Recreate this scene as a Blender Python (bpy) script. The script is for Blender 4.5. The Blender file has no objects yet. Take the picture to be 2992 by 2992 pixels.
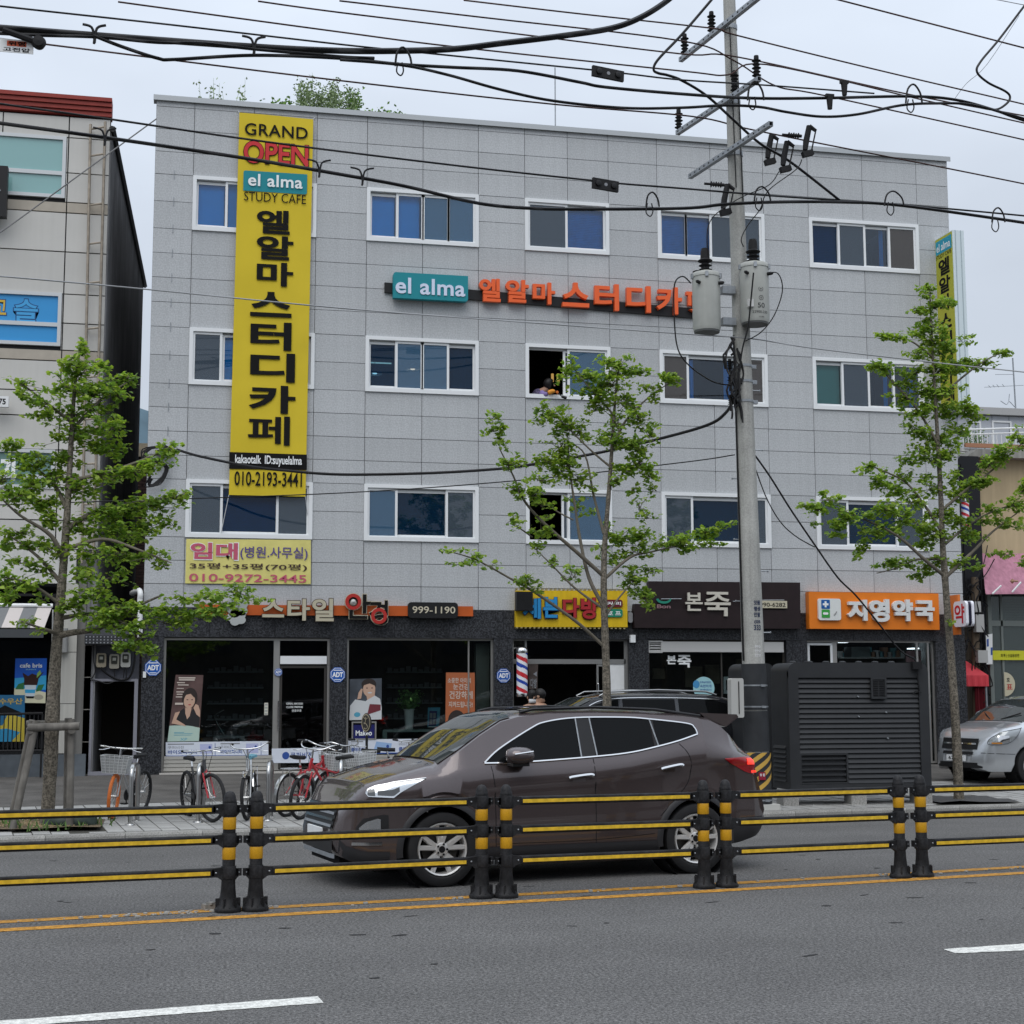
import bpy, bmesh, math, random
from math import sin, cos, tan, atan2, radians, pi, sqrt
from mathutils import Vector, Matrix
random.seed(7)
SC = bpy.context.scene
COL = SC.collection

# ------------------------------------------------------------------ camera
FPX, PITCH, ROLL, YAW, CAMH, FY = 4450.0, 0.118589, 0.0023716, 0.21441, 1.9, 31.0
cd = bpy.data.cameras.new('camera')
cam = bpy.data.objects.new('camera', cd)
COL.objects.link(cam)
cd.sensor_width = 36.0
cd.sensor_fit = 'HORIZONTAL'
cd.lens = 36.0 * FPX / 2992.0
cd.clip_start, cd.clip_end = 0.1, 6000
cam.location = (0, 0, CAMH)
cam.matrix_world = (Matrix.Translation((0, 0, CAMH)) @ Matrix.Rotation(-YAW, 4, 'Z') @
                    Matrix.Rotation(pi / 2 + PITCH, 4, 'X') @ Matrix.Rotation(-ROLL, 4, 'Z'))
SC.camera = cam

# ------------------------------------------------------------------ sky, sun, exposure
SUN_EL, SUN_AZ = radians(58), radians(205)      # azimuth clockwise from +Y: high and behind the photographer
w = bpy.data.worlds.new('World')
SC.world = w
w.use_nodes = True
nt = w.node_tree
nt.nodes.clear()
def wn(t, **k):
    n = nt.nodes.new(t)
    for a, b in k.items():
        setattr(n, a, b)
    return n
out = wn('ShaderNodeOutputWorld')
bg = wn('ShaderNodeBackground')
bg.inputs['Strength'].default_value = 0.124
sky = wn('ShaderNodeTexSky', sky_type='NISHITA', sun_disc=False)
sky.sun_elevation, sky.sun_rotation = SUN_EL, SUN_AZ
sky.dust_density = 4.0
tc = wn('ShaderNodeTexCoord')
sep = wn('ShaderNodeSeparateXYZ')
nt.links.new(tc.outputs['Generated'], sep.inputs[0])
# overcast layer: the CIE overcast gradient (zenith three times the horizon) under faint cloud
m1 = wn('ShaderNodeMath', operation='MAXIMUM'); m1.inputs[1].default_value = 0.0
nt.links.new(sep.outputs['Z'], m1.inputs[0])
m2 = wn('ShaderNodeMath', operation='MULTIPLY_ADD'); m2.inputs[1].default_value = 1.3; m2.inputs[2].default_value = 0.48
nt.links.new(m1.outputs[0], m2.inputs[0])
mp = wn('ShaderNodeMapping'); mp.inputs['Scale'].default_value = (2.2, 2.2, 5.5)
nt.links.new(tc.outputs['Generated'], mp.inputs[0])
nz = wn('ShaderNodeTexNoise'); nz.inputs['Scale'].default_value = 1.6; nz.inputs['Detail'].default_value = 4.0
nt.links.new(mp.outputs[0], nz.inputs['Vector'])
mr = wn('ShaderNodeMapRange'); mr.inputs[1].default_value = .3; mr.inputs[2].default_value = .7
mr.inputs[3].default_value = .90; mr.inputs[4].default_value = 1.08
nt.links.new(nz.outputs['Fac'], mr.inputs[0])
m3 = wn('ShaderNodeMath', operation='MULTIPLY')
nt.links.new(m2.outputs[0], m3.inputs[0]); nt.links.new(mr.outputs[0], m3.inputs[1])
ramp = wn('ShaderNodeValToRGB')
ramp.color_ramp.elements[0].color = (6.35, 6.9, 7.75, 1)
ramp.color_ramp.elements[1].color = (6.1, 6.75, 7.7, 1)
ramp.color_ramp.elements[1].position = .5
nt.links.new(m1.outputs[0], ramp.inputs[0])
vs = wn('ShaderNodeVectorMath', operation='SCALE')
nt.links.new(ramp.outputs[0], vs.inputs[0]); nt.links.new(m3.outputs[0], vs.inputs['Scale'])
mx = wn('ShaderNodeMixRGB'); mx.inputs[0].default_value = 0.9
nt.links.new(sky.outputs[0], mx.inputs[1]); nt.links.new(vs.outputs[0], mx.inputs[2])
nt.links.new(mx.outputs[0], bg.inputs['Color'])
nt.links.new(bg.outputs[0], out.inputs[0])
sd = bpy.data.lights.new('sun', 'SUN')
sd.energy, sd.angle, sd.color = 1.5, radians(55), (1, .97, .93)
so = bpy.data.objects.new('sun', sd)
COL.objects.link(so)
sdir = Vector((sin(SUN_AZ) * cos(SUN_EL), cos(SUN_AZ) * cos(SUN_EL), sin(SUN_EL)))
so.rotation_euler = sdir.to_track_quat('Z', 'Y').to_euler()
so.location = (0, -20, 40)
vsx = SC.view_settings
vsx.view_transform, vsx.look, vsx.gamma, vsx.use_curve_mapping, vsx.exposure = 'Standard', 'None', 1, False, 0.08
SC.cycles.use_denoising = True
SC.cycles.max_bounces = 8
SC.cycles.transparent_max_bounces = 12

# ------------------------------------------------------------------ measuring: photo pixel -> point on a real plane
def ray(px, py):
    x, z, d = (px - 1496) / FPX, (1496 - py) / FPX, 1.0
    cr, sr = cos(ROLL), sin(ROLL); x, z = cr * x - sr * z, sr * x + cr * z
    cp, sp = cos(PITCH), sin(PITCH); d, z = cp * d - sp * z, sp * d + cp * z
    c, s = cos(YAW), sin(YAW)
    return Vector((c * x + s * d, -s * x + c * d, z))
def fac(px, py, y=FY):
    r = ray(px, py); t = y / r.y
    return Vector((r.x * t, y, CAMH + r.z * t))
def gnd(px, py, z=0.0):
    r = ray(px, py); t = (z - CAMH) / r.z
    return Vector((r.x * t, r.y * t, z))
def pl(px, py, p0, n):
    r = ray(px, py); o = Vector((0, 0, CAMH)); p0 = Vector(p0); n = Vector(n)
    return o + r * ((p0 - o).dot(n) / r.dot(n))
KA = radians(8.0)                                    # the street runs 8 degrees off the facade
KD = Vector((cos(KA), sin(KA), 0)); KN = Vector((sin(KA), -cos(KA), 0))     # along the kerb, and towards the road
def kerb_y(x): return 20.62 + (x + 2.12) * tan(KA)
def walk_z(x, y):
    k = kerb_y(x)
    return .10 + .25 * max(0.0, min(1.0, (y - k) / (FY - k)))
def swk(px, py):
    z = .2
    for _ in range(8):
        p = gnd(px, py, z); z = walk_z(p.x, p.y)
    return gnd(px, py, z)

# ------------------------------------------------------------------ mesh helpers
class MB:
    def __init__(s): s.v, s.f, s.mi, s.cur = [], [], [], 0
    def add(s, vs, fs, m=None):
        b = len(s.v); s.v += [tuple(p) for p in vs]
        for f in fs:
            s.f.append(tuple(b + i for i in f)); s.mi.append(s.cur if m is None else m)
        return s
    def box(s, x0, x1, y0, y1, z0, z1, m=None):
        return s.add([(x0,y0,z0),(x1,y0,z0),(x1,y1,z0),(x0,y1,z0),(x0,y0,z1),(x1,y0,z1),(x1,y1,z1),(x0,y1,z1)],
                     [(0,3,2,1),(4,5,6,7),(0,1,5,4),(1,2,6,5),(2,3,7,6),(3,0,4,7)], m)
    def obox(s, c, size, M=None, m=None):
        M = M or Matrix.Identity(3); h = [q / 2 for q in size]; c = Vector(c)
        P = [c + M @ Vector((a * h[0], b * h[1], d * h[2])) for d in (-1, 1) for a, b in ((-1,-1),(1,-1),(1,1),(-1,1))]
        return s.add(P, [(0,3,2,1),(4,5,6,7),(0,1,5,4),(1,2,6,5),(2,3,7,6),(3,0,4,7)], m)
    def quad(s, a, b, c, d, m=None): return s.add([a, b, c, d], [(0,1,2,3)], m)
    def prism(s, pts, off, m=None):
        # polygon pts (3D, in order) extruded by vector off
        n = len(pts); off = Vector(off); P = [Vector(p) for p in pts]
        return s.add(P + [p + off for p in P], [tuple(range(n))[::-1], tuple(range(n, 2 * n))] +
                     [(i, (i + 1) % n, n + (i + 1) % n, n + i) for i in range(n)], m)
    def fprism(s, xz, y0, y1, m=None):
        # polygon in the facade's own x,z extruded from y0 (front) to y1
        return s.prism([(x, y0, z) for x, z in xz], (0, y1 - y0, 0), m)
    def tube(s, pts, r, n=6, m=None, cap=True):
        P = [Vector(p) for p in pts]; R = r if isinstance(r, (list, tuple)) else [r] * len(P)
        vs, fs = [], []; t0 = (P[1] - P[0]).normalized()
        u = t0.orthogonal().normalized()
        for i, p in enumerate(P):
            t = ((P[min(i + 1, len(P) - 1)] - P[max(i - 1, 0)])).normalized()
            u = (u - t * u.dot(t)); u = u.normalized() if u.length > 1e-6 else t.orthogonal().normalized()
            b = t.cross(u)
            for k in range(n):
                a = 2 * pi * k / n; vs.append(p + (u * cos(a) + b * sin(a)) * R[i])
        for i in range(len(P) - 1):
            for k in range(n):
                k2 = (k + 1) % n; fs.append((i * n + k, i * n + k2, (i + 1) * n + k2, (i + 1) * n + k))
        if cap:
            fs.append(tuple(range(n))[::-1]); fs.append(tuple((len(P) - 1) * n + k for k in range(n)))
        return s.add(vs, fs, m)
    def lathe(s, prof, org=(0,0,0), M=None, n=16, m=None, cap=True):
        M = M or Matrix.Identity(3); org = Vector(org); vs, fs = [], []
        for r, z in prof:
            for k in range(n):
                a = 2 * pi * k / n; vs.append(org + M @ Vector((r * cos(a), r * sin(a), z)))
        for i in range(len(prof) - 1):
            for k in range(n):
                k2 = (k + 1) % n; fs.append((i * n + k, i * n + k2, (i + 1) * n + k2, (i + 1) * n + k))
        if cap:
            fs.append(tuple(range(n))[::-1]); fs.append(tuple((len(prof) - 1) * n + k for k in range(n)))
        return s.add(vs, fs, m)
    def grid(s, rows, m=None, close=False):
        n = len(rows[0]); vs = [p for r in rows for p in r]; fs = []
        for i in range(len(rows) - 1):
            for k in range(n if close else n - 1):
                k2 = (k + 1) % n; fs.append((i * n + k, i * n + k2, (i + 1) * n + k2, (i + 1) * n + k))
        return s.add(vs, fs, m)
    def mesh(s, name, mats):
        me = bpy.data.meshes.new(name); me.from_pydata(s.v, [], s.f); me.update()
        for mm in (mats if isinstance(mats, (list, tuple)) else [mats]): me.materials.append(mm)
        me.polygons.foreach_set('material_index', s.mi)
        return me
    def build(s, name, mats, parent=None, smooth=None, fix=True):
        if not s.v: return None
        off = world_loc(parent) if parent else Vector((0, 0, 0))
        lo = Vector([min(p[i] for p in s.v) for i in range(3)]); hi = Vector([max(p[i] for p in s.v) for i in range(3)])
        c = (lo + hi) / 2
        if not parent: c.z = lo.z
        s.v = [tuple(Vector(p) - c) for p in s.v]
        me = s.mesh(name, mats)
        if fix:
            bm = bmesh.new(); bm.from_mesh(me); bmesh.ops.recalc_face_normals(bm, faces=bm.faces); bm.to_mesh(me); bm.free()
        if smooth is not None:
            me.polygons.foreach_set('use_smooth', [True] * len(me.polygons)); me.set_sharp_from_angle(angle=radians(smooth))
        o = bpy.data.objects.new(name, me); COL.objects.link(o)
        if parent: o.parent = parent
        o.location = c - off
        s.v, s.f, s.mi = [], [], []
        return o
def world_loc(o):
    p = Vector((0, 0, 0))
    while o: p += o.location; o = o.parent
    return p
def thing(name, label, cat, loc=(0, 0, 0), rz=0, group=None):
    o = bpy.data.objects.new(name, None); COL.objects.link(o)
    o.empty_display_size = .2; o.location = loc; o.rotation_euler = (0, 0, rz)
    o['label'] = label; o['category'] = cat
    if group: o['group'] = group
    return o
def tag(o, label=None, cat=None, group=None, kind=None):
    for k, v in (('label', label), ('category', cat), ('group', group), ('kind', kind)):
        if v: o[k] = v
    return o
def copy_tree(o, parent=None):
    c = o.copy(); COL.objects.link(c)
    if parent: c.parent = parent
    for ch in list(o.children): copy_tree(ch, c)
    return c
def share(proto, loc, parent, scale=None):
    # another object on the same mesh
    o = bpy.data.objects.new(proto.name.split('.')[0], proto.data); COL.objects.link(o)
    o.parent = parent; o.location = Vector(loc) - world_loc(parent)
    if scale: o.scale = scale
    return o
def smooth_line(pts, n=6):
    P = [Vector(p) for p in pts]; out_ = []
    for i in range(len(P) - 1):
        a, b, c, d = P[max(i - 1, 0)], P[i], P[i + 1], P[min(i + 2, len(P) - 1)]
        for k in range(n):
            t = k / n; t2, t3 = t * t, t * t * t
            out_.append(.5 * ((2 * b) + (c - a) * t + (2 * a - 5 * b + 4 * c - d) * t2 + (3 * b - a - 3 * c + d) * t3))
    out_.append(P[-1]); return out_
def lerp(a, b, t): return a + (b - a) * t
def curve(keys, x):
    # smooth interpolation through (x, y) keys
    if x <= keys[0][0]: return keys[0][1]
    for (x0, y0), (x1, y1) in zip(keys, keys[1:]):
        if x <= x1:
            t = (x - x0) / (x1 - x0); return y0 + (y1 - y0) * t
    return keys[-1][1]

# ------------------------------------------------------------------ lettering: built-in font outlines turned into meshes
_fc = {}
def glyphs(body, bold=0.0, spacing=1.0):
    key = (body, bold, spacing)
    if key not in _fc:
        cu = bpy.data.curves.new('lettering', 'FONT'); cu.body = body; cu.offset = bold; cu.space_character = spacing
        cu.resolution_u = 4; cu.align_x = 'LEFT'
        o = bpy.data.objects.new('lettering', cu); COL.objects.link(o)
        dg = bpy.context.evaluated_depsgraph_get(); ev = o.evaluated_get(dg); me = ev.to_mesh()
        vs = [tuple(v.co) for v in me.vertices]; fs = [tuple(p.vertices) for p in me.polygons]
        ev.to_mesh_clear(); bpy.data.objects.remove(o); bpy.data.curves.remove(cu)
        x0, x1 = min(v[0] for v in vs), max(v[0] for v in vs); y0, y1 = min(v[1] for v in vs), max(v[1] for v in vs)
        _fc[key] = ([((v[0] - x0) / (x1 - x0), (v[1] - y0) / (y1 - y0)) for v in vs], fs)
    return _fc[key]
def put_text(mb, body, fn, bold=0.0, depth=0.0, nrm=None, m=None, spacing=1.0):
    # fn(s, t) maps the unit box of the words to a point; depth extrudes along nrm (towards the reader)
    uv, fs = glyphs(body, bold, spacing)
    P = [Vector(fn(a, b)) for a, b in uv]
    if depth:
        nv = Vector(nrm) * depth; n = len(P); ed = {}
        for f in fs:
            for i in range(len(f)):
                a, b = f[i], f[(i + 1) % len(f)]
                if (b, a) in ed: ed.pop((b, a))
                else: ed[(a, b)] = 1
        mb.add([p + nv for p in P] + P, list(fs) + [(b, a, a + n, b + n) for a, b in ed], m)
    else: mb.add(P, fs, m)
    return mb
def box_fn(x0, x1, z0, z1, y): return lambda s, t: (lerp(x0, x1, s), y, lerp(z0, z1, t))
def px_fn(x0, y0, x1, y1, yp, drop0=0.0, drop1=0.0):
    # text box from photo corners on the plane Y = yp (left/top .. right/bottom)
    a, b = fac(x0, y0, yp), fac(x1, y1, yp)
    return lambda s, t: (lerp(a.x, b.x, s), yp, lerp(b.z, a.z, t))
def quad_fn(tl, tr, bl, br, yp):
    A, B, C, D = (fac(*q, yp) for q in (tl, tr, bl, br))
    return lambda s, t: lerp(lerp(C, D, s), lerp(A, B, s), t)

# ------------------------------------------------------------------ materials
def S(r, g, b):
    f = lambda c: c / 12.92 if c <= .04045 else ((c + .055) / 1.055) ** 2.4
    return tuple(f(c / 255) for c in (r, g, b))
_mats = {}
def mat(name, col, rough=.6, metal=0.0, var=0.0, vscale=6.0, bump=0.0, bscale=40.0, coat=0.0, emit=0.0, spec=.3,
        speck=None, rnd=0.0, streak=0.0, alpha=1.0, band=0.0, trans=None):
    if name in _mats: return _mats[name]
    m = bpy.data.materials.new(name); m.use_nodes = True; t = m.node_tree; b = t.nodes['Principled BSDF']
    L = t.links.new; c4 = (*col, 1)
    b.inputs['Base Color'].default_value = c4; b.inputs['Roughness'].default_value = rough
    b.inputs['Metallic'].default_value = metal; b.inputs['Coat Weight'].default_value = coat
    b.inputs['Coat Roughness'].default_value = .04; b.inputs['Specular IOR Level'].default_value = spec
    b.inputs['Alpha'].default_value = alpha
    if emit: b.inputs['Emission Color'].default_value = c4; b.inputs['Emission Strength'].default_value = emit
    co = None
    def tex(scale, detail=4, kind='ShaderNodeTexNoise', sc=(1, 1, 1)):
        nonlocal co
        if co is None: co = t.nodes.new('ShaderNodeTexCoord')
        n = t.nodes.new(kind); n.inputs['Scale'].default_value = scale
        if kind == 'ShaderNodeTexNoise': n.inputs['Detail'].default_value = detail
        if sc != (1, 1, 1):
            mm = t.nodes.new('ShaderNodeMapping'); mm.inputs['Scale'].default_value = sc
            L(co.outputs['Object'], mm.inputs[0]); L(mm.outputs[0], n.inputs['Vector'])
        else: L(co.outputs['Object'], n.inputs['Vector'])
        return n
    src = None
    def mul(val_out, lo, hi, f0=.3, f1=.7):
        nonlocal src
        r = t.nodes.new('ShaderNodeMapRange'); r.inputs[1].default_value, r.inputs[2].default_value = f0, f1
        r.inputs[3].default_value, r.inputs[4].default_value = lo, hi; L(val_out, r.inputs[0])
        x = t.nodes.new('ShaderNodeVectorMath'); x.operation = 'SCALE'; L(r.outputs[0], x.inputs['Scale'])
        if src is None: x.inputs[0].default_value = col
        else: L(src, x.inputs[0])
        src = x.outputs[0]
    if var: mul(tex(vscale).outputs['Fac'], 1 - var, 1 + var)
    if streak: mul(tex(5, 5, sc=(2.5, 2.5, .12)).outputs['Fac'], 1 - streak, 1 + streak * .3)
    if band: mul(tex(.9, 4, sc=(.05, 1, 1)).outputs['Fac'], 1 - band, 1 + band); mul(tex(.55, 5).outputs['Fac'], 1 - band * .8, 1 + band * .8)
    if speck:
        for sc_, lo, hi in speck: mul(tex(sc_, 2).outputs['Fac'], lo, hi, .38, .62)
    if rnd:
        oi = t.nodes.new('ShaderNodeObjectInfo'); mul(oi.outputs['Random'], 1 - rnd, 1 + rnd, 0, 1)
    if src is not None:
        L(src, b.inputs['Base Color'])
    if bump:
        n = tex(bscale, 3); bp = t.nodes.new('ShaderNodeBump'); bp.inputs['Strength'].default_value = bump
        bp.inputs['Distance'].default_value = .01; L(n.outputs['Fac'], bp.inputs['Height']); L(bp.outputs[0], b.inputs['Normal'])
    if trans:
        o = t.nodes['Material Output']; tl = t.nodes.new('ShaderNodeBsdfTranslucent'); tl.inputs[0].default_value = (*trans, 1)
        xx = t.nodes.new('ShaderNodeMixShader'); xx.inputs[0].default_value = .42; L(b.outputs[0], xx.inputs[1]); L(tl.outputs[0], xx.inputs[2]); L(xx.outputs[0], o.inputs[0])
    _mats[name] = m; return m
def glass(name, tint, refl=.08, rough=.02, opacity=0.0, dcol=(0, 0, 0)):
    # window glass: sees through with a tint, mirrors more at grazing angles; opacity adds a film or an insect screen
    if name in _mats: return _mats[name]
    m = bpy.data.materials.new(name); m.use_nodes = True; t = m.node_tree; t.nodes.clear(); L = t.links.new
    o = t.nodes.new('ShaderNodeOutputMaterial'); tr = t.nodes.new('ShaderNodeBsdfTransparent'); tr.inputs[0].default_value = (*tint, 1)
    base = tr
    if opacity:
        d = t.nodes.new('ShaderNodeBsdfDiffuse'); d.inputs[0].default_value = (*dcol, 1)
        x = t.nodes.new('ShaderNodeMixShader'); x.inputs[0].default_value = opacity; L(tr.outputs[0], x.inputs[1]); L(d.outputs[0], x.inputs[2]); base = x
    gl = t.nodes.new('ShaderNodeBsdfGlossy'); gl.inputs['Roughness'].default_value = rough
    lw = t.nodes.new('ShaderNodeFresnel'); lw.inputs[0].default_value = 1.5
    ad = t.nodes.new('ShaderNodeMath'); ad.operation = 'ADD'; ad.inputs[1].default_value = refl - .04; L(lw.outputs[0], ad.inputs[0])
    x = t.nodes.new('ShaderNodeMixShader'); L(ad.outputs[0], x.inputs[0]); L(base.outputs[0], x.inputs[1]); L(gl.outputs[0], x.inputs[2])
    L(x.outputs[0], o.inputs[0]); _mats[name] = m; return m


mb = MB()          # one builder, emptied by every build()
M_BLACK = mat('black_paint', (.012, .012, .013), .45)
M_DARK = mat('dark_void', (.004, .004, .005), .9)
M_RUBBER = mat('black_rubber', (.015, .015, .016), .75, var=.2)
M_CABLE = mat('cable_sheath', (.008, .008, .009), .55)
M_STEEL = mat('galvanised_steel', (.30, .32, .34), .45, .55, var=.15, vscale=12)
M_CHROME = mat('polished_metal', (.72, .72, .72), .12, 1.0)
M_SSTEEL = mat('brushed_stainless', (.5, .5, .49), .28, 1.0)
M_WHITE = mat('white_paint', (.72, .73, .73), .5, var=.05)
M_PVC = mat('white_window_plastic', (.74, .76, .77), .35)

# ================================================================== THE GROUND
M_ASPH = mat('asphalt', (.092, .090, .088), .85, band=.10, var=.06, vscale=1.3, bump=.6, bscale=70, speck=[(44, .6, 1.45), (100, .65, 1.42), (14, .92, 1.08)])
M_ASPH2 = mat('old_asphalt', (.085, .080, .074), .9, var=.25, vscale=2.0, bump=.5, bscale=60, speck=[(90, .75, 1.3)])
M_EARTH = mat('bare_ground', (.10, .095, .085), .95, var=.2, vscale=1)
M_KERB = mat('kerb_granite', (.25, .245, .23), .85, var=.15, vscale=3, bump=.3, bscale=60, speck=[(60, .8, 1.2)], rnd=.08)
M_PAVE = mat('paving_concrete', (.30, .297, .285), .85, var=.12, vscale=3, bump=.25, bscale=70, speck=[(80, .85, 1.12)], rnd=.10)
M_JOINT = mat('paving_joint_sand', (.045, .043, .036), .95, var=.3)
M_YLINE = mat('yellow_road_paint', (.48, .235, .035), .7, var=.12, vscale=9, speck=[(18, .66, 1.12), (80, .75, 1.15)])
M_WLINE = mat('white_road_paint', (.66, .66, .62), .7, var=.06, vscale=5, speck=[(22, .74, 1.06), (70, .8, 1.1)])
M_SOIL = mat('tree_pit_soil', (.12, .09, .055), .95, var=.4, vscale=14, bump=.8, bscale=30)

def K(s, d, z=0):
    # point s metres along the kerb line from X=-2.12 and d metres from it (positive = towards the shops)
    return Vector((-2.12, 20.62, 0)) + KD * s - KN * d + Vector((0, 0, z))

mb.quad((-400, -60, -.06), (500, -60, -.06), (500, 1200, -.06), (-400, 1200, -.06))
tag(mb.build('ground', M_EARTH), kind='structure')
a, b = K(-26, .02), K(46, .02)
mb.grid([[(a.x + KN.x * d, a.y + KN.y * d, 0), (b.x + KN.x * d, b.y + KN.y * d, 0)] for d in (0, 4, 8, 12, 15.5, 19)])
road = tag(mb.build('road', M_ASPH), kind='structure')

def lane_line(name, pts, wd, m, z=.004, jag=.004):
    P = smooth_line([Vector((p[0], p[1], z)) for p in pts], 30); rows = []
    for i, p in enumerate(P):
        t = (P[min(i + 1, len(P) - 1)] - P[max(i - 1, 0)]).normalized(); n = Vector((-t.y, t.x, 0))
        rows.append([p + n * (wd / 2 + random.uniform(-jag, jag)), p - n * (wd / 2 + random.uniform(-jag, jag))])
    mb.grid(rows); return mb.build(name, m, road)
lane_line('yellow_line', [(-6.5, 12.42), (-1.35, 13.27), (1.46, 13.72), (4.76, 14.22), (8.82, 14.93), (14, 15.85)], .17, M_YLINE)
lane_line('yellow_line', [(-6.5, 12.90), (-1.41, 13.74), (1.52, 14.21), (5.0, 14.72), (9.13, 15.44), (14, 16.3)], .17, M_YLINE)
def dash(q, z=.004):
    P = [gnd(*p, z) for p in q]; rows = []
    for i in range(41):
        t = i / 40; j = random.uniform(-.006, .006)
        rows.append([lerp(P[0], P[1], t) + Vector((0, j, 0)), lerp(P[3], P[2], t) + Vector((0, -j, 0))])
    mb.grid(rows); return mb.build('white_dash', M_WLINE, road)
dash([(-60, 2979), (922, 2908), (939, 2927), (-60, 2999)])
dash([(2750, 2779), (3250, 2747), (3260, 2774), (2786, 2791)])
# dark scuffs and tar marks, low litter by the fence
for k in range(70):
    x, y = random.uniform(-1.5, 11), random.uniform(10.2, 19)
    l, h_ = random.uniform(.03, .11), random.uniform(.012, .04); a0 = random.uniform(-.3, .5)
    pts = []
    for i in range(7):
        q = 2 * pi * i / 7; r = random.uniform(.6, 1)
        pts.append((x + l * r * cos(q) * cos(a0) - h_ * r * sin(q) * sin(a0), y + l * r * cos(q) * sin(a0) + h_ * r * sin(q) * cos(a0), .0035))
    mb.add(pts, [tuple(range(7))])
o = mb.build('tar_mark', mat('dark_tar', (.02, .02, .021), .7), road); o['kind'] = 'stuff'
for k in range(120):
    s = random.choice([random.gauss(.2, .35), random.uniform(-1.4, 9)])
    p = Vector((s, 13.97 + (s - .4) * .155 + random.gauss(0, .05), .004)); r = random.uniform(.006, .022)
    mb.obox(p + Vector((0, 0, r * .4)), (r * 2, r * 1.3, r * .8), Matrix.Rotation(random.uniform(0, 3), 3, 'Z'))
o = mb.build('road_grit', mat('pale_grit', (.4, .39, .36), .9, rnd=.2), road); o['kind'] = 'stuff'

# sidewalk: base slab (ruled from the kerb up to the shops), kerbstones, pavers
rows = []
for i in range(37):
    x = -22 + i * 1.5; k = kerb_y(x); rows.append([(x, k + .18, walk_z(x, k + .18) - .012)] + [(x, lerp(k, FY, q), walk_z(x, lerp(k, FY, q)) - .012) for q in (.3, .6, 1)] + [(x, 48, .338)])
mb.grid(rows)
walk = tag(mb.build('sidewalk', M_ASPH2), kind='structure')
ks = MB(); ks.add([(-.497,-.10,-.14),(.497,-.10,-.14),(.497,.10,-.14),(-.497,.10,-.14),(-.497,-.085,.0),(.497,-.085,.0),(.497,.10,.0),(-.497,.10,.0),(-.497,-.10,-.03),(.497,-.10,-.03)],
                  [(8,9,5,4),(0,1,9,8),(4,5,6,7),(1,2,6,5,9),(3,0,8,4,7),(2,3,7,6)])
kb = tag(bpy.data.objects.new('kerb', None), kind='structure'); COL.objects.link(kb)
kme = ks.mesh('kerbstone', M_KERB)
for i in range(26):
    o = bpy.data.objects.new('kerbstone', kme); COL.objects.link(o); o.parent = kb
    o.location = K(-3 + i, .1, .10 + random.uniform(-.003, .003)); o.rotation_euler.z = KA
# paver bedding and pavers
PW, PL = .235, .55
rows_n = 7
rows = []
for i in range(30):
    s = -4 + i; rows.append([tuple(Vector((K(s, d).x, K(s, d).y, walk_z(K(s, d).x, K(s, d).y) - .006))) for d in (.2, 1, 2, 3, .2 + PL * rows_n)])
mb.grid(rows); mb.build('paving_bed', M_JOINT, walk)
pv = MB(); g = .008
pv.add([(-PW/2+g,-PL/2+g,-.03),(PW/2-g,-PL/2+g,-.03),(PW/2-g,PL/2-g,-.03),(-PW/2+g,PL/2-g,-.03),(-PW/2+g,-PL/2+g,0),(PW/2-g,-PL/2+g,0),(PW/2-g,PL/2-g,0),(-PW/2+g,PL/2-g,0)],
       [(4,5,6,7),(0,1,5,4),(1,2,6,5),(2,3,7,6),(3,0,4,7)])
pme = pv.mesh('paving_stone', M_PAVE); rest = MB(); cnt = 0
TREEPITS = [(swk(130, 2405), .75), (swk(2798, 2343), .7), (Vector((6.2, 22.9, .2)), .7)]
for c in range(-4, 100):
    off = (c % 2) * .5 * PL + (c % 3) * .08
    for r in range(rows_n + 1):
        d = .2 + r * PL - off + PL / 2
        lo, hi = max(.2, d - PL / 2), min(.2 + PL * rows_n, d + PL / 2)
        if hi - lo < .06: continue
        d = (lo + hi) / 2; p = K(c * PW, d); p.z = walk_z(p.x, p.y) + random.uniform(-.004, .004)
        if any(abs(p.x - t.x) < r_ and abs(p.y - t.y) < r_ * 1.1 for t, r_ in TREEPITS): continue
        if cnt < 296 and p.x < 7.5:
            o = bpy.data.objects.new('paving_stone', pme); COL.objects.link(o); o.parent = walk
            o.location = p - walk.location; o.rotation_euler = (random.uniform(-.003, .003), random.uniform(-.004, .004), KA); o.rotation_euler.x += .024; o.scale.y = (hi - lo) / PL; cnt += 1
        else:
            Rm = Matrix.Rotation(KA, 3, 'Z') @ Matrix.Rotation(.024, 3, 'X'); rest.add([p + Rm @ Vector((v[0], v[1] * (hi - lo) / PL, v[2])) for v in pv.v], pv.f)
o = rest.build('paving_stones', M_PAVE, walk, fix=False); o['kind'] = 'stuff'
# tree pits: steel frame, soil and weeds
M_LEAFW = mat('weed_leaf', (.07, .13, .03), .7, var=.35, vscale=20)
for i, (t, r) in enumerate(TREEPITS):
    z = t.z + .004
    rows = [[(t.x + r * a, t.y + r * b, z + random.uniform(0, .035)) for a in (-1, -.5, 0, .5, 1)] for b in (-1, -.5, 0, .5, 1)]
    mb.grid(rows); mb.build('tree_pit', M_SOIL if i == 0 else mat('iron_grating', (.05, .05, .05), .7, var=.3, vscale=20), walk)
t = TREEPITS[0][0]
for k in range(170):
    q = random.uniform(0, 2 * pi); rr = random.choice([.65, .8, .55]) + random.gauss(0, .12)
    p = Vector((t.x + rr * cos(q), t.y + rr * sin(q), t.z)); l = random.uniform(.04, .2)
    e = Vector((random.gauss(0, .5), random.gauss(0, .5), 1)).normalized() * l; sd_ = Vector((random.uniform(-1, 1), random.uniform(-1, 1), 0)).normalized() * .012
    mb.add([p - sd_, p + sd_, p + e * .6 + sd_, p + e, p + e * .6 - sd_], [(0, 1, 2, 3, 4)])
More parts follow.
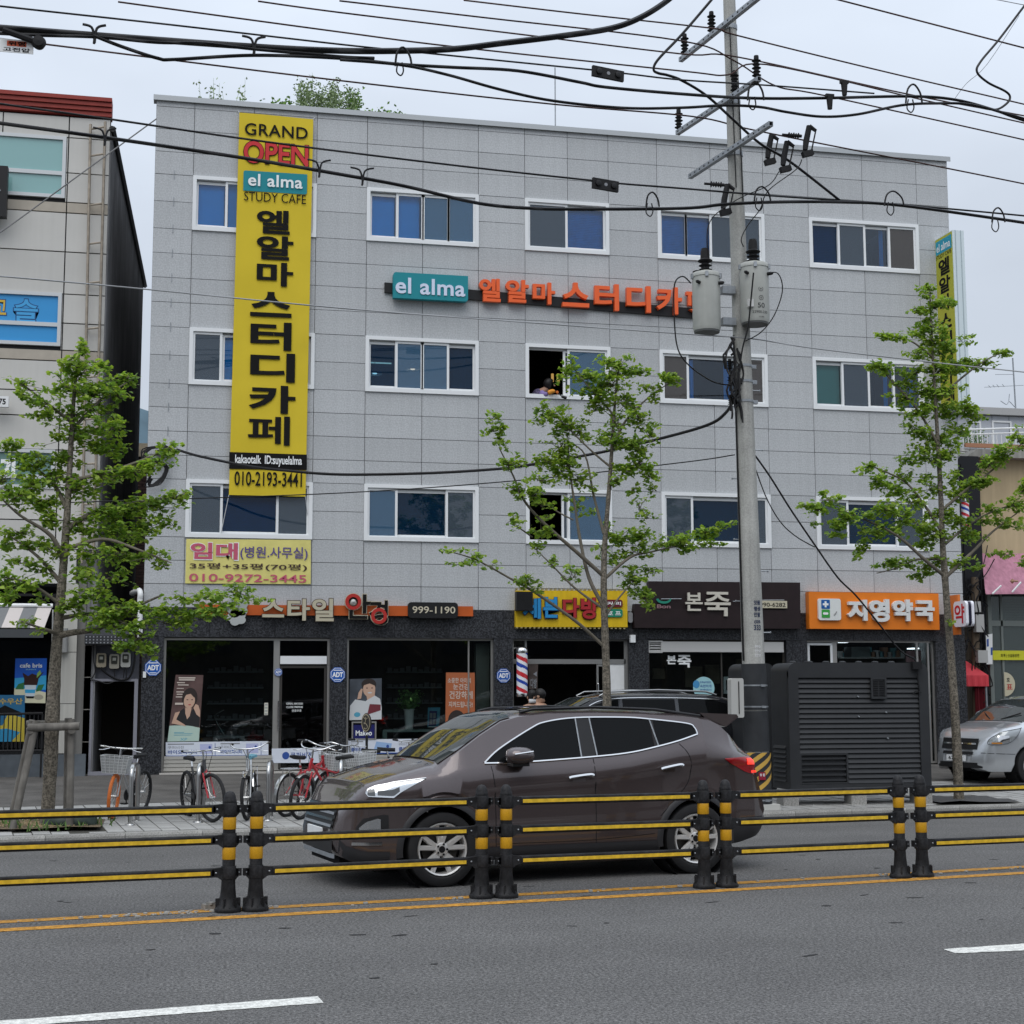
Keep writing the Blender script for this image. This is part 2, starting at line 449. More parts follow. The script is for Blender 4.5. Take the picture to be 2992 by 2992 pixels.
o = mb.build('weeds', M_LEAFW, fix=False); tag(o, kind='stuff', label='low green weeds growing round the foot of the left street tree', cat='weeds')
for k in range(500):
    q = random.uniform(0, 2 * pi); rr = random.uniform(0, .7)
    p = Vector((t.x + rr * cos(q), t.y + rr * sin(q), t.z + .035)); l = random.uniform(.02, .07); a0 = random.uniform(0, pi)
    mb.obox(p, (l, .012, .008), Matrix.Rotation(a0, 3, 'Z'))
o = mb.build('wood_chip', mat('wood_chip', (.34, .26, .15), .9, var=.3, vscale=30), fix=False); tag(o, kind='stuff', label='pale wood chips scattered in the left tree pit', cat='wood chips')
# far hill seen in the slot between the two buildings
rows = []
for i in range(60):
    x = -700 + i * 22; top = 182 + 12 * sin(i * .45) + 9 * sin(i * 1.7 + 1) + random.uniform(-2, 2)
    rows.append([(x, 900, -2), (x, 1000, top * .75 + random.uniform(-2, 2)), (x, 1060, top), (x, 1300, -2)])
mb.grid(rows)
tag(mb.build('hill', mat('hazed_forest', (.075, .12, .15), .95, var=.25, vscale=.04), smooth=40), kind='structure')  # blue distance haze is put into the forest colour

# ================================================================== THE GREY FOUR-STOREY BUILDING
M_GRAN = mat('grey_granite', (.445, .460, .471), .62, speck=[(34, .89, 1.08), (75, .91, 1.07)], var=.05, vscale=1.2, rnd=.05, streak=.045, bump=.12, bscale=60, spec=.35)
M_MORT = mat('panel_joint', (.23, .235, .24), .9)
M_BGRAN = mat('black_granite', (.022, .023, .026), .32, speck=[(26, .5, 1.9), (55, .5, 1.9)], rnd=.15, bump=.1, bscale=30)
M_COPE = mat('coping_metal', (.42, .44, .45), .4, .3)
TOP = 14.15
XS = [-.72, .056, 1.27, 2.58, 3.64, 4.83, 6.03, 7.05, 8.0, 8.92, 10.03, 11.27, 12.51, 13.58, 14.9, 16.24, 17.03]
T3, B3, T2, B2, T1, B1, ZB = 12.493, 11.348, 9.300, 8.133, 6.187, 5.023, 3.615
def split(a, b, n): return [lerp(a, b, i / n) for i in range(1, n + 1)]
ZS = [ZB] + split(ZB, B1, 3) + split(B1, T1, 2) + split(T1, B2, 4) + split(B2, T2, 2) + split(T2, B3, 4) + split(B3, T3, 2) + split(T3, 13.93, 3) + [TOP - .05]
WX = [(.056, 2.58), (3.64, 6.03), (7.05, 8.92), (10.03, 12.51), (13.58, 16.24)]
WZ = [(B3, T3), (B2, T2), (B1, T1)]
def in_window(x, z): return any(a < x < b for a, b in WX) and any(a < z < b for a, b in WZ)
bld = thing('office_building', 'grey granite four-storey building with white framed windows and shops along its ground floor', 'building', (8.1, 36, .33))
core = MB()
for i in range(len(XS) - 1):
    for j in range(len(ZS) - 1):
        xc, zc = (XS[i] + XS[i + 1]) / 2, (ZS[j] + ZS[j + 1]) / 2
        if in_window(xc, zc): continue
        core.box(XS[i], XS[i + 1], FY + .06, FY + .3, ZS[j], ZS[j + 1])
core.box(-.72, -.52, FY + .3, 44, .3, TOP - .1); core.box(16.83, 17.03, FY + .3, 44, .3, TOP - .1); core.box(-.72, 17.03, 43.8, 44, .3, TOP - .1)
core.box(-.5, 16.8, FY + .3, 43.8, TOP - .9, TOP - .8)
core.build('wall_core', M_MORT, bld)
G = .0055
for i in range(len(XS) - 1):
    for j in range(len(ZS) - 1):
        x0, x1, z0, z1 = XS[i], XS[i + 1], ZS[j], ZS[j + 1]
        if in_window((x0 + x1) / 2, (z0 + z1) / 2): continue
        d = random.uniform(-.0025, .0025)
        mb.box(x0 + G, x1 - G, FY + d, FY + .058, z0 + G, z1 - G); mb.build('stone_panel', M_GRAN, bld, fix=False)
mb.box(-.78, 17.09, FY - .06, FY + .34, TOP - .05, TOP); mb.box(-.78, 17.09, FY - .06, FY - .045, TOP - .11, TOP - .05); mb.build('roof_coping', M_COPE, bld)
# floors and back walls seen through the glass
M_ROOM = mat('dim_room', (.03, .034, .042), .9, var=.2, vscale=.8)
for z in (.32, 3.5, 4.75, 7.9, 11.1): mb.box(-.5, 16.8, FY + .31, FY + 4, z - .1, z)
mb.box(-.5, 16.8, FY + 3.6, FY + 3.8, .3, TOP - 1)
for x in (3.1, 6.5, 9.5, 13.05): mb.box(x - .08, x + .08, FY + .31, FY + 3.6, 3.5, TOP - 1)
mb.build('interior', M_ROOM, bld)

GL = dict(
    clear=glass('clear_glass', (.88, .92, .93), .055),
    blue=glass('blue_glass', (.72, .86, 1.0), .06),
    screen=glass('screened_glass', (.55, .58, .62), .05, opacity=.50, dcol=(.10, .135, .175)),
    bscreen=glass('blue_screened_glass', (.55, .60, .70), .06, opacity=.45, dcol=(.10, .22, .36)),
    brown=glass('brown_screened_glass', (.5, .48, .46), .05, opacity=.5, dcol=(.13, .12, .115)),
    teal=glass('teal_glass', (.6, .8, .82), .06),
    dark=glass('dark_window_glass', (.30, .52, .80), .035, opacity=.35, dcol=(.008, .045, .10)))
M_BLUEB = mat('blue_film_reflection', (.03, .60, .97), .7, var=.05, vscale=2)  # blue of window film and reflected sky, put into the blind's colour
M_TEALB = mat('teal_venetian_blind', (.0, .30, .62), .6, var=.1)
M_GREENB = mat('pale_green_blind', (.48, .68, .62), .7)
M_GREYB = mat('grey_venetian_blind', (.28, .29, .30), .6)
M_CURT = mat('blue_curtain', (.04, .42, .80), .8)
def ring(mb, x0, x1, z0, z1, bw, y0, y1, bb=None):
    bb = bb or bw
    mb.box(x0, x0 + bw, y0, y1, z0, z1); mb.box(x1 - bw, x1, y0, y1, z0, z1)
    mb.box(x0 + bw, x1 - bw, y0, y1, z1 - bw, z1); mb.box(x0 + bw, x1 - bw, y0, y1, z0, z0 + bb)
def window(col, row, panes):
    (x0, x1), (z0, z1) = WX[col], WZ[row]
    ring(mb, x0 - .004, x1 + .004, z0 - .004, z1 + .004, .075, FY - .035, FY + .12, .085)
    mb.box(x0 + .075, x1 - .075, FY + .085, FY + .11, z1 - .11, z1 - .075)
    wd = mb.build('window', M_PVC, bld)
    W = x1 - x0 - .15
    for k, (f0, f1, g, back, front) in enumerate(panes):
        a, b = x0 + .075 + W * f0, x0 + .075 + W * f1; c, d = z0 + .085, z1 - .075
        if g is not None:
            y = FY + (.0 if front else .045); sw = .05
            if front: c -= .03
            ring(mb, a - .012, b + .012, c, d - (.03 if not front else 0), sw, y, y + .04); mb.build('sash', M_PVC, wd)
            mb.box(a + sw - .012, b - sw + .012, y + .015, y + .021, c + sw, d - sw - (.03 if not front else 0)); mb.build('pane', GL[g], wd)
        if back:
            yb = FY + .17
            if back in ('tealblind', 'greyblind'):
                n = 26
                for q in range(n):
                    z = lerp(c, d, q / n); mb.box(a, b, yb, yb + .02, z, z + (d - c) / n * .86)
                mb.build('venetian_blind', M_TEALB if back == 'tealblind' else M_GREYB, wd)
            elif back == 'curtain':
                rows = [[], []]
                for q in range(41):
                    x = lerp(a, b, q / 40); yy = yb + .05 * sin(q * 1.1)
                    if q in (6, 7, 19, 20, 31): pass
                    rows[0].append((x, yy, c)); rows[1].append((x, yy, d))
                g1 = [[r[3:8] for r in rows], [r[30:36] for r in rows]]
                for gg in g1: mb.grid(gg)
                mb.build('curtain', M_CURT, wd, smooth=60, fix=False)
            else:
                m = {'blue': M_BLUEB, 'green': M_GREENB, 'greyhalf': M_GREYB}[back]
                za = c + (d - c) * (.0 if back != 'greyhalf' else .3)
                mb.box(a - .03, b + .03, yb, yb + .01, za, d); mb.build('roller_blind', m, wd)
    return wd
q4 = [(0, .26), (.25, .51), (.49, .75), (.74, 1)]
def four(*specs): return [(f[0], f[1], g, b, fr) for f, (g, b, fr) in zip(q4, specs)]
window(0, 0, four(('blue', 'blue', 0), ('blue', 'blue', 1), ('blue', 'blue', 0), ('screen', 'blue', 1)))
window(1, 0, four(('blue', 'blue', 0), ('blue', 'blue', 1), ('bscreen', 'blue', 1), ('bscreen', 'blue', 1)))
window(2, 0, [(0, .5, 'screen', 'greyhalf', 1), (.49, 1, 'blue', 'tealblind', 0)])
window(3, 0, four(('blue', 'tealblind', 0), ('blue', 'tealblind', 0), ('screen', None, 1), ('screen', None, 1)))
window(4, 0, four(('dark', 'tealblind', 0), ('screen', 'greyblind', 1), ('blue', 'curtain', 0), ('brown', None, 1)))
window(0, 1, [(0, .24, 'screen', 'greyblind', 1), (.25, .5, 'blue', 'blue', 0), (.5, .76, 'blue', 'blue', 1), (.75, 1, 'blue', None, 0)])
window(1, 1, four(('dark', None, 0), ('bscreen', None, 1), ('bscreen', None, 1), ('dark', None, 0)))
window(2, 1, [(.45, .53, 'screen', None, 0), (.50, 1, 'bscreen', None, 1)])
window(3, 1, [(0, .25, 'brown', 'greyhalf', 1), (.24, .76, 'blue', 'curtain', 0), (.75, 1, 'brown', 'greyblind', 1)])
window(4, 1, four(('teal', 'green', 0), ('screen', 'greyblind', 1), ('blue', 'curtain', 0), ('blue', 'curtain', 1)))
three = lambda a, b, c: [(0, .27, *a), (.26, .74, *b), (.73, 1, *c)]
window(0, 2, three(('screen', None, 1), ('dark', 'tealblind', 0), ('screen', None, 1)))
window(1, 2, three(('bscreen', None, 1), ('dark', None, 0), ('screen', None, 1)))
window(2, 2, [(.42, .50, 'screen', None, 0), (.49, 1, 'bscreen', None, 1)])
window(3, 2, three(('screen', None, 1), ('dark', None, 0), ('screen', 'greyblind', 1)))
window(4, 2, three(('screen', None, 1), ('dark', None, 0), ('screen', None, 1)))
# small steel cable clips left on the top-left panels, bracket
for x in (-.33,):
    for z in ZS[6:-4]: mb.box(x - .006, x + .006, FY - .015, FY, z - .09, z + .09)
mb.build('steel_clip', M_STEEL, bld)

# ------------------------------------------------------------------ ground floor: black granite, openings
OPN = []
def opening(xl, xr, yt, yb):
    a, b = fac((xl), yt), fac(xr, yb); OPN.append((a.x, b.x, a.z, max(.36, b.z))); return OPN[-1]
OA = opening(478, 957, 1858, 2247); OB = opening(1013, 1440, 1861, 2240); OC = opening(1496, 1838, 1865, 2250)
OD = opening(1893, 2302, 1870, 2250); OE = opening(2355, 2742, 1874, 2250)
ZL = (OA[2] + OE[2]) / 2
xs = [-.72] + [v for o in OPN for v in o[:2]] + [17.03]
for i in range(0, len(xs), 2):
    a, b = xs[i], xs[i + 1]
    for (c, d) in ((.3, 1.55), (1.55, ZL)):
        mb.box(a + (.0 if i else 0), b, FY - .012, FY + .28, c + .003, d - .003); mb.build('granite_pier', M_BGRAN, bld, fix=False)
for i, o in enumerate(OPN):
    a = -.72 if i == 0 else (OPN[i - 1][1] + o[0]) / 2; b = 17.03 if i == 4 else (o[1] + OPN[i + 1][0]) / 2
    n = 3
    for k in range(n):
        mb.box(lerp(a, b, k / n) + .003, lerp(a, b, (k + 1) / n) - .003, FY - .012, FY + .28, ZL + .003, ZB - .004); mb.build('granite_lintel', M_BGRAN, bld, fix=False)
M_ALU = mat('aluminium_frame', (.42, .41, .39), .35, .7)
M_ALUD = mat('dark_bronze_frame', (.07, .065, .06), .4, .5)
def front_frame(o, bars, m, bw=.045, name='shopfront_frame', y=FY + .1):
    ring(mb, o[0], o[1], o[3], o[2], bw, y, y + .07)
    for (x0, x1, z0, z1) in bars: mb.box(x0, x1, y + .003, y + .066, z0, z1)
    return mb.build(name, m, bld)
def shop_pane(fr, x0, x1, z0, z1, g='shop', y=FY + .13):
    mb.box(x0, x1, y, y + .008, z0, z1); return mb.build('pane', GL[g], fr)
GL['shop'] = glass('shop_glass', (.80, .86, .86), .05)
GL['shopdark'] = glass('dark_shop_glass', (.35, .38, .4), .05)
def xz(px, py): p = fac(px, py); return p.x, p.z
# A: optician, window left and glass door right
dx0, dz = xz(797, 1990); dx1 = xz(803, 1990)[0] + .05
fr = front_frame(OA, [(dx0, dx1 + .03, OA[3], OA[2])], M_ALU)
cz = xz(600, 2205)[1]
mb.box(OA[0] + .05, dx0, FY + .09, FY + .16, OA[3], cz - .0)
for q in range(4): mb.box(OA[0] + .05, dx0, FY + .075, FY + .09, OA[3] + q * (cz - OA[3]) / 4 + .012, OA[3] + (q + 1) * (cz - OA[3]) / 4 - .004)
mb.build('stall_riser', mat('beige_metal_panel', (.38, .37, .34), .5), bld)
mb.box(OA[0] - .03, OA[1] + .02, FY - .06, FY + .1, .30, .37); mb.build('door_sill', mat('pale_stone_sill', (.45, .43, .40), .8), bld)
shop_pane(fr, OA[0] + .05, dx0, cz, OA[2] - .05); shop_pane(fr, dx1 + .03, OA[1] - .05, xz(870, 1920)[1], OA[2] - .05, 'shopdark')
hz = xz(870, 1918)[1]
door = MB(); ring(door, dx1 + .035, OA[1] - .055, .40, hz - .16, .05, FY + .1, FY + .15); door = door.build('door', M_ALUD, bld)
mb.box(dx1 + .085, OA[1] - .105, FY + .12, FY + .128, .45, hz - .21); mb.build('pane', GL['shopdark'], door)
mb.box(dx1 + .04, OA[1] - .06, FY + .06, FY + .17, hz - .13, hz + .03); mb.build('door_header', M_PVC, bld)
hx = xz(812, 2045)[0]; za, zb_ = xz(812, 2132)[1], xz(812, 2045)[1]
mb.box(hx - .018, hx + .018, FY + .03, FY + .06, za, zb_); mb.box(hx - .012, hx + .012, FY + .06, FY + .1, za + .05, za + .09); mb.box(hx - .012, hx + .012, FY + .06, FY + .1, zb_ - .09, zb_ - .05)
mb.build('door_handle', M_CHROME, door)
# B: optician's second window
fr = front_frame(OB, [(xz(1368, 1900)[0], xz(1368, 1900)[0] + .03, OB[3], OB[2])], M_ALU); cz2 = xz(1200, 2204)[1]
mb.box(OB[0] + .05, OB[1] - .05, FY + .09, FY + .16, OB[3], cz2)
for q in range(4): mb.box(OB[0] + .05, OB[1] - .05, FY + .075, FY + .09, OB[3] + q * (cz2 - OB[3]) / 4 + .012, OB[3] + (q + 1) * (cz2 - OB[3]) / 4 - .004)
mb.build('stall_riser', mat('beige_metal_panel', (0, 0, 0)), bld)
shop_pane(fr, OB[0] + .05, OB[1] - .05, cz2, OB[2] - .05)
# C: cafe doorway
tz, tb = xz(1600, 1926)[1], xz(1600, 1940)[1]; sx, sx2 = xz(1781, 1960)[0], xz(1826, 1960)[0]
fr = front_frame(OC, [(OC[0], OC[1], tb, tz), (sx - .06, sx, OC[3], OC[2]), (sx2, sx2 + .05, OC[3], OC[2]), (xz(1535, 1900)[0], xz(1535, 1900)[0] + .04, tz, OC[2])], mat('grey_frame', (.24, .24, .235), .4, .3))
shop_pane(fr, OC[0] + .04, sx - .06, tz, OC[2] - .04, 'shopdark'); shop_pane(fr, sx, sx2, tz, OC[2] - .04, 'shopdark')
mb.box(sx, sx2, FY + .12, FY + .14, OC[3] + .05, tb); mb.build('white_panel', M_WHITE, bld)
dxa = xz(1745, 1990)[0]; ring(mb, dxa, sx - .065, OC[3] + .03, tb - .01, .04, FY + .1, FY + .14); dd = mb.build('door', mat('grey_frame', (0, 0, 0)), bld)
mb.box(dxa + .04, sx - .105, FY + .115, FY + .123, OC[3] + .07, tb - .05); mb.build('pane', GL['shopdark'], dd)
hp = xz(1741, 2010); mb.lathe([(.012, -.09), (.016, -.08), (.016, .08), (.012, .09)], (dxa + .02, FY + .07, hp[1]), n=8); mb.build('door_handle', M_CHROME, dd)
# D: porridge shop
bz, bz2 = xz(2100, 1878)[1], xz(2100, 1908)[1]; vx = xz(1935, 1890)[0]
fr = front_frame(OD, [(xz(2110, 2000)[0], xz(2110, 2000)[0] + .03, OD[3], bz2)], M_ALUD); shop_pane(fr, OD[0] + .05, OD[1] - .05, OD[3] + .05, OD[2] - .05)
mb.box(vx, OD[1] - .05, FY + .02, FY + .09, bz2, bz); mb.build('rolled_blind_box', mat('pale_grey_metal', (.5, .5, .49), .5), bld)
ring(mb, OD[0], vx, bz2 - .02, bz + .02, .03, FY + .02, FY + .1)
for q in range(4): mb.obox(((OD[0] + vx) / 2, FY + .06, lerp(bz2, bz, (q + .5) / 4)), (vx - OD[0] - .06, .05, .012), Matrix.Rotation(.6, 3, 'X'))
mb.build('vent_louvre', mat('pale_grey_metal', (0, 0, 0)), bld)
# E: pharmacy
ex, ex2 = xz(2450, 1950)[0], xz(2650, 1950)[0]
fr = front_frame(OE, [(ex - .1, ex, OE[3], OE[2]), (xz(2683, 1950)[0], xz(2683, 1950)[0] + .04, OE[3], OE[2]), (xz(2715, 1950)[0], xz(2715, 1950)[0] + .04, OE[3], OE[2])], M_ALU)
shop_pane(fr, OE[0] + .05, ex - .1, OE[3] + .05, OE[2] - .05, 'shopdark'); shop_pane(fr, ex, OE[1] - .05, OE[3] + .05, OE[2] - .05)
ring(mb, OE[0] + .05, ex - .11, 1.9, OE[2] - .06, .05, FY + .08, FY + .1); mb.build('side_window_frame', M_PVC, bld)
# dark back of the shops: partition, so the glass reads deep but dim
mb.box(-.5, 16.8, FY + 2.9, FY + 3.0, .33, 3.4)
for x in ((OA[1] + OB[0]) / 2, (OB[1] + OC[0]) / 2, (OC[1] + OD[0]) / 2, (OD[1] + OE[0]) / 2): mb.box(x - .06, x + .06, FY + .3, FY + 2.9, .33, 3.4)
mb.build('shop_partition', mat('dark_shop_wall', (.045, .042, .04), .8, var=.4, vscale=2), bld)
# roof garden
def sprig(mb, p, h, n, sp, lw):
    tip = p + Vector((random.gauss(0, .07) * h, random.gauss(0, .07), h))
    mb.tube([p, lerp(p, tip, .5) + Vector((random.gauss(0, .03), 0, 0)), tip], [.008, .006, .003], 4)
    for k in range(n):
        q = lerp(p, tip, random.uniform(.1, 1)) + Vector((random.gauss(0, sp), random.gauss(0, sp), random.gauss(0, sp * .5)))
        a = Vector((random.uniform(-1, 1), random.uniform(-1, 1), random.uniform(-.6, .6))).normalized() * lw; b = a.cross(Vector((random.random(), random.random(), random.random()))).normalized() * lw * .55
        mb.add([q - a, q + b, q + a, q - b], [(0, 1, 2, 3)])
M_RG1 = mat('roof_shrub_leaf', (.16, .29, .06), .6, var=.4, vscale=9); M_RG2 = mat('roof_weed_leaf', (.26, .34, .17), .7, var=.3, vscale=9)
def roof_plant(name, label, px, py, w_, h, ns, nl, sp, lw, m):
    c = fac(px, py, FY + .45)
    for k in range(ns): sprig(mb, Vector((c.x + random.uniform(-w_, w_), c.y + random.uniform(0, .4), TOP - .15)), h * random.uniform(.6, 1.05), nl, sp, lw)
    tag(mb.build(name, m, fix=False), label, 'plant', 'plants growing on the flat roof')
roof_plant('roof_weed', 'thin straggly weeds standing on the roof edge left of the yellow banner', 650, 290, .5, .85, 11, 16, .05, .038, M_RG2)
roof_plant('roof_shrub', 'small bright green shrub on the roof edge above the yellow banner', 818, 300, .22, .45, 12, 60, .09, .05, M_RG1)
roof_plant('roof_weed', 'tall pale weeds in the middle of the roof planting', 965, 315, .62, 1.05, 46, 70, .05, .034, M_RG2)
roof_plant('roof_shrub', 'dense green bush at the right end of the roof planting', 1125, 325, .24, .45, 13, 70, .10, .05, M_RG1)
roof_plant('roof_shrub', 'tall leafy green stem between the pale roof weeds and the round bush', 1050, 320, .2, 1.0, 5, 50, .06, .045, M_RG1)
p = fac(1628, 372, FY + .6); mb.tube([(p.x, p.y, TOP - .8), (p.x, p.y, fac(1628, 198, FY + .6).z)], .014, 6)
tag(mb.build('roof_mast', M_STEEL), 'thin bare metal mast standing on the roof of the grey building', 'mast')

# ================================================================== SIGNS ON THE GREY BUILDING
M_YEL = mat('yellow_banner_cloth', (.62, .47, .025), .75, var=.04, vscale=1.5)
M_INK = mat('black_ink', (.010, .010, .010), .8, spec=.12)
M_RED = mat('red_print', (.55, .035, .04), .7)
M_TEAL = mat('teal_print', (.012, .23, .27), .6)
M_PRW = mat('white_print', (.80, .82, .82), .6)
# ---- the long yellow banner
bl_, br_ = fac(669, 1442, FY - .1), fac(893, 1448, FY - .1); tl_, tr_ = fac(705, 325, FY - .1), fac(921, 345, FY - .1)
def wave(x, z): return .010 * sin(z * 2.1 + x * 1.3) + .005 * sin(x * 4 + z * .8) + .004 * sin(z * 7.3) * sin(x * 3)
def ban(s, t, off=0.0):
    p = lerp(lerp(bl_, br_, s), lerp(tl_, tr_, s), t); return Vector((p.x, FY - .1 + wave(p.x, p.z) - off, p.z))
ban_px = lambda px, py: fac(px, py, FY - .1)
bn = thing('hanging_banner', 'long yellow vertical banner with black Hangul letters hung down the left of the grey facade', 'banner', (bl_.x + .75, FY - .1, bl_.z))
mb.grid([[ban(i / 14, j / 90) for i in range(15)] for j in range(91)]); mb.grid([[ban(i / 14, j / 90, -.004) for i in range(15)] for j in range(91)]); mb.build('cloth', M_YEL, bn, smooth=60, fix=False)
def ban_text(body, tl, br, m, bold=0., name='lettering', off=.012, spacing=1.0, shear=None):
    # corners in the photo; the tilt of the cloth's lines follows the facade
    a, b = ban_px(*tl), ban_px(*br)
    f = lambda s, t: (lerp(a.x, b.x, s), FY - .1 + wave(lerp(a.x, b.x, s), lerp(b.z, a.z, t)) - off - .012, lerp(b.z, a.z, t))
    put_text(mb, body, f, bold, spacing=spacing); return mb.build(name, m, bn, fix=False)
ban_text('GRAND', (721, 356), (904, 406), M_INK, .012, spacing=1.05)
ban_text('OPEN', (716, 406), (907, 488), M_INK, .045, 'lettering', .008)
ban_text('OPEN', (718, 408), (905, 486), M_RED, .022, 'lettering', .014)
def rrect(x0, x1, z0, z1, r, n=5, corners=(1, 1, 1, 1)):
    P = []
    for (cx, cz, a0, k) in ((x1 - r, z0 + r, -90, corners[0]), (x1 - r, z1 - r, 0, corners[1]), (x0 + r, z1 - r, 90, corners[2]), (x0 + r, z0 + r, 180, corners[3])):
        if not k: P.append((cx + r * (1 if a0 in (-90, 0) else -1), cz + r * (1 if a0 in (0, 90) else -1))); continue
        for i in range(n + 1):
            a = radians(a0 + 90 * i / n); P.append((cx + r * cos(a), cz + r * sin(a)))
    return P
a, b = ban_px(715, 553), ban_px(902, 508)
P = [(x, FY - .1 + wave(x, z) - .018, z) for x, z in rrect(a.x, b.x, a.z, b.z, .04, 4, (1, 0, 1, 0))]; mb.add(P, [tuple(range(len(P)))]); mb.build('logo_patch', M_TEAL, bn, fix=False)
ban_text('el alma', (730, 504), (888, 551), M_PRW, .018, off=.026, spacing=1.05)
ban_text('STUDY CAFE', (718, 556), (898, 595), M_INK, .0)
for ch, y0, y1, x0, x1 in (('엘', 611, 681, 755, 850), ('알', 686, 757, 754, 860), ('마', 764, 834, 754, 859), ('스', 850, 924, 735, 854), ('터', 938, 1020, 735, 853),
                           ('디', 1028, 1113, 734, 863), ('카', 1123, 1205, 729, 864), ('페', 1213, 1297, 726, 847)):
    ban_text(ch, (x0, y0 - 3), (x1, y1 + 3), M_INK, .018 if ch == '페' else .032)
a, b, c, d = ban_px(670, 1366), ban_px(897, 1371), ban_px(671, 1317), ban_px(897, 1326)
rows = []
for j in range(5):
    rows.append([])
    for i in range(13):
        p = lerp(lerp(a, b, i / 12), lerp(c, d, i / 12), j / 4); rows[-1].append((p.x, FY - .1 + wave(p.x, p.z) - .016, p.z))
mb.grid(rows); mb.build('black_band', M_INK, bn, fix=False)
ban_text('kakaotalk  ID:suyuelalma', (688, 1325), (882, 1364), M_PRW, .02, off=.026)
ban_text('010-2193-3441', (686, 1373), (882, 1421), M_INK, .014)
for p0, p1 in ((bl_, fac(641, 1575, FY - .01)), (br_, fac(898, 1500, FY - .01)), (tl_, fac(700, 320, FY - .005)), (tr_, fac(925, 341, FY - .005))): mb.tube([p0, p1], .008, 5)
mb.build('tie_rope', mat('pale_rope', (.5, .52, .54), .8), bn)
# ---- the rent banner
A, B, C, D = fac(544, 1570, FY - .03), fac(908, 1575, FY - .03), fac(540, 1700, FY - .03), fac(907, 1704, FY - .03)
rb = thing('rent_banner', 'pale yellow rent banner with pink letters below the lowest left window', 'banner', (C.x + 1.2, FY - .03, C.z))
mb.grid([[lerp(lerp(C, D, i / 20), lerp(A, B, i / 20), j / 6) + Vector((0, .006 * sin(i * .9) * sin(j * 1.2), 0)) for i in range(21)] for j in range(7)]); mb.build('cloth', mat('pale_yellow_cloth', (.66, .60, .20), .8, var=.06), rb, smooth=60, fix=False)
def rtext(body, tl, br, m, bold, par=rb, yp=FY - .046, spacing=1.0):
    put_text(mb, body, px_fn(tl[0], tl[1], br[0], br[1], yp), bold, spacing=spacing); return mb.build('lettering', m, par, fix=False)
M_PINK = mat('faded_pink_print', (.50, .10, .16), .8); M_PURP = mat('purple_print', (.10, .075, .24), .8)
rtext('임대', (555, 1578), (697, 1635), M_PRW, .05, yp=FY - .043); rtext('임대', (557, 1580), (694, 1632), M_PINK, .035)
rtext('(병원.사무실)', (702, 1592), (898, 1635), M_PURP, .012); rtext('35평+35평(70평)', (554, 1639), (896, 1667), mat('brown_print', (.06, .035, .03), .8), .012); rtext('010-9272-3445', (552, 1671), (894, 1700), M_PINK, .012)
# ---- channel letter helpers
def letters(par, spec, m, y0, depth, bold=.02, side=None, name='letter'):
    for ch, x0, yt, x1, yb in spec:
        put_text(mb, ch, px_fn(x0, yt, x1, yb, y0 + depth), bold, depth, (0, -1, 0)); mb.build(name, m, par, fix=False)
def panel(par, name, tl, tr, bl, br, m, y0, y1):
    P = [fac(*q, y0) for q in (bl, br, tr, tl)]; mb.fprism([(p.x, p.z) for p in P], y0, y1); return mb.build(name, m, par)
# ---- el alma study cafe sign
M_ORL = mat('orange_letter_face', (.80, .12, .025), .35, spec=.4)
es = thing('study_cafe_sign', 'orange channel letters and teal el alma box on the middle of the grey facade', 'sign', (8, FY - .1, 9.8))
panel(es, 'mounting_bar', (1127, 823), (2050, 905), (1127, 852), (2050, 934), M_BLACK, FY - .06, FY)
p0, p1 = fac(1152, 868, FY - .2), fac(1371, 806, FY - .2)
mb.fprism(rrect(p0.x, p1.x, p0.z, p1.z, .06, 5, (1, 0, 1, 0)), FY - .2, FY - .06); mb.build('logo_box', M_TEAL, es)
M_LILAC = mat('pale_blue_letter', (.62, .68, .82), .5)
put_text(mb, 'el alma', px_fn(1159, 808, 1362, 867, FY - .202), .02, .015, (0, -1, 0), spacing=1.05); mb.build('lettering', M_LILAC, es, fix=False)
letters(es, [('엘', 1401, 815, 1463, 886), ('알', 1478, 819, 1545, 889), ('마', 1557, 827, 1622, 894), ('스', 1643, 828, 1721, 903), ('터', 1737, 832, 1808, 913), ('디', 1830, 838, 1901, 919), ('카', 1917, 842, 1992, 925), ('페', 2002, 848, 2062, 930)], M_ORL, FY - .17, .11, .03)
# ---- optician sign
os_ = thing('optician_sign', 'orange bar sign with cream letters and a black phone number plate above the optician', 'sign', (2.6, FY - .1, 3.4))
M_OBAR = mat('orange_bar', (.50, .10, .02), .4, var=.12, vscale=2)
panel(os_, 'bar', (577, 1762), (1381, 1771), (577, 1792), (1381, 1800), M_OBAR, FY - .09, FY - .02)
M_CREAM = mat('cream_letter', (.47, .43, .32), .4); M_RIM = mat('dark_letter_side', (.05, .035, .025), .5)
for ch, x0, yt, x1, yb in [('스', 766, 1747, 828, 1801), ('타', 839, 1747, 903, 1811), ('일', 911, 1746, 973, 1813)]:
    put_text(mb, ch, px_fn(x0 - 2, yt - 2, x1 + 2, yb + 2, FY - .15), .055, .02, (0, -1, 0)); mb.build('letter_rim', M_RIM, os_, fix=False)
    put_text(mb, ch, px_fn(x0, yt, x1, yb, FY - .17), .028, .03, (0, -1, 0)); mb.build('letter', M_CREAM, os_, fix=False)
for ch, x0, yt, x1, yb in [('안', 1010, 1734, 1079, 1806), ('경', 1078, 1752, 1131, 1824)]:
    put_text(mb, ch, px_fn(x0 - 2, yt - 2, x1 + 2, yb + 2, FY - .15), .05, .02, (0, -1, 0)); mb.build('letter_rim', M_CREAM, os_, fix=False)
    put_text(mb, ch, px_fn(x0, yt, x1, yb, FY - .17), .02, .03, (0, -1, 0)); mb.build('letter', M_INK, os_, fix=False)
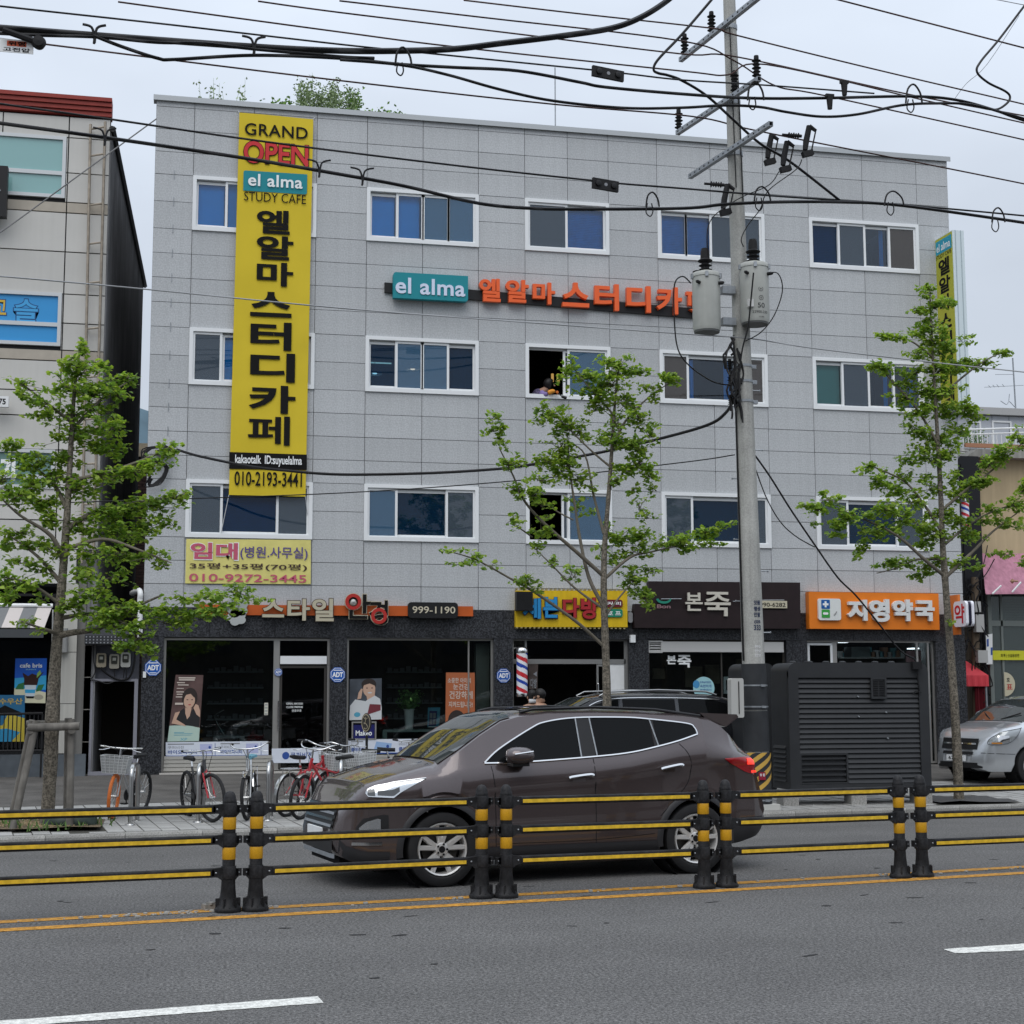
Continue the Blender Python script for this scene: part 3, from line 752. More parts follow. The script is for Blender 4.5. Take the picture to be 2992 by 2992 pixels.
M_REDL = mat('red_letter', (.42, .03, .025), .4); RX = Matrix.Rotation(pi / 2, 3, 'X')
for cx, cy in ((1031, 1756), (1106, 1798)):
    c = fac(cx, cy, FY - .2)
    for r0, r1, m, d in ((.085, .176, M_CREAM, .0), (.095, .163, M_REDL, .012)):
        mb.lathe([(r0, -.05), (r0, d), (r1, d), (r1, -.05)], c, RX, 28, cap=False); mb.build('letter_ring', m, os_)
    if cx < 1100:
        mb.lathe([(.05, .0), (.05, .02), (.001, .05)], c, RX, 18); mb.build('ring_boss', mat('pale_boss', (.5, .5, .48), .3), os_)
p0, p1 = fac(1191, 1804, FY - .16), fac(1337, 1760, FY - .16)
mb.fprism(rrect(p0.x, p1.x, p0.z, p1.z, .07), FY - .16, FY - .05); mb.build('number_plate', M_BLACK, os_)
put_text(mb, '999-1190', px_fn(1204, 1770, 1329, 1792, FY - .168), .01); mb.build('lettering', mat('cream_print', (.55, .50, .38), .6), os_, fix=False)
def cloud(cx, cy, r, m, nm):
    c = fac(cx, cy, FY - .12); P = []
    for i in range(60):
        a = 2 * pi * i / 60; rr = r * (.80 + .2 * abs(sin(2.5 * a))); P.append((c.x + rr * cos(a), c.z + rr * .85 * sin(a)))
    mb.fprism(P, FY - .16, FY - .03); mb.build(nm, m, os_)
M_LOGO = mat('pale_logo_acrylic', (.33, .36, .34), .35)
cloud(690, 1772, .24, M_LOGO, 'flower_logo'); cloud(690, 1800, .2, mat('white_logo_acrylic', (.40, .42, .41), .35), 'cloud_logo')
for cx in (668, 688):
    c = fac(cx, 1764, FY - .175); mb.lathe([(.052, 0), (.052, .01), (.066, .01), (.066, 0)], c, RX, 18, cap=False); mb.build('spectacle_ring', mat('grey_ring', (.2, .21, .2), .4), os_)
# ---- yellow tea-room sign
ts = thing('tearoom_sign', 'weathered bright yellow sign with blue and red letters above the dark doorway', 'sign', (8.2, FY - .1, 3.2))
panel(ts, 'panel', (1507, 1725), (1832, 1728), (1505, 1832), (1832, 1834), mat('bright_yellow_panel', (.66, .44, .012), .45, var=.06, streak=.12), FY - .14, FY - .02)
p0, p1 = fac(1507, 1834, FY - .15), fac(1832, 1726, FY - .15)
for i in range(26):
    x = lerp(p0.x, p1.x, i / 26)
    for z in (p0.z, p1.z): mb.box(x, x + .04, FY - .145, FY - .02, z - .012, z + .012)
mb.build('bulb_strip', mat('aged_cream_plastic', (.35, .30, .15), .6), ts)
M_BLUL = mat('blue_letter', (.025, .24, .52), .4); M_REDD = mat('deep_red_letter', (.36, .025, .03), .4); M_NAVY = mat('navy_letter_side', (.01, .025, .10), .5)
for ch, x0, yt, x1, yb, m in [('세', 1526, 1748, 1578, 1808, M_BLUL), ('븐', 1586, 1745, 1631, 1806, M_BLUL), ('다', 1643, 1748, 1690, 1806, M_REDD), ('방', 1696, 1747, 1746, 1810, M_REDD)]:
    put_text(mb, ch, px_fn(x0 - 2, yt - 1, x1 + 2, yb + 3, FY - .16), .06, .02, (0, -1, 0)); mb.build('letter_rim', M_NAVY if m is M_BLUL else mat('maroon_side', (.07, .005, .01), .5), ts, fix=False)
    put_text(mb, ch, px_fn(x0, yt, x1, yb, FY - .18), .035, .025, (0, -1, 0)); mb.build('letter', m, ts, fix=False)
for (x0, y0, x1, y1, m, tx) in ((1768, 1754, 1818, 1775, mat('maroon_pill', (.12, .012, .02), .5), '커 피'), (1768, 1781, 1818, 1804, mat('green_pill', (.01, .20, .12), .5), '호 프')):
    p0, p1 = fac(x0, y1, FY - .17), fac(x1, y0, FY - .17); mb.fprism(rrect(p0.x, p1.x, p0.z, p1.z, .05), FY - .17, FY - .13); mb.build('plaque', m, ts)
    put_text(mb, tx, px_fn(x0 + 5, y0 + 5, x1 - 5, y1 - 5, FY - .175), .02); mb.build('lettering', M_PRW, ts, fix=False)
sp = thing('box_speaker', 'black slatted speaker box fixed over the left corner of the yellow sign', 'speaker', (7.2, FY - .3, 3.2))
p0, p1 = fac(1508, 1784, FY - .3), fac(1549, 1729, FY - .3)
mb.box(p0.x, p1.x + .05, FY - .3, FY - .14, p0.z, p1.z); mb.build('cabinet', M_BLACK, sp)
for i in range(13): mb.box(p0.x + .01, p1.x + .03, FY - .31, FY - .3, lerp(p0.z, p1.z, (i + .2) / 13), lerp(p0.z, p1.z, (i + .75) / 13))
mb.build('grille', M_RUBBER, sp)
# ---- brown porridge-shop sign
M_BRN = mat('dark_brown_panel', (.017, .009, .010), .5, var=.15)
bs = thing('porridge_sign', 'very dark brown sign with cream brush letters and a green bowl logo', 'sign', (12, FY - .1, 3.2))
panel(bs, 'upper_panel', (1894, 1700), (2337, 1706), (1894, 1782), (2337, 1788), M_BRN, FY - .16, FY - .01)
panel(bs, 'lower_panel', (1852, 1780), (2338, 1787), (1853, 1836), (2338, 1841), M_BRN, FY - .20, FY - .012)
panel(bs, 'lower_panel', (1853, 1766), (1897, 1767), (1852, 1783), (1897, 1784), M_BRN, FY - .19, FY - .012)
M_CR2 = mat('cream_brush_letter', (.56, .53, .46), .5)
letters(bs, [('본', 2000, 1734, 2050, 1788), ('죽', 2056, 1732, 2132, 1804)], M_CR2, FY - .25, .05, .015)
c = fac(1938, 1757, FY - .2); P = []
for i in range(15): a = pi + pi * i / 14; P.append((c.x + .165 * cos(a), c.z + .035 + .10 * sin(a)))
for i in range(15): a = 2 * pi - pi * i / 14; P.append((c.x + .01 + .13 * cos(a), c.z + .045 + .06 * sin(a)))
mb.fprism(P, FY - .215, FY - .19); mb.build('bowl_logo', mat('green_logo', (.02, .22, .15), .5), bs)
put_text(mb, 'Bon', px_fn(1918, 1768, 1958, 1780, FY - .21), .03, .01, (0, -1, 0)); mb.build('lettering', mat('dusty_rose_print', (.22, .13, .14), .6), bs, fix=False)
p0, p1 = fac(2215, 1780, FY - .2), fac(2297, 1760, FY - .2); mb.box(p0.x, p1.x, FY - .23, FY - .15, p0.z, p1.z); mb.build('number_plate', mat('cream_plate', (.50, .46, .34), .6), bs)
put_text(mb, '990-6282', px_fn(2219, 1764, 2294, 1777, FY - .234), .008); mb.build('lettering', M_INK, bs, fix=False)
for (x0, x1, yy) in ((1930, 1990, 1752), (2140, 2190, 1760), (2190, 2290, 1757)):
    q0, q1 = fac(x0, yy, FY - .2), fac(x1, yy, FY - .2); mb.tube([q0, q1], .008, 5)
mb.build('neon_rod', M_STEEL, bs)
# ---- orange pharmacy sign
ph = thing('pharmacy_sign', 'bright orange sign with white letters and a blue and green cross tile', 'sign', (15, FY - .1, 3.2))
M_OR = mat('bright_orange_panel', (.72, .19, .015), .4, var=.05, vscale=.8)
panel(ph, 'panel', (2362, 1733), (2741, 1740), (2364, 1841), (2744, 1846), M_OR, FY - .2, FY - .01)
p0, p1 = fac(2391, 1816, FY - .26), fac(2455, 1754, FY - .26); mb.fprism(rrect(p0.x, p1.x, p0.z, p1.z, .05), FY - .26, FY - .2); tile = mb.build('logo_tile', mat('white_acrylic', (.68, .70, .68), .3), ph)
for (x0, y0, x1, y1, m, n) in ((2399, 1757, 2423, 1783, mat('blue_tile', (.01, .10, .34), .4), 'blue_square'), (2400, 1786, 2423, 1809, mat('green_tile', (.04, .32, .05), .4), 'green_square')):
    a, b = fac(x0, y1, FY - .265), fac(x1, y0, FY - .265); mb.fprism(rrect(a.x, b.x, a.z, b.z, .015, 3), FY - .268, FY - .26); mb.build(n, m, tile)
c = fac(2411, 1770, FY - .27); mb.box(c.x - .065, c.x + .065, FY - .273, FY - .268, c.z - .022, c.z + .022); mb.box(c.x - .022, c.x + .022, FY - .272, FY - .268, c.z - .065, c.z + .065)
c = fac(2411, 1797, FY - .27); mb.fprism(rrect(c.x - .06, c.x + .06, c.z - .025, c.z + .025, .02, 3), FY - .273, FY - .268); mb.build('cross', M_PRW, tile)
c = fac(2440, 1795, FY - .27); mb.tube([(c.x - .03, FY - .263, c.z - .05), (c.x + .03, FY - .263, c.z + .03)], .014, 6); mb.build('pill_mark', mat('grey_print', (.3, .3, .3), .6), tile)
letters(ph, [('지', 2470, 1757, 2529, 1819), ('영', 2534, 1756, 2594, 1823), ('약', 2602, 1757, 2662, 1821), ('국', 2667, 1760, 2725, 1821)], mat('white_letter_face', (.66, .67, .66), .4), FY - .29, .09, .045)
# ---- projecting signs at the right corner (their lettered faces look left along the street)
def proj_sign(x, ya, yb, z0, z1, th): return x, ya, yb, z0, z1, th
n1 = fac(2786, 678, 30.2); z1t = n1.z; zb1 = fac(2792, 1190, 30.2).z; xf = n1.x
vs_ = thing('vertical_blade_sign', 'tall olive green lightbox sign projecting from the right corner of the grey building', 'sign', (xf, 30.6, zb1))
mb.box(xf, xf + .28, 30.2, FY, zb1, z1t); mb.build('light_box', mat('pale_aluminium_casing', (.62, .70, .72), .4, .2), vs_)
mb.box(xf - .006, xf, 30.22, FY - .02, zb1 + .02, z1t - .02); mb.build('face', mat('olive_face', (.42, .42, .04), .5, var=.05), vs_)
fy = lambda z0, z1, y0=30.3, y1=30.92: (lambda s, t: (xf - .012, lerp(y1, y0, s), lerp(z0, z1, t)))
zz = lambda py: fac(2761, py, 30.6).z
mb.box(xf - .01, xf - .006, 30.24, FY - .04, zz(742), zz(703)); mb.build('logo_patch', mat('cyan_patch', (.02, .30, .42), .5), vs_)
put_text(mb, 'el alma', fy(zz(735), zz(712)), .015); mb.build('lettering', M_PRW, vs_, fix=False)
put_text(mb, 'STUDY CAFE', fy(zz(755), zz(744), 30.26, 30.96)); mb.build('lettering', M_INK, vs_, fix=False)
for ch, y0, y1 in (('엘', 760, 808), ('알', 813, 860), ('마', 866, 912), ('스', 920, 966), ('터', 972, 1020), ('디', 1026, 1074), ('카', 1082, 1130), ('페', 1138, 1180)):
    put_text(mb, ch, fy(zz(y1), zz(y0), 30.36, 30.86), .03); mb.build('lettering', M_INK, vs_, fix=False)
for z in (zb1 + .4, (zb1 + z1t) / 2, z1t - .4): mb.box(xf + .1, xf + .18, FY - .01, FY + .05, z - .06, z + .06)
for x in (xf + .07, xf + .2): mb.box(x - .008, x + .008, 30.192, 30.2, zb1, z1t)
mb.build('edge_trim', mat('casing_seam', (.35, .42, .45), .5), vs_)
dr = thing('drug_blade_sign', 'small white lightbox with red Hangul at the right corner of the granite', 'sign', (16.9, 30.5, 3))
q0, q1 = fac(2783, 1836, 30.45), fac(2822, 1760, 30.05); xs_ = q1.x
zq0, zq1 = fac(2815, 1836, 30.1).z, fac(2815, 1761, 30.1).z
M_LBX = mat('white_lightbox', (.74, .74, .80), .4)
for x0, x1, m, n in ((xs_, xs_ + .06, M_LBX, 'light_face'), (xs_ + .06, xs_ + .14, mat('navy_band', (.01, .01, .03), .5), 'light_core'), (xs_ + .14, xs_ + .2, M_LBX, 'light_face')):
    ins = .0 if n == 'light_face' else .02
    P = rrect(30.08 + ins, 30.62 - ins, zq0 + ins, zq1 - ins, .09); mb.prism([(x0, y, z) for y, z in P], (x1 - x0, 0, 0)); mb.build(n, m, dr)
put_text(mb, '약', lambda s, t: (xs_ - .006, lerp(30.57, 30.14, s), lerp(zq0 + .07, zq1 - .06, t)), .02); mb.build('lettering', mat('red_letter_print', (.55, .02, .03), .6), dr, fix=False)
mb.box(xs_ + .07, xs_ + .13, 30.55, 30.95, zq0 - .16, zq1 + .16); mb.build('bracket', mat('orange_bracket', (.62, .17, .03), .6), dr)
# ---- security octagons
def octagon(px, py, rpx, label, y=FY - .02, par=None):
    c = fac(px, py, y); r = rpx * y / FPX * 1.02
    t = thing('security_sign', label, 'sign', c, 0, 'blue octagon security signs on the shop fronts')
    P = lambda q: [(c.x + r * q * cos(radians(22.5 + 45 * i)), c.z + r * q * sin(radians(22.5 + 45 * i))) for i in range(8)]
    mb.fprism(P(1), y - .012, y); mb.build('plate', mat('security_blue', (.012, .10, .42), .4), t)
    o_, i_ = P(.90), P(.84)
    for k in range(8): a, b, c2, d = o_[k], o_[(k + 1) % 8], i_[(k + 1) % 8], i_[k]; mb.quad((a[0], y - .014, a[1]), (b[0], y - .014, b[1]), (c2[0], y - .014, c2[1]), (d[0], y - .014, d[1]))
    mb.build('rim_line', M_PRW, t, fix=False)
    put_text(mb, 'ADT', box_fn(c.x - r * .66, c.x + r * .66, c.z - r * .3, c.z + r * .32, y - .015), .045); mb.box(c.x - r * .4, c.x + r * .4, y - .0145, y - .0135, c.z - r * .64, c.z - r * .55); mb.box(c.x - r * .5, c.x + r * .5, y - .0145, y - .0135, c.z + r * .5, c.z + r * .6); mb.build('lettering', M_PRW, t, fix=False)
octagon(445, 1946, 24, 'blue octagonal security sign on the black pier right of the meter passage')
octagon(984, 1969, 23, 'blue octagonal security sign on the pier between the two optician windows')
octagon(1469, 1974, 22, 'blue octagonal security sign on the pier left of the barber pole')
octagon(811, 1961, 11.5, 'smallest blue octagonal security sign, on the glass door of the optician', FY + .085)
p = fac(420, 1966, FY - .02); mb.box(p.x - .03, p.x + .03, FY - .05, FY - .012, p.z - .06, p.z + .06); tag(mb.build('alarm_sensor', M_PVC), 'tiny white sensor box under the leftmost octagon sign', 'sensor')
p = fac(1846, 1868, FY - .05); mb.box(p.x - .055, p.x + .055, FY - .1, FY - .012, p.z - .08, p.z + .08); tag(mb.build('alarm_siren', M_PVC), 'small cream alarm box on the pier between tearoom and porridge shop', 'alarm')
p = fac(1838, 1806, FY - .05); mb.fprism(rrect(p.x - .05, p.x + .05, p.z - .11, p.z + .11, .04), FY - .12, FY - .012); tag(mb.build('wall_lamp', mat('lamp_grey', (.25, .25, .26), .4)), 'grey rounded wall lamp right of the yellow tearoom sign', 'lamp')
# ---- barber poles
def barber(px, py0, py1, wpx, y, label):
    a, b = fac(px, py1, y), fac(px, py0, y); r = wpx / 2 * y / FPX; H_ = b.z - a.z
    t = thing('barber_pole', label, 'barber pole', (a.x, y, a.z), 0, 'striped barber poles')
    nz_, na = 60, 24
    for k in range(3): pass
    rows = [[(a.x + r * .93 * cos(2 * pi * i / na), y + r * .93 * sin(2 * pi * i / na), a.z + H_ * (.07 + .80 * j / nz_)) for i in range(na)] for j in range(nz_ + 1)]
    vs = [p for r_ in rows for p in r_]
    for j in range(nz_):
        for i in range(na):
            f = (j * H_ * .8 / nz_ / (2.6 * r) + i / na * 1.0) % 1.0
            mi = 0 if f < .28 else 1 if f < .5 else 0 if f < .72 else 2
            mb.f.append((j * na + i, j * na + (i + 1) % na, (j + 1) * na + (i + 1) % na, (j + 1) * na + i)); mb.mi.append(mi)
    mb.v = vs
    mb.build('striped_drum', [mat('pole_white', (.74, .76, .80), .15, coat=.5), mat('pole_blue', (.02, .06, .36), .15, coat=.5), mat('pole_red', (.55, .03, .04), .15, coat=.5)], t, smooth=50)
    mb.lathe([(r, a.z), (r * 1.04, a.z + H_ * .02), (r * 1.0, a.z + H_ * .07)], (a.x, y, 0), n=20); mb.build('base_cap', M_CHROME, t, smooth=40)
    mb.lathe([(r * 1.0, a.z + H_ * .87), (r * 1.05, a.z + H_ * .9), (r * .98, a.z + H_ * .95), (r * .6, a.z + H_ * .99), (.005, b.z)], (a.x, y, 0), n=20); mb.build('top_cap', M_CHROME, t, smooth=40)
    mb.box(a.x - .03, a.x + .03, y, y + .18, a.z + H_ * .03, a.z + H_ * .06); mb.box(a.x - .03, a.x + .03, y, y + .18, a.z + H_ * .88, a.z + H_ * .91); mb.build('wall_bracket', M_STEEL, t)
barber(1523, 1889, 2036, 36, FY - .18, 'blue, red and white barber pole fixed left of the dark tearoom doorway')
barber(2822, 1462, 1556, 27, FY + .4, 'barber pole high up beside the black signboard right of the grey building')

# ================================================================== WHAT STANDS BEHIND THE SHOP GLASS
def flat(par, name, pts, y, m):
    mb.add([(x, y, z) for x, z in pts], [tuple(range(len(pts)))]); return mb.build(name, m, par, fix=False)
def ell(cx, cz, rx, rz, n=20, a0=0, a1=360, rot=0):
    P = []
    for i in range(n):
        a = radians(lerp(a0, a1, i / (n if a1 - a0 == 360 else n - 1))); x, z = rx * cos(a), rz * sin(a)
        P.append((cx + x * cos(rot) - z * sin(rot), cz + x * sin(rot) + z * cos(rot)))
    return P
def poster(name, label, tl, tr, bl, br, y, m, cat='poster', th=.012, group=None):
    A, B, C, D = (fac(*q, y) for q in (tl, tr, bl, br))
    t = thing(name, label, cat, (C + D) / 2, 0, group)
    mb.fprism([(p.x, p.z) for p in (C, D, B, A)], y, y + th); mb.build('sheet', m, t)
    def f(s, u, k=1):
        p = lerp(lerp(C, D, s), lerp(A, B, s), u); return (p.x, p.z)
    return t, f
def pshape(t, f, name, pts, y, m): return flat(t, name, [f(a, b) for a, b in pts], y, m)
def ptext(t, f, body, s0, s1, u0, u1, y, m, bold=0., spacing=1.0):
    put_text(mb, body, lambda s, u: (f(lerp(s0, s1, s), lerp(u0, u1, u))[0], y, f(lerp(s0, s1, s), lerp(u0, u1, u))[1]), bold, spacing=spacing)
    return mb.build('lettering', m, t, fix=False)
M_SKIN = mat('printed_skin', (.52, .34, .25), .6); M_HAIR = mat('printed_hair', (.03, .022, .02), .6); M_GRYP = mat('printed_grey', (.25, .26, .28), .6)
M_BLUP = mat('printed_blue', (.03, .08, .30), .6); M_PALE = mat('printed_pale_green', (.42, .55, .48), .6); M_CYAN = mat('printed_cyan', (.08, .32, .45), .6)
y = FY + .115
t, f = poster('portrait_poster', 'tall poster of a dark haired woman leaning on her hand in the left optician window', (511, 1967), (592, 1968), (486, 2162), (578, 2161), y, mat('poster_umber', (.10, .06, .055), .6, var=.4, vscale=2.5))
pshape(t, f, 'pale_panel', [(0, 0), (1, 0), (1, .20), (.5, .25), (0, .235)], y - .002, M_PALE)
pshape(t, f, 'dress', [(.12, .24), (.2, .42), (.42, .50), (.56, .38), (.75, .5), (.97, .42), (.98, .215), (.5, .24)], y - .003, mat('printed_black', (.02, .02, .022), .6))
pshape(t, f, 'arm', [(.06, .27), (.14, .43), (.3, .45), (.2, .33), (.5, .25), (.55, .225)], y - .004, M_SKIN)
pshape(t, f, 'neck', [(.46, .52), (.68, .52), (.64, .38), (.56, .33), (.48, .42)], y - .004, M_SKIN)
pshape(t, f, 'hair', [(a, b) for a, b in ell(.58, .65, .27, .155, 24)], y - .005, M_HAIR)
pshape(t, f, 'face', [(a, b) for a, b in ell(.58, .61, .19, .115, 24)], y - .006, M_SKIN)
pshape(t, f, 'fringe', [(.38, .66), (.42, .745), (.62, .78), (.78, .70), (.74, .655), (.6, .715), (.46, .70)], y - .007, M_HAIR)
for q in (.51, .67): pshape(t, f, 'eye', ell(q, .625, .035, .007, 10), y - .008, M_HAIR)
pshape(t, f, 'mouth', ell(.6, .55, .05, .008, 10), y - .008, mat('printed_lip', (.4, .06, .07), .6))
pshape(t, f, 'hand', [(.74, .50), (.80, .56), (.90, .54), (.97, .46), (.98, .36), (.86, .40)], y - .007, M_SKIN)
for k, (a, b, c, d) in enumerate(((.12, .72, .945, .965), (.14, .70, .915, .935), (.08, .36, .875, .89), (.12, .5, .84, .855), (.1, .34, .79, .80), (.1, .36, .735, .75), (.12, .32, .70, .715), (.1, .32, .66, .675), (.1, .38, .55, .58))):
    pshape(t, f, 'printed_line', [(a, c), (b, c), (b, d), (a, d)], y - .006, mat('printed_cream', (.55, .48, .42), .6))
for k, (a, b, c, d) in enumerate(((.18, .5, .13, .137), (.18, .78, .112, .118), (.18, .74, .09, .096))): pshape(t, f, 'printed_line', [(a, c), (b, c), (b, d), (a, d)], y - .004, M_CYAN)
ptext(t, f, 'XP', .4, .62, .01, .05, y - .004, M_CYAN)
# white-blue contact lens strips along the bottom of the glass
def strip(label, tl, tr, bl, br, y, words):
    t, f = poster('lens_banner', label, tl, tr, bl, br, y, mat('white_banner_print', (.62, .66, .74), .5), 'banner', .006, 'white contact lens strips in the optician windows')
    pshape(t, f, 'blue_edge', [(0, 0), (1, 0), (1, .07), (0, .07)], y - .002, M_BLUP)
    for (s0, s1, w1, w2) in words:
        pshape(t, f, 'printed_line', [(s0, .82), (s0 + (s1 - s0) * .9, .82), (s0 + (s1 - s0) * .9, .90), (s0, .90)], y - .002, M_GRYP)
        ptext(t, f, w1, s0, s0 + (s1 - s0) * .55, .52, .74, y - .003, M_GRYP); ptext(t, f, w2, s0, s1, .17, .45, y - .003, M_BLUP, .02)
    return t, f
y = FY + .112
t, f = strip('white and blue contact lens strip along the foot of the left optician window', (481, 2164), (781, 2162), (481, 2206), (781, 2205), y, [(.02, .30, '쿠퍼비전', '바이오피니티'), (.53, .74, '쿠퍼비전', '바이오피니티')])
for s0 in (.33, .78):
    pshape(t, f, 'lens_box', [(s0, .2), (s0 + .12, .2), (s0 + .12, .85), (s0, .85)], y - .002, mat('printed_lavender', (.42, .45, .66), .6)); pshape(t, f, 'blue_ball', ell(s0 + .095, .62, .012, .10, 12), y - .004, M_BLUP)
    pshape(t, f, 'blue_bar', [(s0 + .145, .08), (s0 + .15, .08), (s0 + .15, .9), (s0 + .145, .9)], y - .002, M_BLUP)
t, f = strip('white and blue contact lens strip along the foot of the right optician window', (1014, 2159), (1420, 2155), (1014, 2201), (1420, 2198), y, [(.02, .115, '쿠퍼비전', '클래리티'), (.36, .47, '쿠퍼비전', '클래리티'), (.70, .80, '쿠퍼비전', '클래리티')])
for s0 in (.18, .52, .86):
    pshape(t, f, 'lens_box', [(s0, .25), (s0 + .12, .1), (s0 + .13, .7), (s0 + .02, .85)], y - .002, mat('printed_sky', (.28, .42, .66), .6)); pshape(t, f, 'blue_ball', ell(s0 + .10, .5, .01, .12, 12), y - .004, M_BLUP)
y = FY + .095
t, f = poster('door_banner', 'white banner with a blue ball at the foot of the optician glass door', (791, 2184), (937, 2182), (790, 2226), (936, 2226), y, mat('white_banner_print', (0, 0, 0)), 'banner', .006)
pshape(t, f, 'blue_ball', ell(.28, .5, .072, .26, 18), y - .002, M_BLUP); ptext(t, f, '쿠퍼비전', .37, .82, .30, .72, y - .002, M_BLUP, .01)
for k, (tx, px0, py0, px1, py1) in enumerate((('OPEN AM10:00', 834, 2050, 882, 2056), ('CLOSE PM09:00', 834, 2060, 882, 2066), ('연중무휴', 850, 2070, 878, 2077))): put_text(mb, tx, px_fn(px0, py0, px1, py1, FY + .1), .01)
tag(mb.build('opening_hours', M_PRW, fix=False), 'white opening hours lettering on the optician glass door', 'lettering')
y = FY + .115
for i, (px, py0, py1, nm) in enumerate(((775, 2050, 2086, 'left'), (800, 2053, 2087, 'right'))):
    a, b = fac(px - 6, py1, y), fac(px + 6, py0, y); mb.box(a.x, b.x, y - .004, y, a.z, b.z)
    for q in range(4): mb.box(a.x + .01, b.x - .01, y - .006, y - .004, lerp(a.z, b.z, q * .25 + .05), lerp(a.z, b.z, q * .25 + .13), 1)
    tag(mb.build('door_sticker', [mat('cream_sticker', (.55, .54, .46), .6), M_GRYP]), 'cream notice stickers on the %s of the optician door frame' % nm, 'sticker')
# man poster
y = FY + .115
t, f = poster('portrait_poster', 'square poster of a smiling man in white in the right optician window', (1019, 1982), (1113, 1980), (1018, 2102), (1112, 2100), y, mat('poster_slate', (.06, .07, .085), .6, var=.4, vscale=3))
pshape(t, f, 'white_shirt', [(0, .05), (.02, .35), (.18, .5), (.5, .45), (.75, .6), (.95, .5), (1, .3), (1, .05)], y - .002, mat('printed_white', (.55, .57, .58), .6))
pshape(t, f, 'neck', [(.55, .48), (.78, .58), (.8, .7), (.5, .7)], y - .003, M_SKIN); pshape(t, f, 'hair', ell(.60, .86, .23, .14, 22), y - .004, M_HAIR); pshape(t, f, 'face', ell(.61, .745, .19, .19, 22), y - .005, M_SKIN)
pshape(t, f, 'fringe', [(.40, .83), (.45, .94), (.65, .98), (.82, .9), (.8, .82), (.62, .88)], y - .006, M_HAIR)
for q in (.54, .70): pshape(t, f, 'eye', ell(q, .77, .03, .012, 10), y - .007, M_HAIR)
pshape(t, f, 'mouth', ell(.63, .655, .07, .018, 12), y - .007, mat('printed_white', (0, 0, 0)))
pshape(t, f, 'hand', [(.24, .5), (.28, .66), (.36, .76), (.41, .75), (.39, .66), (.36, .52)], y - .007, M_SKIN)
pshape(t, f, 'red_box', [(.55, .12), (.97, .22), (.97, .36), (.63, .38)], y - .004, mat('printed_maroon', (.16, .03, .04), .6)); pshape(t, f, 'white_edge', [(0, 0), (1, 0), (1, .06), (0, .06)], y - .003, mat('printed_white', (0, 0, 0)))
pshape(t, f, 'logo', ell(.24, .13, .1, .06, 14), y - .003, M_CYAN)
t, f = poster('blue_poster', 'small dark blue poster with white slanted script below the portrait of the man', (1030, 2116), (1092, 2115), (1030, 2158), (1090, 2158), FY + .115, mat('deep_blue_print', (.012, .014, .11), .5))
ptext(t, f, 'Makeo', .1, .88, .25, .62, FY + .112, M_PRW, .02)
a, b = fac(1024, 2160, FY + .105), fac(1097, 2106, FY + .105); ring(mb, a.x, b.x, a.z, b.z, .03, FY + .105, FY + .118); tag(mb.build('poster_frame', M_ALU), 'thin silver frame standing around the small dark blue poster', 'frame')
# orange poster
y = FY + .115
t, f = poster('orange_poster', 'tall rust orange poster with white handwriting and a child looking through a magnifying glass', (1301, 1964), (1385, 1965), (1298, 2156), (1385, 2158), y, mat('rust_print', (.38, .115, .045), .6))
for tx, s0, s1, u0, u1 in (('소중한 아이의', .06, .86, .84, .92), ('눈건강', .25, .80, .74, .83), ('건강하게', .12, .92, .60, .72), ('지켜드립니다!', .10, .92, .47, .56)): ptext(t, f, tx, s0, s1, u0, u1, y - .003, mat('printed_cream', (0, 0, 0)), .015)
pshape(t, f, 'hair', ell(.38, .26, .30, .17, 24), y - .003, M_HAIR); pshape(t, f, 'face', [(.14, .02), (.12, .24), (.3, .30), (.75, .30), (.85, .1), (.7, .005), (.3, .005)], y - .004, mat('printed_fair_skin', (.66, .47, .40), .6))
pshape(t, f, 'fringe', [(.12, .22), (.2, .34), (.5, .38), (.68, .30), (.66, .235), (.4, .245)], y - .005, M_HAIR); pshape(t, f, 'bunch', ell(.1, .16, .07, .05, 12), y - .005, M_HAIR)
pshape(t, f, 'lens_rim', ell(.70, .22, .24, .12, 24), y - .006, mat('printed_lavender', (0, 0, 0))); pshape(t, f, 'lens', ell(.70, .22, .20, .10, 24), y - .007, mat('printed_fair_skin', (0, 0, 0)))
pshape(t, f, 'eye', ell(.70, .225, .11, .04, 16), y - .008, M_PRW); pshape(t, f, 'pupil', ell(.70, .225, .055, .035, 14), y - .009, M_HAIR); pshape(t, f, 'brow', [(.55, .28), (.68, .31), (.86, .285), (.68, .295)], y - .009, M_HAIR)
pshape(t, f, 'eye', ell(.32, .17, .07, .018, 12), y - .006, M_HAIR); pshape(t, f, 'mouth', ell(.42, .055, .09, .018, 12), y - .006, mat('printed_lip', (0, 0, 0)))
# plant pot, counters, small stand
pc = fac(1192, 2131, FY + .36); t = thing('potted_plant', 'bushy green plant in a tall white ribbed pot behind the optician glass', 'plant', pc)
r = .105; prof = [(r * .72, pc.z)]
for k in range(8): prof += [(r * (.74 + .035 * k), pc.z + .05 * k + .006), (r * (.78 + .035 * k), pc.z + .05 * k + .044)]
prof += [(r * 1.12, pc.z + .41), (r * 1.12, pc.z + .425), (r * .9, pc.z + .425)]
mb.lathe(prof, (pc.x, pc.y, 0), n=18); mb.lathe([(r * .9, pc.z - .015), (r, pc.z)], (pc.x, pc.y, 0), n=18); mb.build('pot', mat('white_plastic', (.68, .69, .67), .4), t, smooth=30)
for k in range(16): sprig(mb, Vector((pc.x, pc.y, pc.z + .42)) + Vector((random.gauss(0, .04), random.gauss(0, .03), 0)), .32, 26, .10, .035)
mb.build('foliage', mat('house_plant_leaf', (.12, .26, .07), .5, var=.3, vscale=8), t, fix=False)
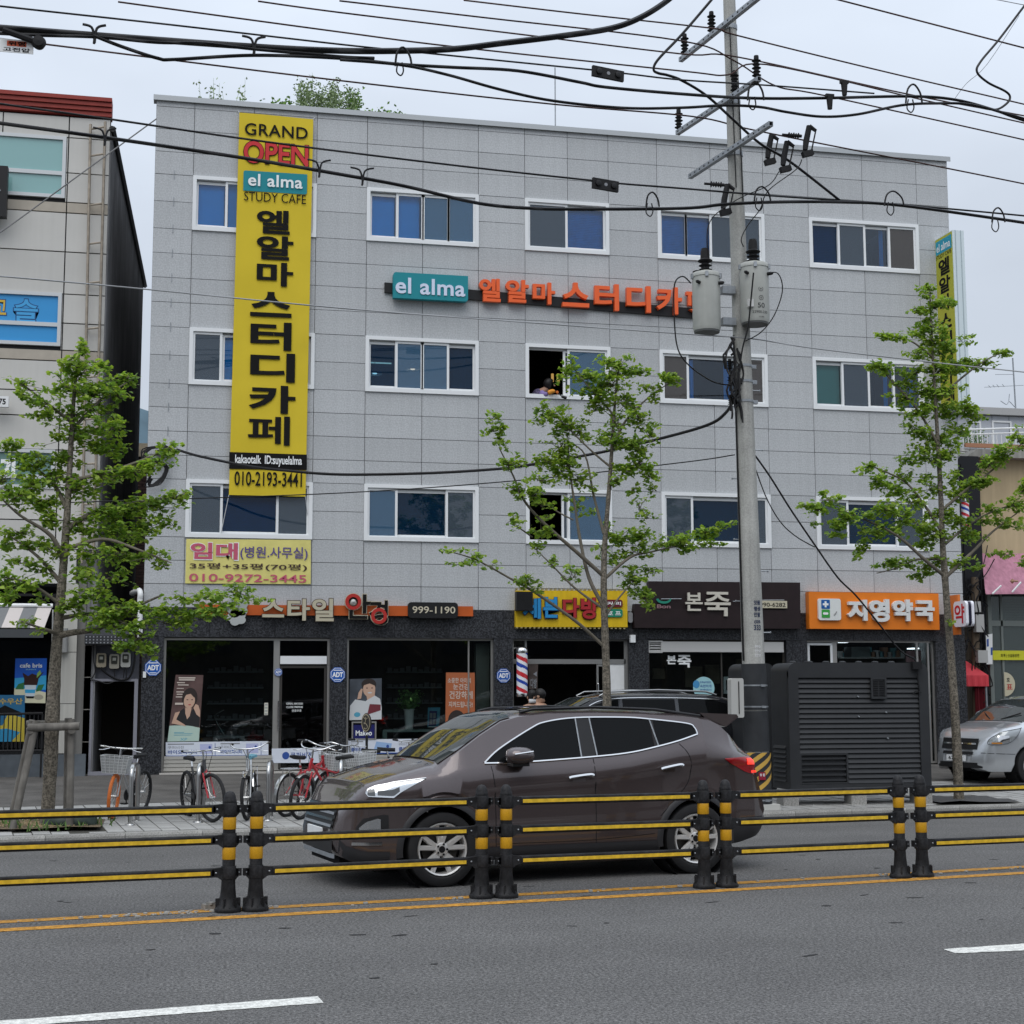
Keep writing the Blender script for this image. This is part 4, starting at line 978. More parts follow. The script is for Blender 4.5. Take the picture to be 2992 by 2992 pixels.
def counter(label, x0, y0, x1, y1, yy, dep, m):
    a, b = fac(x0, y1, yy), fac(x1, y0, yy); t = thing('display_counter', label, 'counter', (a.x, yy, a.z), 0, None)
    mb.box(a.x, b.x, yy, yy + dep, b.z - .05, b.z); mb.build('top', m, t)
    mb.box(a.x, a.x + .09, yy + .01, yy + dep, a.z - .3, b.z - .051); mb.box(b.x - .09, b.x, yy + .01, yy + dep, a.z - .3, b.z - .051); mb.build('side_panel', m, t)
    mb.box(a.x + .09, b.x - .09, yy + dep - .05, yy + dep, a.z - .3, b.z - .06); mb.build('back_panel', M_ROOM, t)
    return t
counter('pale green counter in the right optician window carrying the plant pot', 1115, 2130, 1285, 2160, FY + .28, .5, mat('pale_green_laminate', (.26, .33, .31), .5))
counter('low glass topped counter in the left optician window', 620, 2146, 712, 2166, FY + .7, .5, mat('grey_laminate', (.22, .24, .25), .4))
a = fac(655, 2148, FY + .9); p1 = fac(630, 2085, FY + .9); p2 = fac(640, 2068, FY + .9); mb.tube([a, fac(632, 2110, FY + .9), fac(622, 2086, FY + .9), fac(652, 2070, FY + .9)], .01, 5); mb.tube([fac(622, 2086, FY + .9), fac(638, 2097, FY + .9)], .018, 6)
tag(mb.build('desk_lamp', M_SSTEEL), 'bent chrome desk lamp on the counter in the left optician window', 'lamp')
y = FY + .24; t, f = poster('counter_display', 'small light blue counter card with dark pictures beside the potted plant', (1248, 2066), (1284, 2066), (1246, 2124), (1280, 2124), y, mat('printed_cyan', (0, 0, 0)), 'display')
pshape(t, f, 'picture', [(.1, .08), (.72, .08), (.76, .82), (.12, .84)], y - .003, mat('deep_blue_print', (0, 0, 0)));
for q in range(4): pshape(t, f, 'photo', [(.16 + .28 * (q % 2), .46 - .3 * (q // 2)), (.38 + .28 * (q % 2), .46 - .3 * (q // 2)), (.38 + .28 * (q % 2), .72 - .3 * (q // 2)), (.16 + .28 * (q % 2), .72 - .3 * (q // 2))], y - .004, M_GRYP)
pshape(t, f, 'white_edge', [(.05, .0), (.75, .0), (.75, .05), (.05, .05)], y - .003, M_PRW)
# side column with brand words is replaced by a plain pale column
a, b = fac(1387, 2160, FY + .5), fac(1428, 1880, FY + .5); mb.box(a.x, b.x, FY + .5, FY + .7, .4, b.z); tag(mb.build('pale_column', mat('pale_column', (.30, .30, .26), .6)), 'pale column just inside the right edge of the optician window', 'column')
# shelves deep inside the optician, to give the dark something to be
for (px0, px1, nm) in ((600, 770, 'left'), (1125, 1290, 'right')):
    a, b = fac(px0, 2150, FY + 2.6), fac(px1, 1900, FY + 2.6); t = thing('wall_shelf', 'dim shelves of frames on the back wall of the %s optician window' % nm, 'shelf', (a.x, FY + 2.6, 1))
    for k in range(5):
        z = 1.0 + k * .34; mb.box(a.x, b.x, FY + 2.55, FY + 2.85, z, z + .03); mb.build('shelf_board', mat('grey_laminate', (0, 0, 0)), t)
        for q in range(9): x = lerp(a.x, b.x, (q + .5) / 9); mb.box(x - .05, x + .05, FY + 2.56, FY + 2.6, z + .03, z + .03 + random.uniform(.04, .12))
        o = mb.build('shelf_goods', mat('shelf_goods', (.16, .16, .17), .5, rnd=.5), t); o['kind'] = 'stuff'
# tearoom doorway poster, porridge window letters, sticker, pharmacy lights
y = FY + .05; t, f = poster('tall_poster', 'narrow dark poster with white Hangul beside the barber pole', (1541, 1940), (1570, 1940), (1543, 2014), (1568, 2014), y, mat('poster_brown', (.06, .045, .04), .6, var=.4, vscale=6))
ptext(t, f, '다방', .2, .9, .04, .42, y - .003, M_GRYP, .02)
pshape(t, f, 'white_mark', [(.5, .6), (.9, .7), (.9, .5)], y - .003, M_GRYP)
put_text(mb, '본', px_fn(1946, 1917, 1974, 1943, FY + .12), .03); put_text(mb, '죽', px_fn(1977, 1916, 2018, 1953, FY + .12), .03)
tag(mb.build('window_lettering', M_PRW, fix=False), 'white brush lettering stuck on the porridge shop glass', 'lettering')
y = FY + .115; c = fac(2054, 2013, y); t = thing('round_sticker', 'pale aqua round sticker with blue writing on the porridge shop window', 'sticker', c)
flat(t, 'disc', ell(c.x, c.z, .24, .24, 28), y, mat('pale_aqua_print', (.32, .56, .60), .6)); a = fac(2032, 2002, y); flat(t, 'small_disc', ell(a.x, a.z, .075, .085, 16), y - .003, mat('printed_mid_blue', (.06, .26, .50), .6))
for tx, x0, y0, x1, y1 in (('본죽&비빔밥', 2042, 1993, 2075, 1999), ('속편하게', 2043, 2003, 2076, 2012), ('본죽에서', 2043, 2015, 2076, 2021)):
    put_text(mb, tx, px_fn(x0, y0, x1, y1, y - .003), .01); mb.build('lettering', M_BLUP, t, fix=False)
y = FY + .3; t, f = poster('framed_picture', 'white framed dark picture at the right of the porridge shop window', (2112, 1980), (2140, 1980), (2112, 2030), (2140, 2030), y, M_WHITE)
pshape(t, f, 'picture', [(.25, .2), (.9, .2), (.9, .8), (.25, .8)], y - .003, M_HAIR)
lw_ = mat('warm_wall_paper', (.40, .32, .23), .8, var=.3, vscale=3)
for (x0, y0, x1, y1, d) in ((1905, 1955, 1940, 1985, 2.2), (2000, 1950, 2050, 2010, 2.4), (2060, 1945, 2100, 2000, 2.4), (2150, 1930, 2290, 1945, 2.0)):
    a, b = fac(x0, y1, FY + d), fac(x1, y0, FY + d); mb.box(a.x, b.x, FY + d, FY + d + .05, a.z, b.z)
tag(mb.build('wall_notices', lw_), 'dim notices pinned inside the porridge shop', 'notices')
M_LAMP = mat('fluorescent_tube', (.85, .92, 1.0), .4, emit=3.0)
for x0, x1, yy, lb in ((2457, 2478, 1882, 'leftmost lit white ceiling lamp inside the pharmacy'), (2500, 2516, 1880, 'second lit ceiling lamp from the left inside the pharmacy'), (2546, 2556, 1880, 'shortest lit ceiling lamp inside the pharmacy'), (2660, 2678, 1902, 'lit ceiling lamp above the pink notice inside the pharmacy')):
    a, b = fac(x0, yy, FY + 1.6), fac(x1, yy, FY + 1.6); mb.box(a.x, b.x, FY + 1.5, FY + 1.8, a.z, a.z + .025)
    tag(mb.build('ceiling_lamp', M_LAMP), lb, 'ceiling lamp', 'lit ceiling lamps inside the pharmacy')
y = FY + .5; t, f = poster('pink_notice', 'pale pink notice inside the pharmacy glass above the dark kiosk', (2645, 1908), (2689, 1906), (2645, 1940), (2689, 1942), y, mat('printed_pink', (.55, .28, .30), .6))
pshape(t, f, 'printed_line', [(.2, .4), (.8, .4), (.8, .46), (.2, .46)], y - .003, M_GRYP)
a, b = fac(2486, 1925, FY + 1.2), fac(2540, 1895, FY + 1.2); mb.box(a.x, b.x, FY + 1.2, FY + 1.6, a.z, b.z); tag(mb.build('air_conditioner', mat('ac_white', (.45, .47, .47), .4)), 'pale wall air conditioner inside the pharmacy', 'air conditioner')
for z, m in ((.7, 0), (1.1, 1), (1.6, 2), (2.2, 0)):
    a = fac(2722, 2100, FY + .3); mb.box(a.x - .06, a.x + .06, FY + .3, FY + .33, z, z + .4, m)
tag(mb.build('window_strips', [mat('strip_white', (.4, .42, .42), .6), mat('strip_orange', (.5, .12, .04), .6), mat('strip_olive', (.3, .30, .2), .6)]), 'column of pale and orange stickers at the right edge of the pharmacy window', 'stickers')
# upper windows: pendant lamps, a cleaner leaning out
def pend(px, py, label):
    c = fac(px, py, FY + .8); t = thing('pendant_lamp', label, 'lamp', c, 0, None)
    mb.lathe([(.16, c.z), (.14, c.z + .05), (.05, c.z + .1), (.02, c.z + .14)], (c.x, c.y, 0), n=16, cap=False); mb.build('shade', mat('pale_shade', (.55, .58, .6), .5), t, smooth=60)
    mb.lathe([(.001, c.z), (.05, c.z + .015), (.05, c.z + .05), (.001, c.z + .065)], (c.x, c.y, 0), n=10, cap=False); mb.build('bulb', mat('warm_bulb', (1, .78, .45), .4, emit=6), t)
    mb.tube([(c.x, c.y, c.z + .13), (c.x, c.y, c.z + .9)], .006, 4); mb.build('cord', M_CABLE, t)
pend(1097, 1092, 'lit pale pendant lamp behind the leftmost pane of the second window in the middle row')
pend(1208, 1080, 'lit pendant lamp behind the second pane of the second window in the middle row')
a, b = fac(1085, 1058, FY + 1.0), fac(1146, 1056, FY + 1.0); mb.box(a.x, b.x, FY + 1.0, FY + 1.05, a.z, a.z + .02); tag(mb.build('strip_light', mat('warm_strip', (1, .72, .35), .4, emit=3)), 'thin warm strip light inside the second window of the middle row', 'lamp')
for px in (1616, 1633):
    c = fac(px, 1103, FY + 1.5); mb.lathe([(.03, c.z - .10), (.03, c.z + .08)], (c.x, c.y, 0), n=8)
tag(mb.build('warm_wall_lights', mat('warm_glow', (.8, .5, .15), .4, emit=.5)), 'two small warm cylinder lights inside the open window', 'lights')
t = thing('medicine_shelf', 'white shelf of small boxes on the back wall of the pharmacy', 'shelf', fac(2560, 1990, FY + 2.4))
a, b = fac(2450, 2000, FY + 2.4), fac(2640, 1900, FY + 2.4)
for k in range(6):
    z = .9 + k * .36; mb.box(a.x, b.x, FY + 2.4, FY + 2.8, z, z + .03); mb.build('shelf_board', M_WHITE, t)
    for q in range(16): x = lerp(a.x, b.x, (q + .5) / 16); mb.box(x - .07, x + .07, FY + 2.42, FY + 2.6, z + .03, z + .03 + random.uniform(.10, .24), q % 3)
    o = mb.build('boxes', [M_WHITE, mat('aqua_box', (.2, .45, .5), .6), mat('peach_box', (.5, .3, .2), .6)], t); o['kind'] = 'stuff'

# ================================================================== NEIGHBOURS ON THE LEFT
M_ALP = mat('cream_cladding', (.52, .51, .48), .5, var=.06, vscale=.8, streak=.03, rnd=.04)
M_TAN = mat('tan_cladding', (.40, .36, .30), .6, var=.06)
M_SEAM = mat('dark_sealant', (.03, .03, .032), .8)
nb = thing('shop_building', 'cream panel clad building with a red cornice and teal windows at the left edge', 'building', (-3.3, 34, .33))
F2 = FY - .02
zy = lambda py, px=250: fac(px, py, F2).z
XL = [-5.2, fac(13, 380, F2).x, fac(207, 380, F2).x, fac(331, 300, F2).x]
ztop = zy(289, 330); zcor = zy(338, 300)
rowsz = [zy(q) for q in (338, 399, 502, 588, 619, 733, 856, 941, 1020, 1052, 1140, 1213, 1311, 1420, 1516, 1601)]
zs0 = rowsz[-1]
WINL = [(zy(577), zy(398), fac(197, 480, F2).x), (zy(1009), zy(854), fac(181, 940, F2).x), (zy(1425), zy(1311), fac(160, 1380, F2).x)]
mb.box(-5.2, XL[3] - .004, F2 + .05, F2 + .25, zs0, zcor); mb.build('wall_core', M_SEAM, nb); mb.box(-5.2, -1.6, 42, 42.2, .3, 12); mb.build('rear_wall', M_SEAM, nb)
for j in range(len(rowsz) - 1):
    z1, z0 = rowsz[j], rowsz[j + 1]
    for i in range(3):
        x0, x1 = XL[i], XL[i + 1]
        segs = [(x0, x1)]
        for wz0, wz1, wx in WINL:
            if z0 < wz1 - .05 and z1 > wz0 + .05:
                segs = [(max(a, wx), b) for a, b in segs if b > wx + .03]
        for a, b in segs:
            mb.box(a + .012, b - .012, F2 + random.uniform(0, .004), F2 + .05, z0 + .012, z1 - .012); mb.build('wall_panel', M_TAN if j in (3, 8) else M_ALP, nb, fix=False)
M_CORN = mat('red_metal_cornice', (.26, .035, .025), .5, var=.1)
h_ = ztop - zcor
for k in range(4): mb.box(-5.2, XL[3] + .02, F2 - .16 + k * .035, F2 + .25, ztop - h_ * (k + 1) / 4 + (.012), ztop - h_ * k / 4)
mb.box(-5.2, XL[3], F2 - .02, F2 + .25, zcor - .0, ztop - .01); mb.build('cornice', M_CORN, nb)
gt = glass('mint_glass', (.5, .72, .70), .10, opacity=.75, dcol=(.30, .55, .54)); gb_ = mat('blue_window_film', (.045, .29, .62), .35)
for k, (z0, z1, xr) in enumerate(WINL):
    ring(mb, -5.15, xr, z0, z1, .07, F2 - .02, F2 + .08); zt = lerp(z0, z1, .40 if k < 2 else .30); mb.box(-5.1, xr - .07, F2 - .016, F2 + .076, zt - .04, zt + .04); wd = mb.build('window', mat('silver_window_frame', (.55, .57, .58), .4, .2), nb)
    for a, b in ((z0 + .07, zt - .04), (zt + .04, z1 - .07)):
        mb.box(-5.08, xr - .07, F2 + .02, F2 + .03, a, b); mb.build('pane', gt if k == 0 else gb_ if k == 1 else mat('dull_green_film', (.13, .22, .20), .3), wd)
    if k == 1:
        for body, x0, x1, yt, yb, m in (('고', -12, 20, 868, 913, mat('film_yellow', (.62, .42, .05), .5)), ('슬', 45, 112, 866, 937, mat('film_navy', (.02, .08, .22), .5))):
            put_text(mb, body, px_fn(x0 - 3, yt - 3, x1 + 3, yb + 3, F2 + .016), .045); mb.build('lettering', mat('film_navy', (0, 0, 0)), wd, fix=False)
            put_text(mb, body, px_fn(x0, yt, x1, yb, F2 + .013), .02); mb.build('lettering', m if body == '고' else mat('film_light_blue', (.06, .34, .66), .5), wd, fix=False)
    if k == 2:
        put_text(mb, '가', px_fn(0, 1328, 52, 1398, F2 + .015), .06); mb.build('lettering', M_PRW, wd, fix=False)
# side wall running back into the alley, with its sloping roof edge
p0, p1 = (-1.6, F2 + .0), (-1.20, 42.0)
zA, zB_ = fac(345, 380, F2).z, fac(410, 835, 42).z
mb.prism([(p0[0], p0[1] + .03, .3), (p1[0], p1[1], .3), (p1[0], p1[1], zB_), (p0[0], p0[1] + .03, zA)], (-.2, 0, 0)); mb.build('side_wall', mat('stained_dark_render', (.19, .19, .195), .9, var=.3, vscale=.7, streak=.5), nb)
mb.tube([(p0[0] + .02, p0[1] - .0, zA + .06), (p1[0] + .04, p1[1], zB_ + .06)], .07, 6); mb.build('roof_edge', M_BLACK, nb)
# ladder of pipes on the wall
ld = thing('wall_ladder', 'rusty grey pipe ladder fixed up the front of the cream building', 'ladder', (-2, F2 - .1, 5))
a0, b0, a1, b1 = fac(270, 357, F2 - .12), fac(313, 350, F2 - .12), fac(238, 1640, F2 - .12), fac(272, 1640, F2 - .12)
M_LAD = mat('weathered_pipe', (.30, .26, .21), .6, .3, var=.3, vscale=5)
for a, b in ((a0, a1), (b0, b1)): mb.tube([a, b], .03, 6); mb.build('rail', M_LAD, ld, smooth=60)
for q in (.012, .075, .19, .28, .37, .475, .585, .68, .78, .87, .95):
    p, r = lerp(a0, a1, q), lerp(b0, b1, q); mb.tube([p, r], .02, 6); mb.tube([p, p + Vector((0, .13, 0))], .018, 5); mb.tube([r, r + Vector((0, .13, 0))], .018, 5); mb.build('rung', M_LAD, ld)
# lower shop: fascia, pier, awning, dark shopfront
zf = zy(1700); mb.box(-5.2, fac(222, 1650, F2).x, F2 - .04, F2 + .2, zf, zs0 - .01); mb.build('fascia', mat('white_render', (.56, .56, .53), .7, streak=.12, var=.05), nb)
px0, px1 = fac(160, 1900, F2).x, fac(222, 1900, F2).x
for za, zb2 in ((zy(2195), zy(2050)), (zy(2050), zy(1900)), (zy(1900), zf)): mb.box(px0, px1, F2 - .06, F2 + .2, za + .006, zb2 - .006); mb.build('pier_panel', mat('pier_cream', (.46, .45, .41), .6, streak=.15), nb)
mb.box(-5.2, fac(247, 2230, F2).x, F2 - .10, F2 + .25, .3, zy(2197)); mb.build('plinth', mat('blue_grey_plinth', (.10, .115, .13), .7, var=.2, vscale=4), nb)
mb.box(px1 + .003, fac(246, 1900, F2).x, F2 + .0, F2 + .2, zy(2197) + .003, zs0 - .012); mb.build('grey_pilaster', mat('grey_pilaster', (.16, .155, .145), .7, streak=.25), nb)
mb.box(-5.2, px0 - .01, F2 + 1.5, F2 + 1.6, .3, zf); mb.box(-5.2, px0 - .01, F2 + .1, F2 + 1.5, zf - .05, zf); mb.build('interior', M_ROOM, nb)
zr = zy(2197) + .003; ring(mb, -5.2, px0 - .005, zr, zf - .2, .05, F2 + .06, F2 + .1); fr = mb.build('shopfront_frame', M_BLACK, nb)
mb.box(-5.1, px0 - .06, F2 + .07, F2 + .078, zr + .05, zf - .26); mb.build('pane', GL['shopdark'], fr)
aw = thing('striped_awning', 'grey and pale striped awning with a dark valance over the left cafe', 'awning', (-4, F2 - .5, 3.2))
A0 = fac(150, 1768, F2 - .05); A1 = fac(128, 1827, F2 - .75); n = 13
for i in range(n):
    xr = A0.x - i * .26; xf_ = A1.x - i * .26
    mb.prism([(xr, F2 - .05, A0.z), (xr - .26, F2 - .05, A0.z), (xf_ - .26, F2 - .75, A1.z), (xf_, F2 - .75, A1.z)], (0, 0, -.012)); mb.build('stripe', mat('awning_pale', (.50, .46, .44), .8) if i % 2 == 0 else mat('awning_grey', (.16, .165, .17), .8), aw)
V0 = fac(126, 1832, F2 - .76); V1 = fac(126, 1857, F2 - .76); mb.box(-5.2, V0.x, F2 - .78, F2 - .74, V1.z, V0.z); mb.build('valance', mat('valance_charcoal', (.06, .065, .07), .8), aw)
mb.tube([(A0.x + .02, F2 - .06, A0.z + .03), (-5.2, F2 - .06, A0.z + .03)], .04, 8); mb.build('roller', M_WHITE, aw)
c = fac(153, 1775, F2 - .12); d = fac(148, 1960, F2 - .12); mb.tube([c, d], .014, 5); mb.build('crank_rod', mat('pale_rod', (.5, .5, .48), .4), aw)
c = fac(186, 1830, F2 - .12); d = fac(186, 1900, F2 - .12); mb.tube([c, d], .075, 10); tag(mb.build('vent_pipe', mat('vent_pipe_grey', (.33, .33, .32), .4, .4), smooth=50), 'short grey vent pipe on the cream pier behind the left tree', 'pipe')
# posters on the cafe glass
y = F2 - .0
t, f = poster('cafe_poster', 'bright blue poster of an iced coffee cup splashing on a beach', (43, 1917), (135, 1917), (38, 2046), (130, 2048), y, mat('poster_sea_blue', (.012, .10, .50), .4), 'poster')
pshape(t, f, 'sky_band', [(0, .30), (1, .30), (1, .62), (0, .55)], y - .002, mat('poster_cyan', (.04, .36, .62), .5)); pshape(t, f, 'sand', [(0, 0), (1, 0), (1, .24), (.6, .30), (0, .33)], y - .003, mat('poster_sand', (.62, .60, .42), .5))
pshape(t, f, 'island', [(.02, .3), (.12, .42), (.3, .46), (.3, .3)], y - .004, mat('poster_leaf', (.03, .16, .05), .5)); pshape(t, f, 'leaf', [(.68, .25), (.75, .40), (.95, .42), (.86, .28)], y - .004, mat('poster_leaf', (0, 0, 0)))
pshape(t, f, 'cup', [(.36, .14), (.64, .14), (.70, .42), (.32, .42)], y - .005, mat('poster_cup', (.55, .62, .66), .5)); pshape(t, f, 'coffee', [(.30, .40), (.72, .40), (.76, .55), (.92, .70), (.70, .62), (.55, .66), (.42, .60), (.24, .68), (.30, .54)], y - .006, mat('poster_coffee', (.035, .012, .01), .4))
pshape(t, f, 'splash', [(.70, .56), (.84, .66), (.80, .74), (.70, .66)], y - .007, mat('poster_lime', (.25, .42, .10), .4)); pshape(t, f, 'cup_band', [(.345, .22), (.655, .22), (.67, .30), (.335, .30)], y - .006, mat('poster_cyan', (0, 0, 0))); pshape(t, f, 'cup_base', [(.40, .10), (.62, .10), (.64, .15), (.36, .15)], y - .006, M_INK)
pshape(t, f, 'shell', ell(.78, .13, .15, .06, 16), y - .005, mat('poster_shell', (.36, .34, .26), .5))
ptext(t, f, 'cafe bris', .15, .86, .79, .89, y - .005, M_PRW, .025); ptext(t, f, 'SUNNY', .34, .68, .735, .765, y - .005, mat('poster_pale_blue', (.25, .55, .75), .5), .02)
t, f = poster('lower_poster', 'blue and yellow poster partly behind the railing at the far left', (-60, 2023), (70, 2024), (-60, 2160), (68, 2160), y - .02, mat('poster_deep_teal', (.02, .13, .26), .5))
pshape(t, f, 'yellow_block', [(0, 0), (1, .0), (1, .50), (.62, .60), (.5, .35), (0, .3)], y - .023, mat('poster_mustard', (.50, .40, .05), .5)); pshape(t, f, 'blue_wave', [(.0, .0), (.7, .0), (.9, .2), (.6, .28), (0, .24)], y - .024, mat('poster_mid_blue', (.03, .25, .45), .5)); pshape(t, f, 'dark_roof', [(.2, .60), (.55, .78), (.98, .60), (.9, .56), (.3, .56)], y - .024, M_INK)
ptext(t, f, '수우산', .42, .95, .80, .93, y - .024, mat('poster_gold', (.50, .36, .06), .5), .02)
rl = thing('low_railing', 'low dark metal railing in front of the left cafe glass', 'railing', (-3.6, F2 - .5, .4))
R0, R1 = fac(-90, 2080, F2 - .45), fac(122, 2078, F2 - .45); zb0 = fac(60, 2196, F2 - .45).z
mb.tube([R0, R1], .022, 6); mb.tube([(R0.x, R0.y, zb0 + .06), (R1.x, R1.y, zb0 + .06)], .02, 6); mb.build('rail', M_BLACK, rl)
for i in range(18):
    x = lerp(R0.x, R1.x, i / 17); mb.tube([(x, R0.y, zb0 if i % 17 else .34), (x, R0.y, R0.z)], .011 if i % 17 else .02, 5); mb.build('bar', M_BLACK, rl)
# number plate 75, black sign
a, b = fac(-30, 1180, F2 - .3), fac(27, 1151, F2 - .3); t = thing('number_sign', 'small white projecting plate with the digits 75 at the left edge', 'sign', (b.x, a.y, a.z))
mb.box(a.x, b.x, F2 - .3, F2 - .18, a.z, b.z); mb.build('plate', M_WHITE, t); put_text(mb, '75', px_fn(-2, 1157, 18, 1175, F2 - .303), .03); mb.build('lettering', M_INK, t, fix=False)
a, b = fac(-60, 620, F2 - .4), fac(28, 478, F2 - .4); t = thing('black_sign', 'black sign box with a grey diamond cut off by the left edge', 'sign', (b.x, a.y, a.z))
mb.box(a.x, b.x, F2 - .4, F2 - .2, a.z, b.z); mb.build('box', M_BLACK, t)
c = fac(-8, 548, F2 - .41); mb.fprism([(c.x - .1, c.z), (c.x, c.z - .1), (c.x + .1, c.z), (c.x, c.z + .1)], F2 - .41, F2 - .4); mb.build('diamond', M_GRYP, t)
# ---------------- the meter passage between the buildings
pa = thing('meter_passage', 'narrow service doorway with a dark canopy between the cream and the grey building', 'doorway', (-1.2, FY, .33))
xj0, xj1 = fac(237, 2000).x, fac(262, 2000).x; xd1 = fac(398, 2000).x; zc, zd = fac(330, 1880).z, fac(330, 1978).z
mb.box(xj0, xj1, FY - .01, FY + .25, .35, zc)
M_ST = mat('worn_stone', (.30, .285, .255), .8, var=.2, vscale=3, streak=.3)
for k in range(4): mb.box(xj0, xj1, FY - .01, FY + .25, lerp(.36, zc, k / 4) + .006, lerp(.36, zc, (k + 1) / 4) - .006); mb.build('jamb_stone', M_ST, pa)
mb.box(xj1, xd1 + .03, FY + .1, FY + .2, zd, zc); mb.build('meter_board', mat('slate_board', (.08, .083, .10), .7, var=.15), pa)
mb.box(xj1, xj1 + .05, FY + .0, FY + .12, .36, zd); mb.box(xd1 - .05, xd1 + .02, FY + .0, FY + .12, .36, zd); mb.box(xj1 + .05, xd1 - .05, FY + .0, FY + .12, zd - .05, zd); mb.box(xj1, xd1 + .02, FY - .06, FY + .12, .34, .41); mb.build('door_frame', mat('lilac_grey_frame', (.22, .22, .25), .5), pa)
mb.box(xj1 - .1, xd1 + .1, FY + 1.8, FY + 1.9, .33, zd + .3); mb.box(xj1 - .12, xj1 - .02, FY + .25, FY + 1.8, .33, zd + .3); mb.box(xd1 + .03, xd1 + .1, FY + .25, FY + 1.8, .33, zd + .3); mb.box(xj1, xd1, FY + .2, FY + 1.8, zd + .001, zd + .1); mb.build('passage_walls', mat('dim_brown_wall', (.04, .034, .03), .9), pa)
c0, c1 = fac(245, 1876, FY - .35), fac(392, 1852, FY - .35); mb.prism([(c0.x, FY - .35, c0.z), (c0.x, FY - .35, c1.z), (c0.x, FY + .1, c1.z + .25), (c0.x, FY + .1, c0.z)], (c1.x - c0.x, 0, 0)); mb.build('canopy', mat('canopy_charcoal', (.03, .032, .036), .6), pa)
for i in range(14):
    for j in range(3): c = Vector((lerp(c0.x, c1.x, (i + .5) / 14), FY - .352, lerp(c0.z, c1.z, (j + .5) / 3))); mb.box(c.x - .012, c.x + .012, c.y - .004, c.y + .01, c.z - .012, c.z + .012)
o = mb.build('stud', M_GRYP, pa); o['kind'] = 'stuff'
for i, (px0, y0, px1, y1, lb) in enumerate(((279, 1903, 309, 1944, 'left, brownest'), (317, 1906, 347, 1948, 'middle, lowest'), (350, 1901, 380, 1944, 'right, cleanest'))):
    a, b = fac(px0, y1, FY - .0), fac(px1, y0, FY - .0); t = thing('electricity_meter', '%s of the three electricity meters above the service doorway' % lb, 'meter', (a.x, FY, a.z), 0, 'electricity meters above the service doorway')
    mb.fprism(rrect(a.x, b.x, a.z, b.z, .04), FY - .03, FY + .098); mb.build('case', mat('meter_beige_%d' % i, ((.30, .26, .19), (.30, .28, .23), (.40, .40, .37))[i], .5), t)
    h_ = b.z - a.z; mb.fprism(rrect(a.x + .035, b.x - .035, a.z + h_ * .32, b.z - .035, .02), FY - .045, FY - .03); mb.build('window', mat('meter_glass', (.045, .045, .04), .1), t)
    mb.box(a.x + .06, b.x - .06, FY - .048, FY - .045, a.z + h_ * .55, a.z + h_ * .75); mb.build('display', mat('meter_dial', (.3, .3, .26), .5), t)
for pts in ([(374, 1880), (392, 1900), (388, 1945), (375, 1975), (350, 1982), (325, 1973), (300, 1955), (293, 1944)], [(262, 1980), (285, 1984), (310, 1992), (330, 1986)], [(272, 1878), (271, 1920), (276, 1955), (265, 1978)], [(331, 1948), (333, 1972)], [(362, 1944), (358, 1976)], [(368, 1944), (366, 1978)]):
    mb.tube(smooth_line([fac(*q, FY - .03) for q in pts], 5), .022 if len(pts) > 6 else .011, 5)
tag(mb.build('meter_cables', M_CABLE), 'black cables sagging below the three electricity meters', 'cables')
mb.tube([fac(407, 1860, FY - .12), fac(408, 1745, FY - .12)], .055, 10); mb.tube(smooth_line([fac(408, 1745, FY - .12), fac(409, 1728, FY - .12), fac(404, 1720, FY + .1), fac(385, 1728, FY + .8)], 5), .055, 10); tag(mb.build('drain_pipe', M_WHITE, smooth=50), 'white elbow pipe at the lower left corner of the grey building', 'pipe')
# brick wall and far house seen down the alley
al = thing('alley_house', 'dark brick house filling the slot between the cream and grey buildings', 'house', (-1, 46, .3))
M_BRK = mat('dark_red_brick', (.060, .036, .032), .85, var=.3, vscale=4, rnd=.2); yb_ = 45.0
ztb = fac(415, 1330, yb_).z; xa, xb = fac(385, 1500, yb_).x - .6, fac(445, 1500, yb_).x + .4
mb.box(xa, xb, yb_ + .03, yb_ + .3, .3, ztb); mb.build('wall', mat('dark_mortar', (.035, .03, .03), .9), al)
bq = MB(); bq.box(-.115, .115, -.02, .03, -.034, .034); bme = bq.mesh('brick', M_BRK); nbk = 0
z = .6; r = 0
while z < ztb:
    x = xa + (r % 2) * .125
    while x < xb:
        if z > 3.9 and nbk < 290:
            o = bpy.data.objects.new('brick', bme); COL.objects.link(o); o.parent = al; o.location = Vector((x, yb_ + .02, z)) - al.location; nbk += 1
        else: mb.box(x - .115, x + .115, yb_, yb_ + .03, z - .034, z + .034)
        x += .25
    z += .085; r += 1
o = mb.build('bricks', M_BRK, al); o['kind'] = 'stuff'
mb.box(xa, xb, yb_ - .1, yb_ + .4, ztb, ztb + .22); mb.box(xa, xb, yb_ - .02, yb_ + .3, ztb + .22, fac(415, 1290, yb_).z); mb.build('parapet', mat('ochre_parapet', (.42, .37, .28), .8), al)

